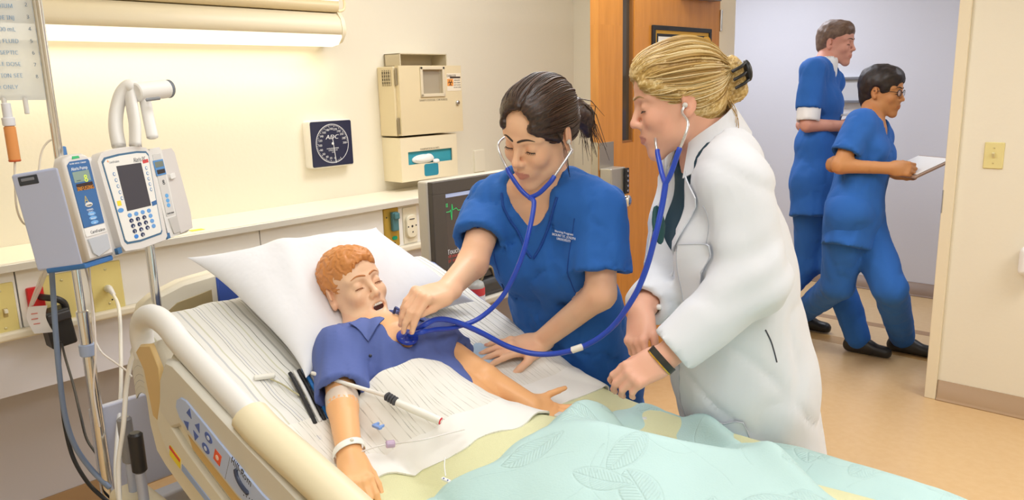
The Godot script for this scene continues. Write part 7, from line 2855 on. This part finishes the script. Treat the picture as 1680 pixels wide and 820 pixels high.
func stethoscope() -> void:
	var blue := M("2447b8", 0.3)
	var cp: Vector3 = V(1.042, 1.019, -1.275)
	var o := thing("stethoscope", "blue double teaching stethoscope joining both women to the mannequin's chest", "stethoscope", cp)
	var n := V(-0.1, 0.9, 0.42).normalized()
	var b := face_to(V(1, 0, 0).cross(n), n)
	var mb := MB.new()
	mb.lathe(cp, [Vector2(0, 0), Vector2(0.019, 0), Vector2(0.021, 0.002), Vector2(0.021, 0.004)], 28, b)
	part(mb, "diaphragm", M("d9dbe4", 0.25, 0.4), o)
	mb = MB.new()
	mb.lathe(cp + n * 0.004, [Vector2(0.022, 0), Vector2(0.0245, 0.002), Vector2(0.0245, 0.006), Vector2(0.019, 0.01), Vector2(0.012, 0.012), Vector2(0.009, 0.017), Vector2(0, 0.018)], 28, b)
	part(mb, "chest_piece", M("2540b4", 0.18), o)
	var N: Transform3D = Transform3D(Basis(V(0.102, -0.1607, 0.9817), V(-0.4161, 0.8895, 0.1888), V(-0.9036, -0.4278, 0.0239)), V(1.405, 1.451, -1.186))
	var D: Transform3D = Transform3D(Basis(V(-0.7635, 0.0216, 0.6455), V(-0.1351, 0.972, -0.1923), V(-0.6315, -0.2341, -0.7392)), V(1.528, 1.517, -0.89))
	var jn: Vector3 = V(1.333, 1.309, -1.159)
	var jd: Vector3 = V(1.392, 1.355, -0.836)
	var met := M("d9dade", 0.2, 0.7)
	binaurals(o, N, 0.96, jn, [[V(1.398, 1.41, -1.089), V(1.352, 1.346, -1.112)], [V(1.319, 1.425, -1.241), V(1.312, 1.364, -1.2)]], met, blue)
	binaurals(o, D, 0.95, jd, [[V(1.418, 1.475, -0.801), V(1.398, 1.418, -0.812)], [V(1.485, 1.457, -0.918), V(1.444, 1.408, -0.887)]], met, blue)
	mb = MB.new()
	mb.tube(spline([jn, V(1.326, 1.298, -1.14), V(1.29, 1.242, -1.125), V(1.262, 1.17, -1.132), V(1.238, 1.093, -1.165), V(1.194, 1.046, -1.198), V(1.139, 1.033, -1.224), V(1.082, 1.042, -1.228), V(1.036, 1.049, -1.22), cp + n * 0.014], 8), 0.0058, 12)
	part(mb, "tubing", blue, o)
	mb = MB.new()
	mb.tube(spline([jd, V(1.379, 1.308, -0.836), V(1.357, 1.244, -0.839), V(1.349, 1.173, -0.856), V(1.345, 1.108, -0.885), V(1.342, 1.032, -0.941), V(1.32, 0.98, -1.009), V(1.284, 0.958, -1.087), V(1.238, 0.975, -1.143), V(1.188, 1.015, -1.187), V(1.139, 1.047, -1.213), V(1.093, 1.064, -1.223), V(1.052, 1.062, -1.223), cp + n * 0.014 + V(0.004, 0, 0)], 8), 0.0063, 12)
	part(mb, "tubing", blue, o)
	mb = MB.new()
	mb.tube([V(1.308, 0.976, -1.02), V(1.319, 0.985, -1)], 0.0078, 14)
	part(mb, "connector", M("efeae0", 0.35), o)

# --- the two walking past in the corridor
func walker(label: String, HX: Transform3D, hs: float, pel: Vector3, sc0: Vector3, fw: Vector3, el: Array, wr: Array, kn: Array, an: Array, skin: Color, hairc: Array, male: bool, under: bool) -> Node3D:
	var o := thing("person", label, "person", V(pel.x, 0, pel.z))
	var up := (sc0 - pel).normalized()
	fw = (fw - up * fw.dot(up)).normalized()
	var F := Transform3D(Basis(up.cross(fw), up, fw), pel)
	var lx := F.basis.x
	var L := pel.distance_to(sc0) / 0.97
	var opt := {"w": 1.12 if male else 0.95, "len": L, "bust": 0.0 if male else 0.8}
	var hw := 0.185 if male else 0.155
	var sh := [sc0 + lx * hw - up * 0.035, sc0 - lx * hw - up * 0.035]
	var s := SDF.new()
	torso(s, F, 0.0, opt)
	s.cap(HX * V(0, -0.04, -0.03), sc0 + up * 0.015, 0.056, 0.062, 0.03)
	for k in 2:
		s.chain([sh[k], el[k], wr[k]], [0.048, 0.039, 0.028], 0.02)
	legs(s, pel + lx * 0.09 - up * 0.03, pel - lx * 0.09 - up * 0.03, kn[0], kn[1], an[0], an[1])
	s.group(0.015)
	head(s, HX, hs, {"male": male})
	tips.clear()
	for k in 2:
		var d: Vector3 = (wr[k] - el[k]).normalized()
		hand(s, Transform3D(hand_basis(d, lx * (1.0 - 2.0 * k), V(0, 1, 0)), wr[k]), 1.0, [[0.5, 0.2, 0.3, 0.2], [0.06, 0.6, 0.7, 0.5], [0.0, 0.6, 0.75, 0.5], [-0.06, 0.65, 0.8, 0.5], [-0.12, 0.7, 0.8, 0.5]])
	tips.clear()
	var col := face_colour(HX, hs, skin, Color(skin.r * 0.85, skin.g * 0.6, skin.b * 0.6), 0.2)
	var hb := AABB(HX.origin - Vector3.ONE * 0.14, Vector3.ONE * 0.28)
	var mb := MB.new()
	s.mesh(mb, hb.position - Vector3.ONE * 0.04, hb.end + Vector3.ONE * 0.04, 0.0055, col)
	var sk := [hb]
	for k in 2:
		var d: Vector3 = (wr[k] - el[k]).normalized()
		var w := AABB(wr[k] + d * 0.08 - Vector3.ONE * 0.1, Vector3.ONE * 0.2)
		sk.append(w)
		s.mesh(mb, w.position - Vector3.ONE * 0.04, w.end + Vector3.ONE * 0.04, 0.0055, col)
	s.mesh(mb, V(pel.x - 0.6, 0.0, pel.z - 0.8), V(pel.x + 0.6, HX.origin.y, pel.z + 0.9), 0.016, col, sk)
	part(mb, "body", VM(0.55), o)
	brows_and_lashes(HX, hs, s, o, M(hairc[2], 0.7), M("1e1614", 0.6), 1.1)
	var h := SDF.new()
	h.X = Transform3D(HX.basis * hs, HX.origin)
	h.sc = hs
	h.ell(V(0, 0.05, -0.02), V(0.082, 0.088, 0.102) if male else V(0.09, 0.096, 0.11), 0.02)
	h.ell(V(0, 0.085, 0.035), V(0.064, 0.045, 0.056), 0.03)
	h.ell(V(0, -0.01, -0.06), V(0.068, 0.06 if male else 0.085, 0.05), 0.03)
	h.ell(V(0, -0.035, 0.112), V(0.068, 0.1, 0.08), 0.008, 1)
	h.ell(V(0, -0.135 if male else -0.16, 0.03), V(0.1, 0.11, 0.09), 0.012, 1)
	for k in [-1, 1]:
		h.ell(V(k * 0.084, -0.012, -0.004), V(0.03, 0.042, 0.028), 0.006, 1)
	h.X = Transform3D()
	h.sc = 1.0
	var nz := noise(84, 26.0, 3)
	h.warp = func(p: Vector3) -> float: return nz.get_noise_3dv(p) * 0.006
	var a := lin(hairc[0])
	var bq := lin(hairc[1])
	mb = MB.new()
	h.mesh(mb, HX.origin - Vector3.ONE * 0.2, HX.origin + Vector3.ONE * 0.2, 0.0075, func(p: Vector3) -> Color: return a.lerp(bq, clampf(0.5 + nz.get_noise_3dv(p * 2.0), 0, 1)))
	part(mb, "hair", VM(0.5), o)
	# scrubs
	var c := SDF.new()
	torso(c, F, 0.018, opt)
	c.X = F
	c.flat(V(0, 0.17, 0), V(0, -0.24, 0.0), 0.15 * opt.w, 0.178 * opt.w, V(0, 0, 1), 0.74, 0.06)
	c.X = Transform3D()
	for k in 2:
		var hm: Vector3 = sh[k].lerp(el[k], 0.72)
		c.group(0.04)
		c.chain([sh[k], hm + (el[k] - sh[k]) * 0.05], [0.07, 0.076], 0.04)
		cuff(c, hm, el[k] - sh[k], 0.05)
	c.group(0.01)
	c.X = F
	c.box(V(0, -0.34, 0), V(0.4, 0.14, 0.4), 0.001, 0.004, 1)
	c.chain([V(0, L - 0.11, 0.13), V(0, L - 0.05, 0.115), V(0, L + 0.03, 0.06)], [0.004, 0.03, 0.062], 0.004, 1)
	c.cap(V(0, L - 0.02, 0.0), V(0, L + 0.16, 0.06), 0.062, 0.075, 0.006, 1)
	c.X = Transform3D()
	var wz := noise(95, 7.0, 3)
	c.warp = func(p: Vector3) -> float: return wz.get_noise_3dv(p * V(1, 0.6, 1)) * 0.007 + 0.006 * pow(1.0 - minf(1.0, 2.4 * absf(wz.get_noise_3dv(p * V(0.7, 0.4, 0.7) + V(3, 1, 5)))), 4.0)
	mb = MB.new()
	c.mesh(mb, V(pel.x - 0.5, pel.y - 0.35, pel.z - 0.6), V(pel.x + 0.5, sc0.y + 0.15, pel.z + 0.6), 0.012)
	part(mb, "scrub_top", scrub, o)
	if under:
		for k in 3:
			var u := SDF.new()
			if k < 2:
				var h0: Vector3 = sh[k].lerp(el[k], 0.68)
				var h1: Vector3 = sh[k].lerp(el[k], 0.94)
				u.group(0.003)
				u.cap(h0, h1 + (el[k] - sh[k]) * 0.05, 0.064, 0.062, 0.01)
				cuff(u, h1, el[k] - sh[k], 0.05)
			else:
				u.cap(sc0, sc0 + up * 0.05 + fw * 0.01, 0.078, 0.071, 0.01)
				u.cap(sc0 + up * 0.05, sc0 + up * 0.13 + fw * 0.02, 0.064, 0.064, 0.003, 1)
			mb = MB.new()
			u.mesh(mb, V(pel.x - 0.5, pel.y, pel.z - 0.6), V(pel.x + 0.5, sc0.y + 0.15, pel.z + 0.6), 0.009)
			part(mb, "undershirt_sleeve" if k < 2 else "undershirt_collar", W.white, o)
	var t := SDF.new()
	legs(t, pel + lx * 0.09 - up * 0.03, pel - lx * 0.09 - up * 0.03, kn[0], kn[1], an[0], an[1], 0.03)
	t.ell(pel, V(0.16, 0.12, 0.13), 0.05)
	t.warp = c.warp
	mb = MB.new()
	t.mesh(mb, V(pel.x - 0.5, 0.03, pel.z - 0.8), V(pel.x + 0.5, pel.y + 0.2, pel.z + 0.9), 0.014)
	part(mb, "trousers", scrub, o)
	for k in 2:
		var d: Vector3 = an[k] - kn[k]
		shoe(o, an[k], V(0, 0, 1), M("24221f", 0.4), 0.0 if an[k].y < 0.11 else 0.5)
	return o

func corridor_people() -> void:
	# man further off, woman nearer; both walk towards +z
	var HX: Transform3D = Transform3D(Basis(V(0.9992, 0.0186, 0.0362), V(-0.023, 0.9921, 0.1233), V(-0.0336, -0.1241, 0.9917)), V(4.671, 1.75, -1.692))
	var pel: Vector3 = V(4.463, 0.968, -1.673)
	var sc0: Vector3 = V(4.592, 1.594, -1.73)
	walker("tall man with short brown hair in blue scrubs walking along the corridor", HX, 0.98, pel, sc0, V(0.05, 0, 1), [V(4.634, 1.287, -1.844), V(4.329, 1.306, -1.699)], [V(4.778, 1.282, -1.655), V(4.481, 1.293, -1.529)],
		[V(pel.x, 0.5, pel.z + 0.12), V(pel.x, 0.5, pel.z - 0.02)], [V(pel.x, 0.09, pel.z + 0.28), V(pel.x, 0.16, pel.z - 0.28)], lin("d79c86"), ["5a4436", "7c6250", "5a4436"], true, true)
	HX = Transform3D(Basis(V(0.9983, -0.0246, 0.0534), V(0.0182, 0.9928, 0.118), V(-0.0559, -0.1168, 0.9916)), V(4.315, 1.477, -1.314))
	pel = V(4.114, 0.884, -1.346)
	sc0 = V(4.244, 1.309, -1.338)
	var o := walker("woman with short black hair and glasses in blue scrubs nearest the doorway", HX, 1.0, pel, sc0, V(-0.05, 0, 1), [V(4.185, 1.108, -1.491), V(3.949, 1.129, -1.377)], [V(4.389, 1.062, -1.253), V(4.087, 1.114, -1.176)],
		[V(pel.x, 0.5, pel.z + 0.2), V(pel.x, 0.48, pel.z - 0.06)], [V(4.62, 0.09, -1.2), V(4.71, 0.1, -1.82)], lin("c98d58"), ["1d1817", "332825", "1d1817"], false, false)
	# glasses
	var g := thing("glasses", "dark framed glasses worn by the woman in the corridor", "glasses", HX * V(0, 0.01, 0.1))
	var mb := MB.new()
	for k in [-1, 1]:
		var rg := []
		for j in 20:
			rg.append(HX * V(k * 0.031 + cos(TAU * j / 20) * 0.022, 0.008 + sin(TAU * j / 20) * 0.016, 0.1 - absf(k * 0.031 + cos(TAU * j / 20) * 0.022) * 0.12))
		mb.tube(rg, 0.0018, 6, true)
		mb.tube([HX * V(k * 0.053, 0.012, 0.094), HX * V(k * 0.079, 0.012, 0.03), HX * V(k * 0.081, 0.008, -0.015)], 0.0016, 6)
	mb.tube([HX * V(-0.009, 0.012, 0.1), HX * V(0.009, 0.012, 0.1)], 0.0018, 6)
	part(mb, "frame", W.black, g)
	mb = MB.new()
	for k in [-1, 1]:
		mb = MB.new()
		mb.ball(HX * V(k * 0.031, 0.008, 0.096), V(0.02, 0.0145, 0.0015), 12, HX.basis)
		part(mb, "lens", clear("e6e8ea", 0.12), g)
	# clipboard she carries
	g = thing("clipboard", "brown clipboard carried ahead by the woman in the corridor", "clipboard", V(4.318, 1.107, -1.118))
	mb = MB.new()
	var A: Vector3 = V(4.205, 1.076, -1.156)
	var B: Vector3 = V(4.375, 1.136, -1.064)
	mb.rbox((A + B) / 2, V(0.22, 0.012, A.distance_to(B) + 0.06), 0.004, 2, face_to(B - A))
	part(mb, "board", M("a98c78", 0.5), g)
	mb = MB.new()
	mb.rbox((A + B) / 2 + V(0, 0.009, 0), V(0.2, 0.003, A.distance_to(B) + 0.02), 0.001, 1, face_to(B - A))
	part(mb, "paper", W.white, g)
	# papers the man holds
	g = thing("papers", "white papers held by the man in the corridor", "papers", V(4.684, 1.375, -1.56))
	mb = MB.new()
	mb.rbox(V(4.673, 1.355, -1.565), V(0.2, 0.012, 0.29), 0.003, 2, face_to(V(0.1, 0.12, 1)))
	part(mb, "sheets", W.white, g)
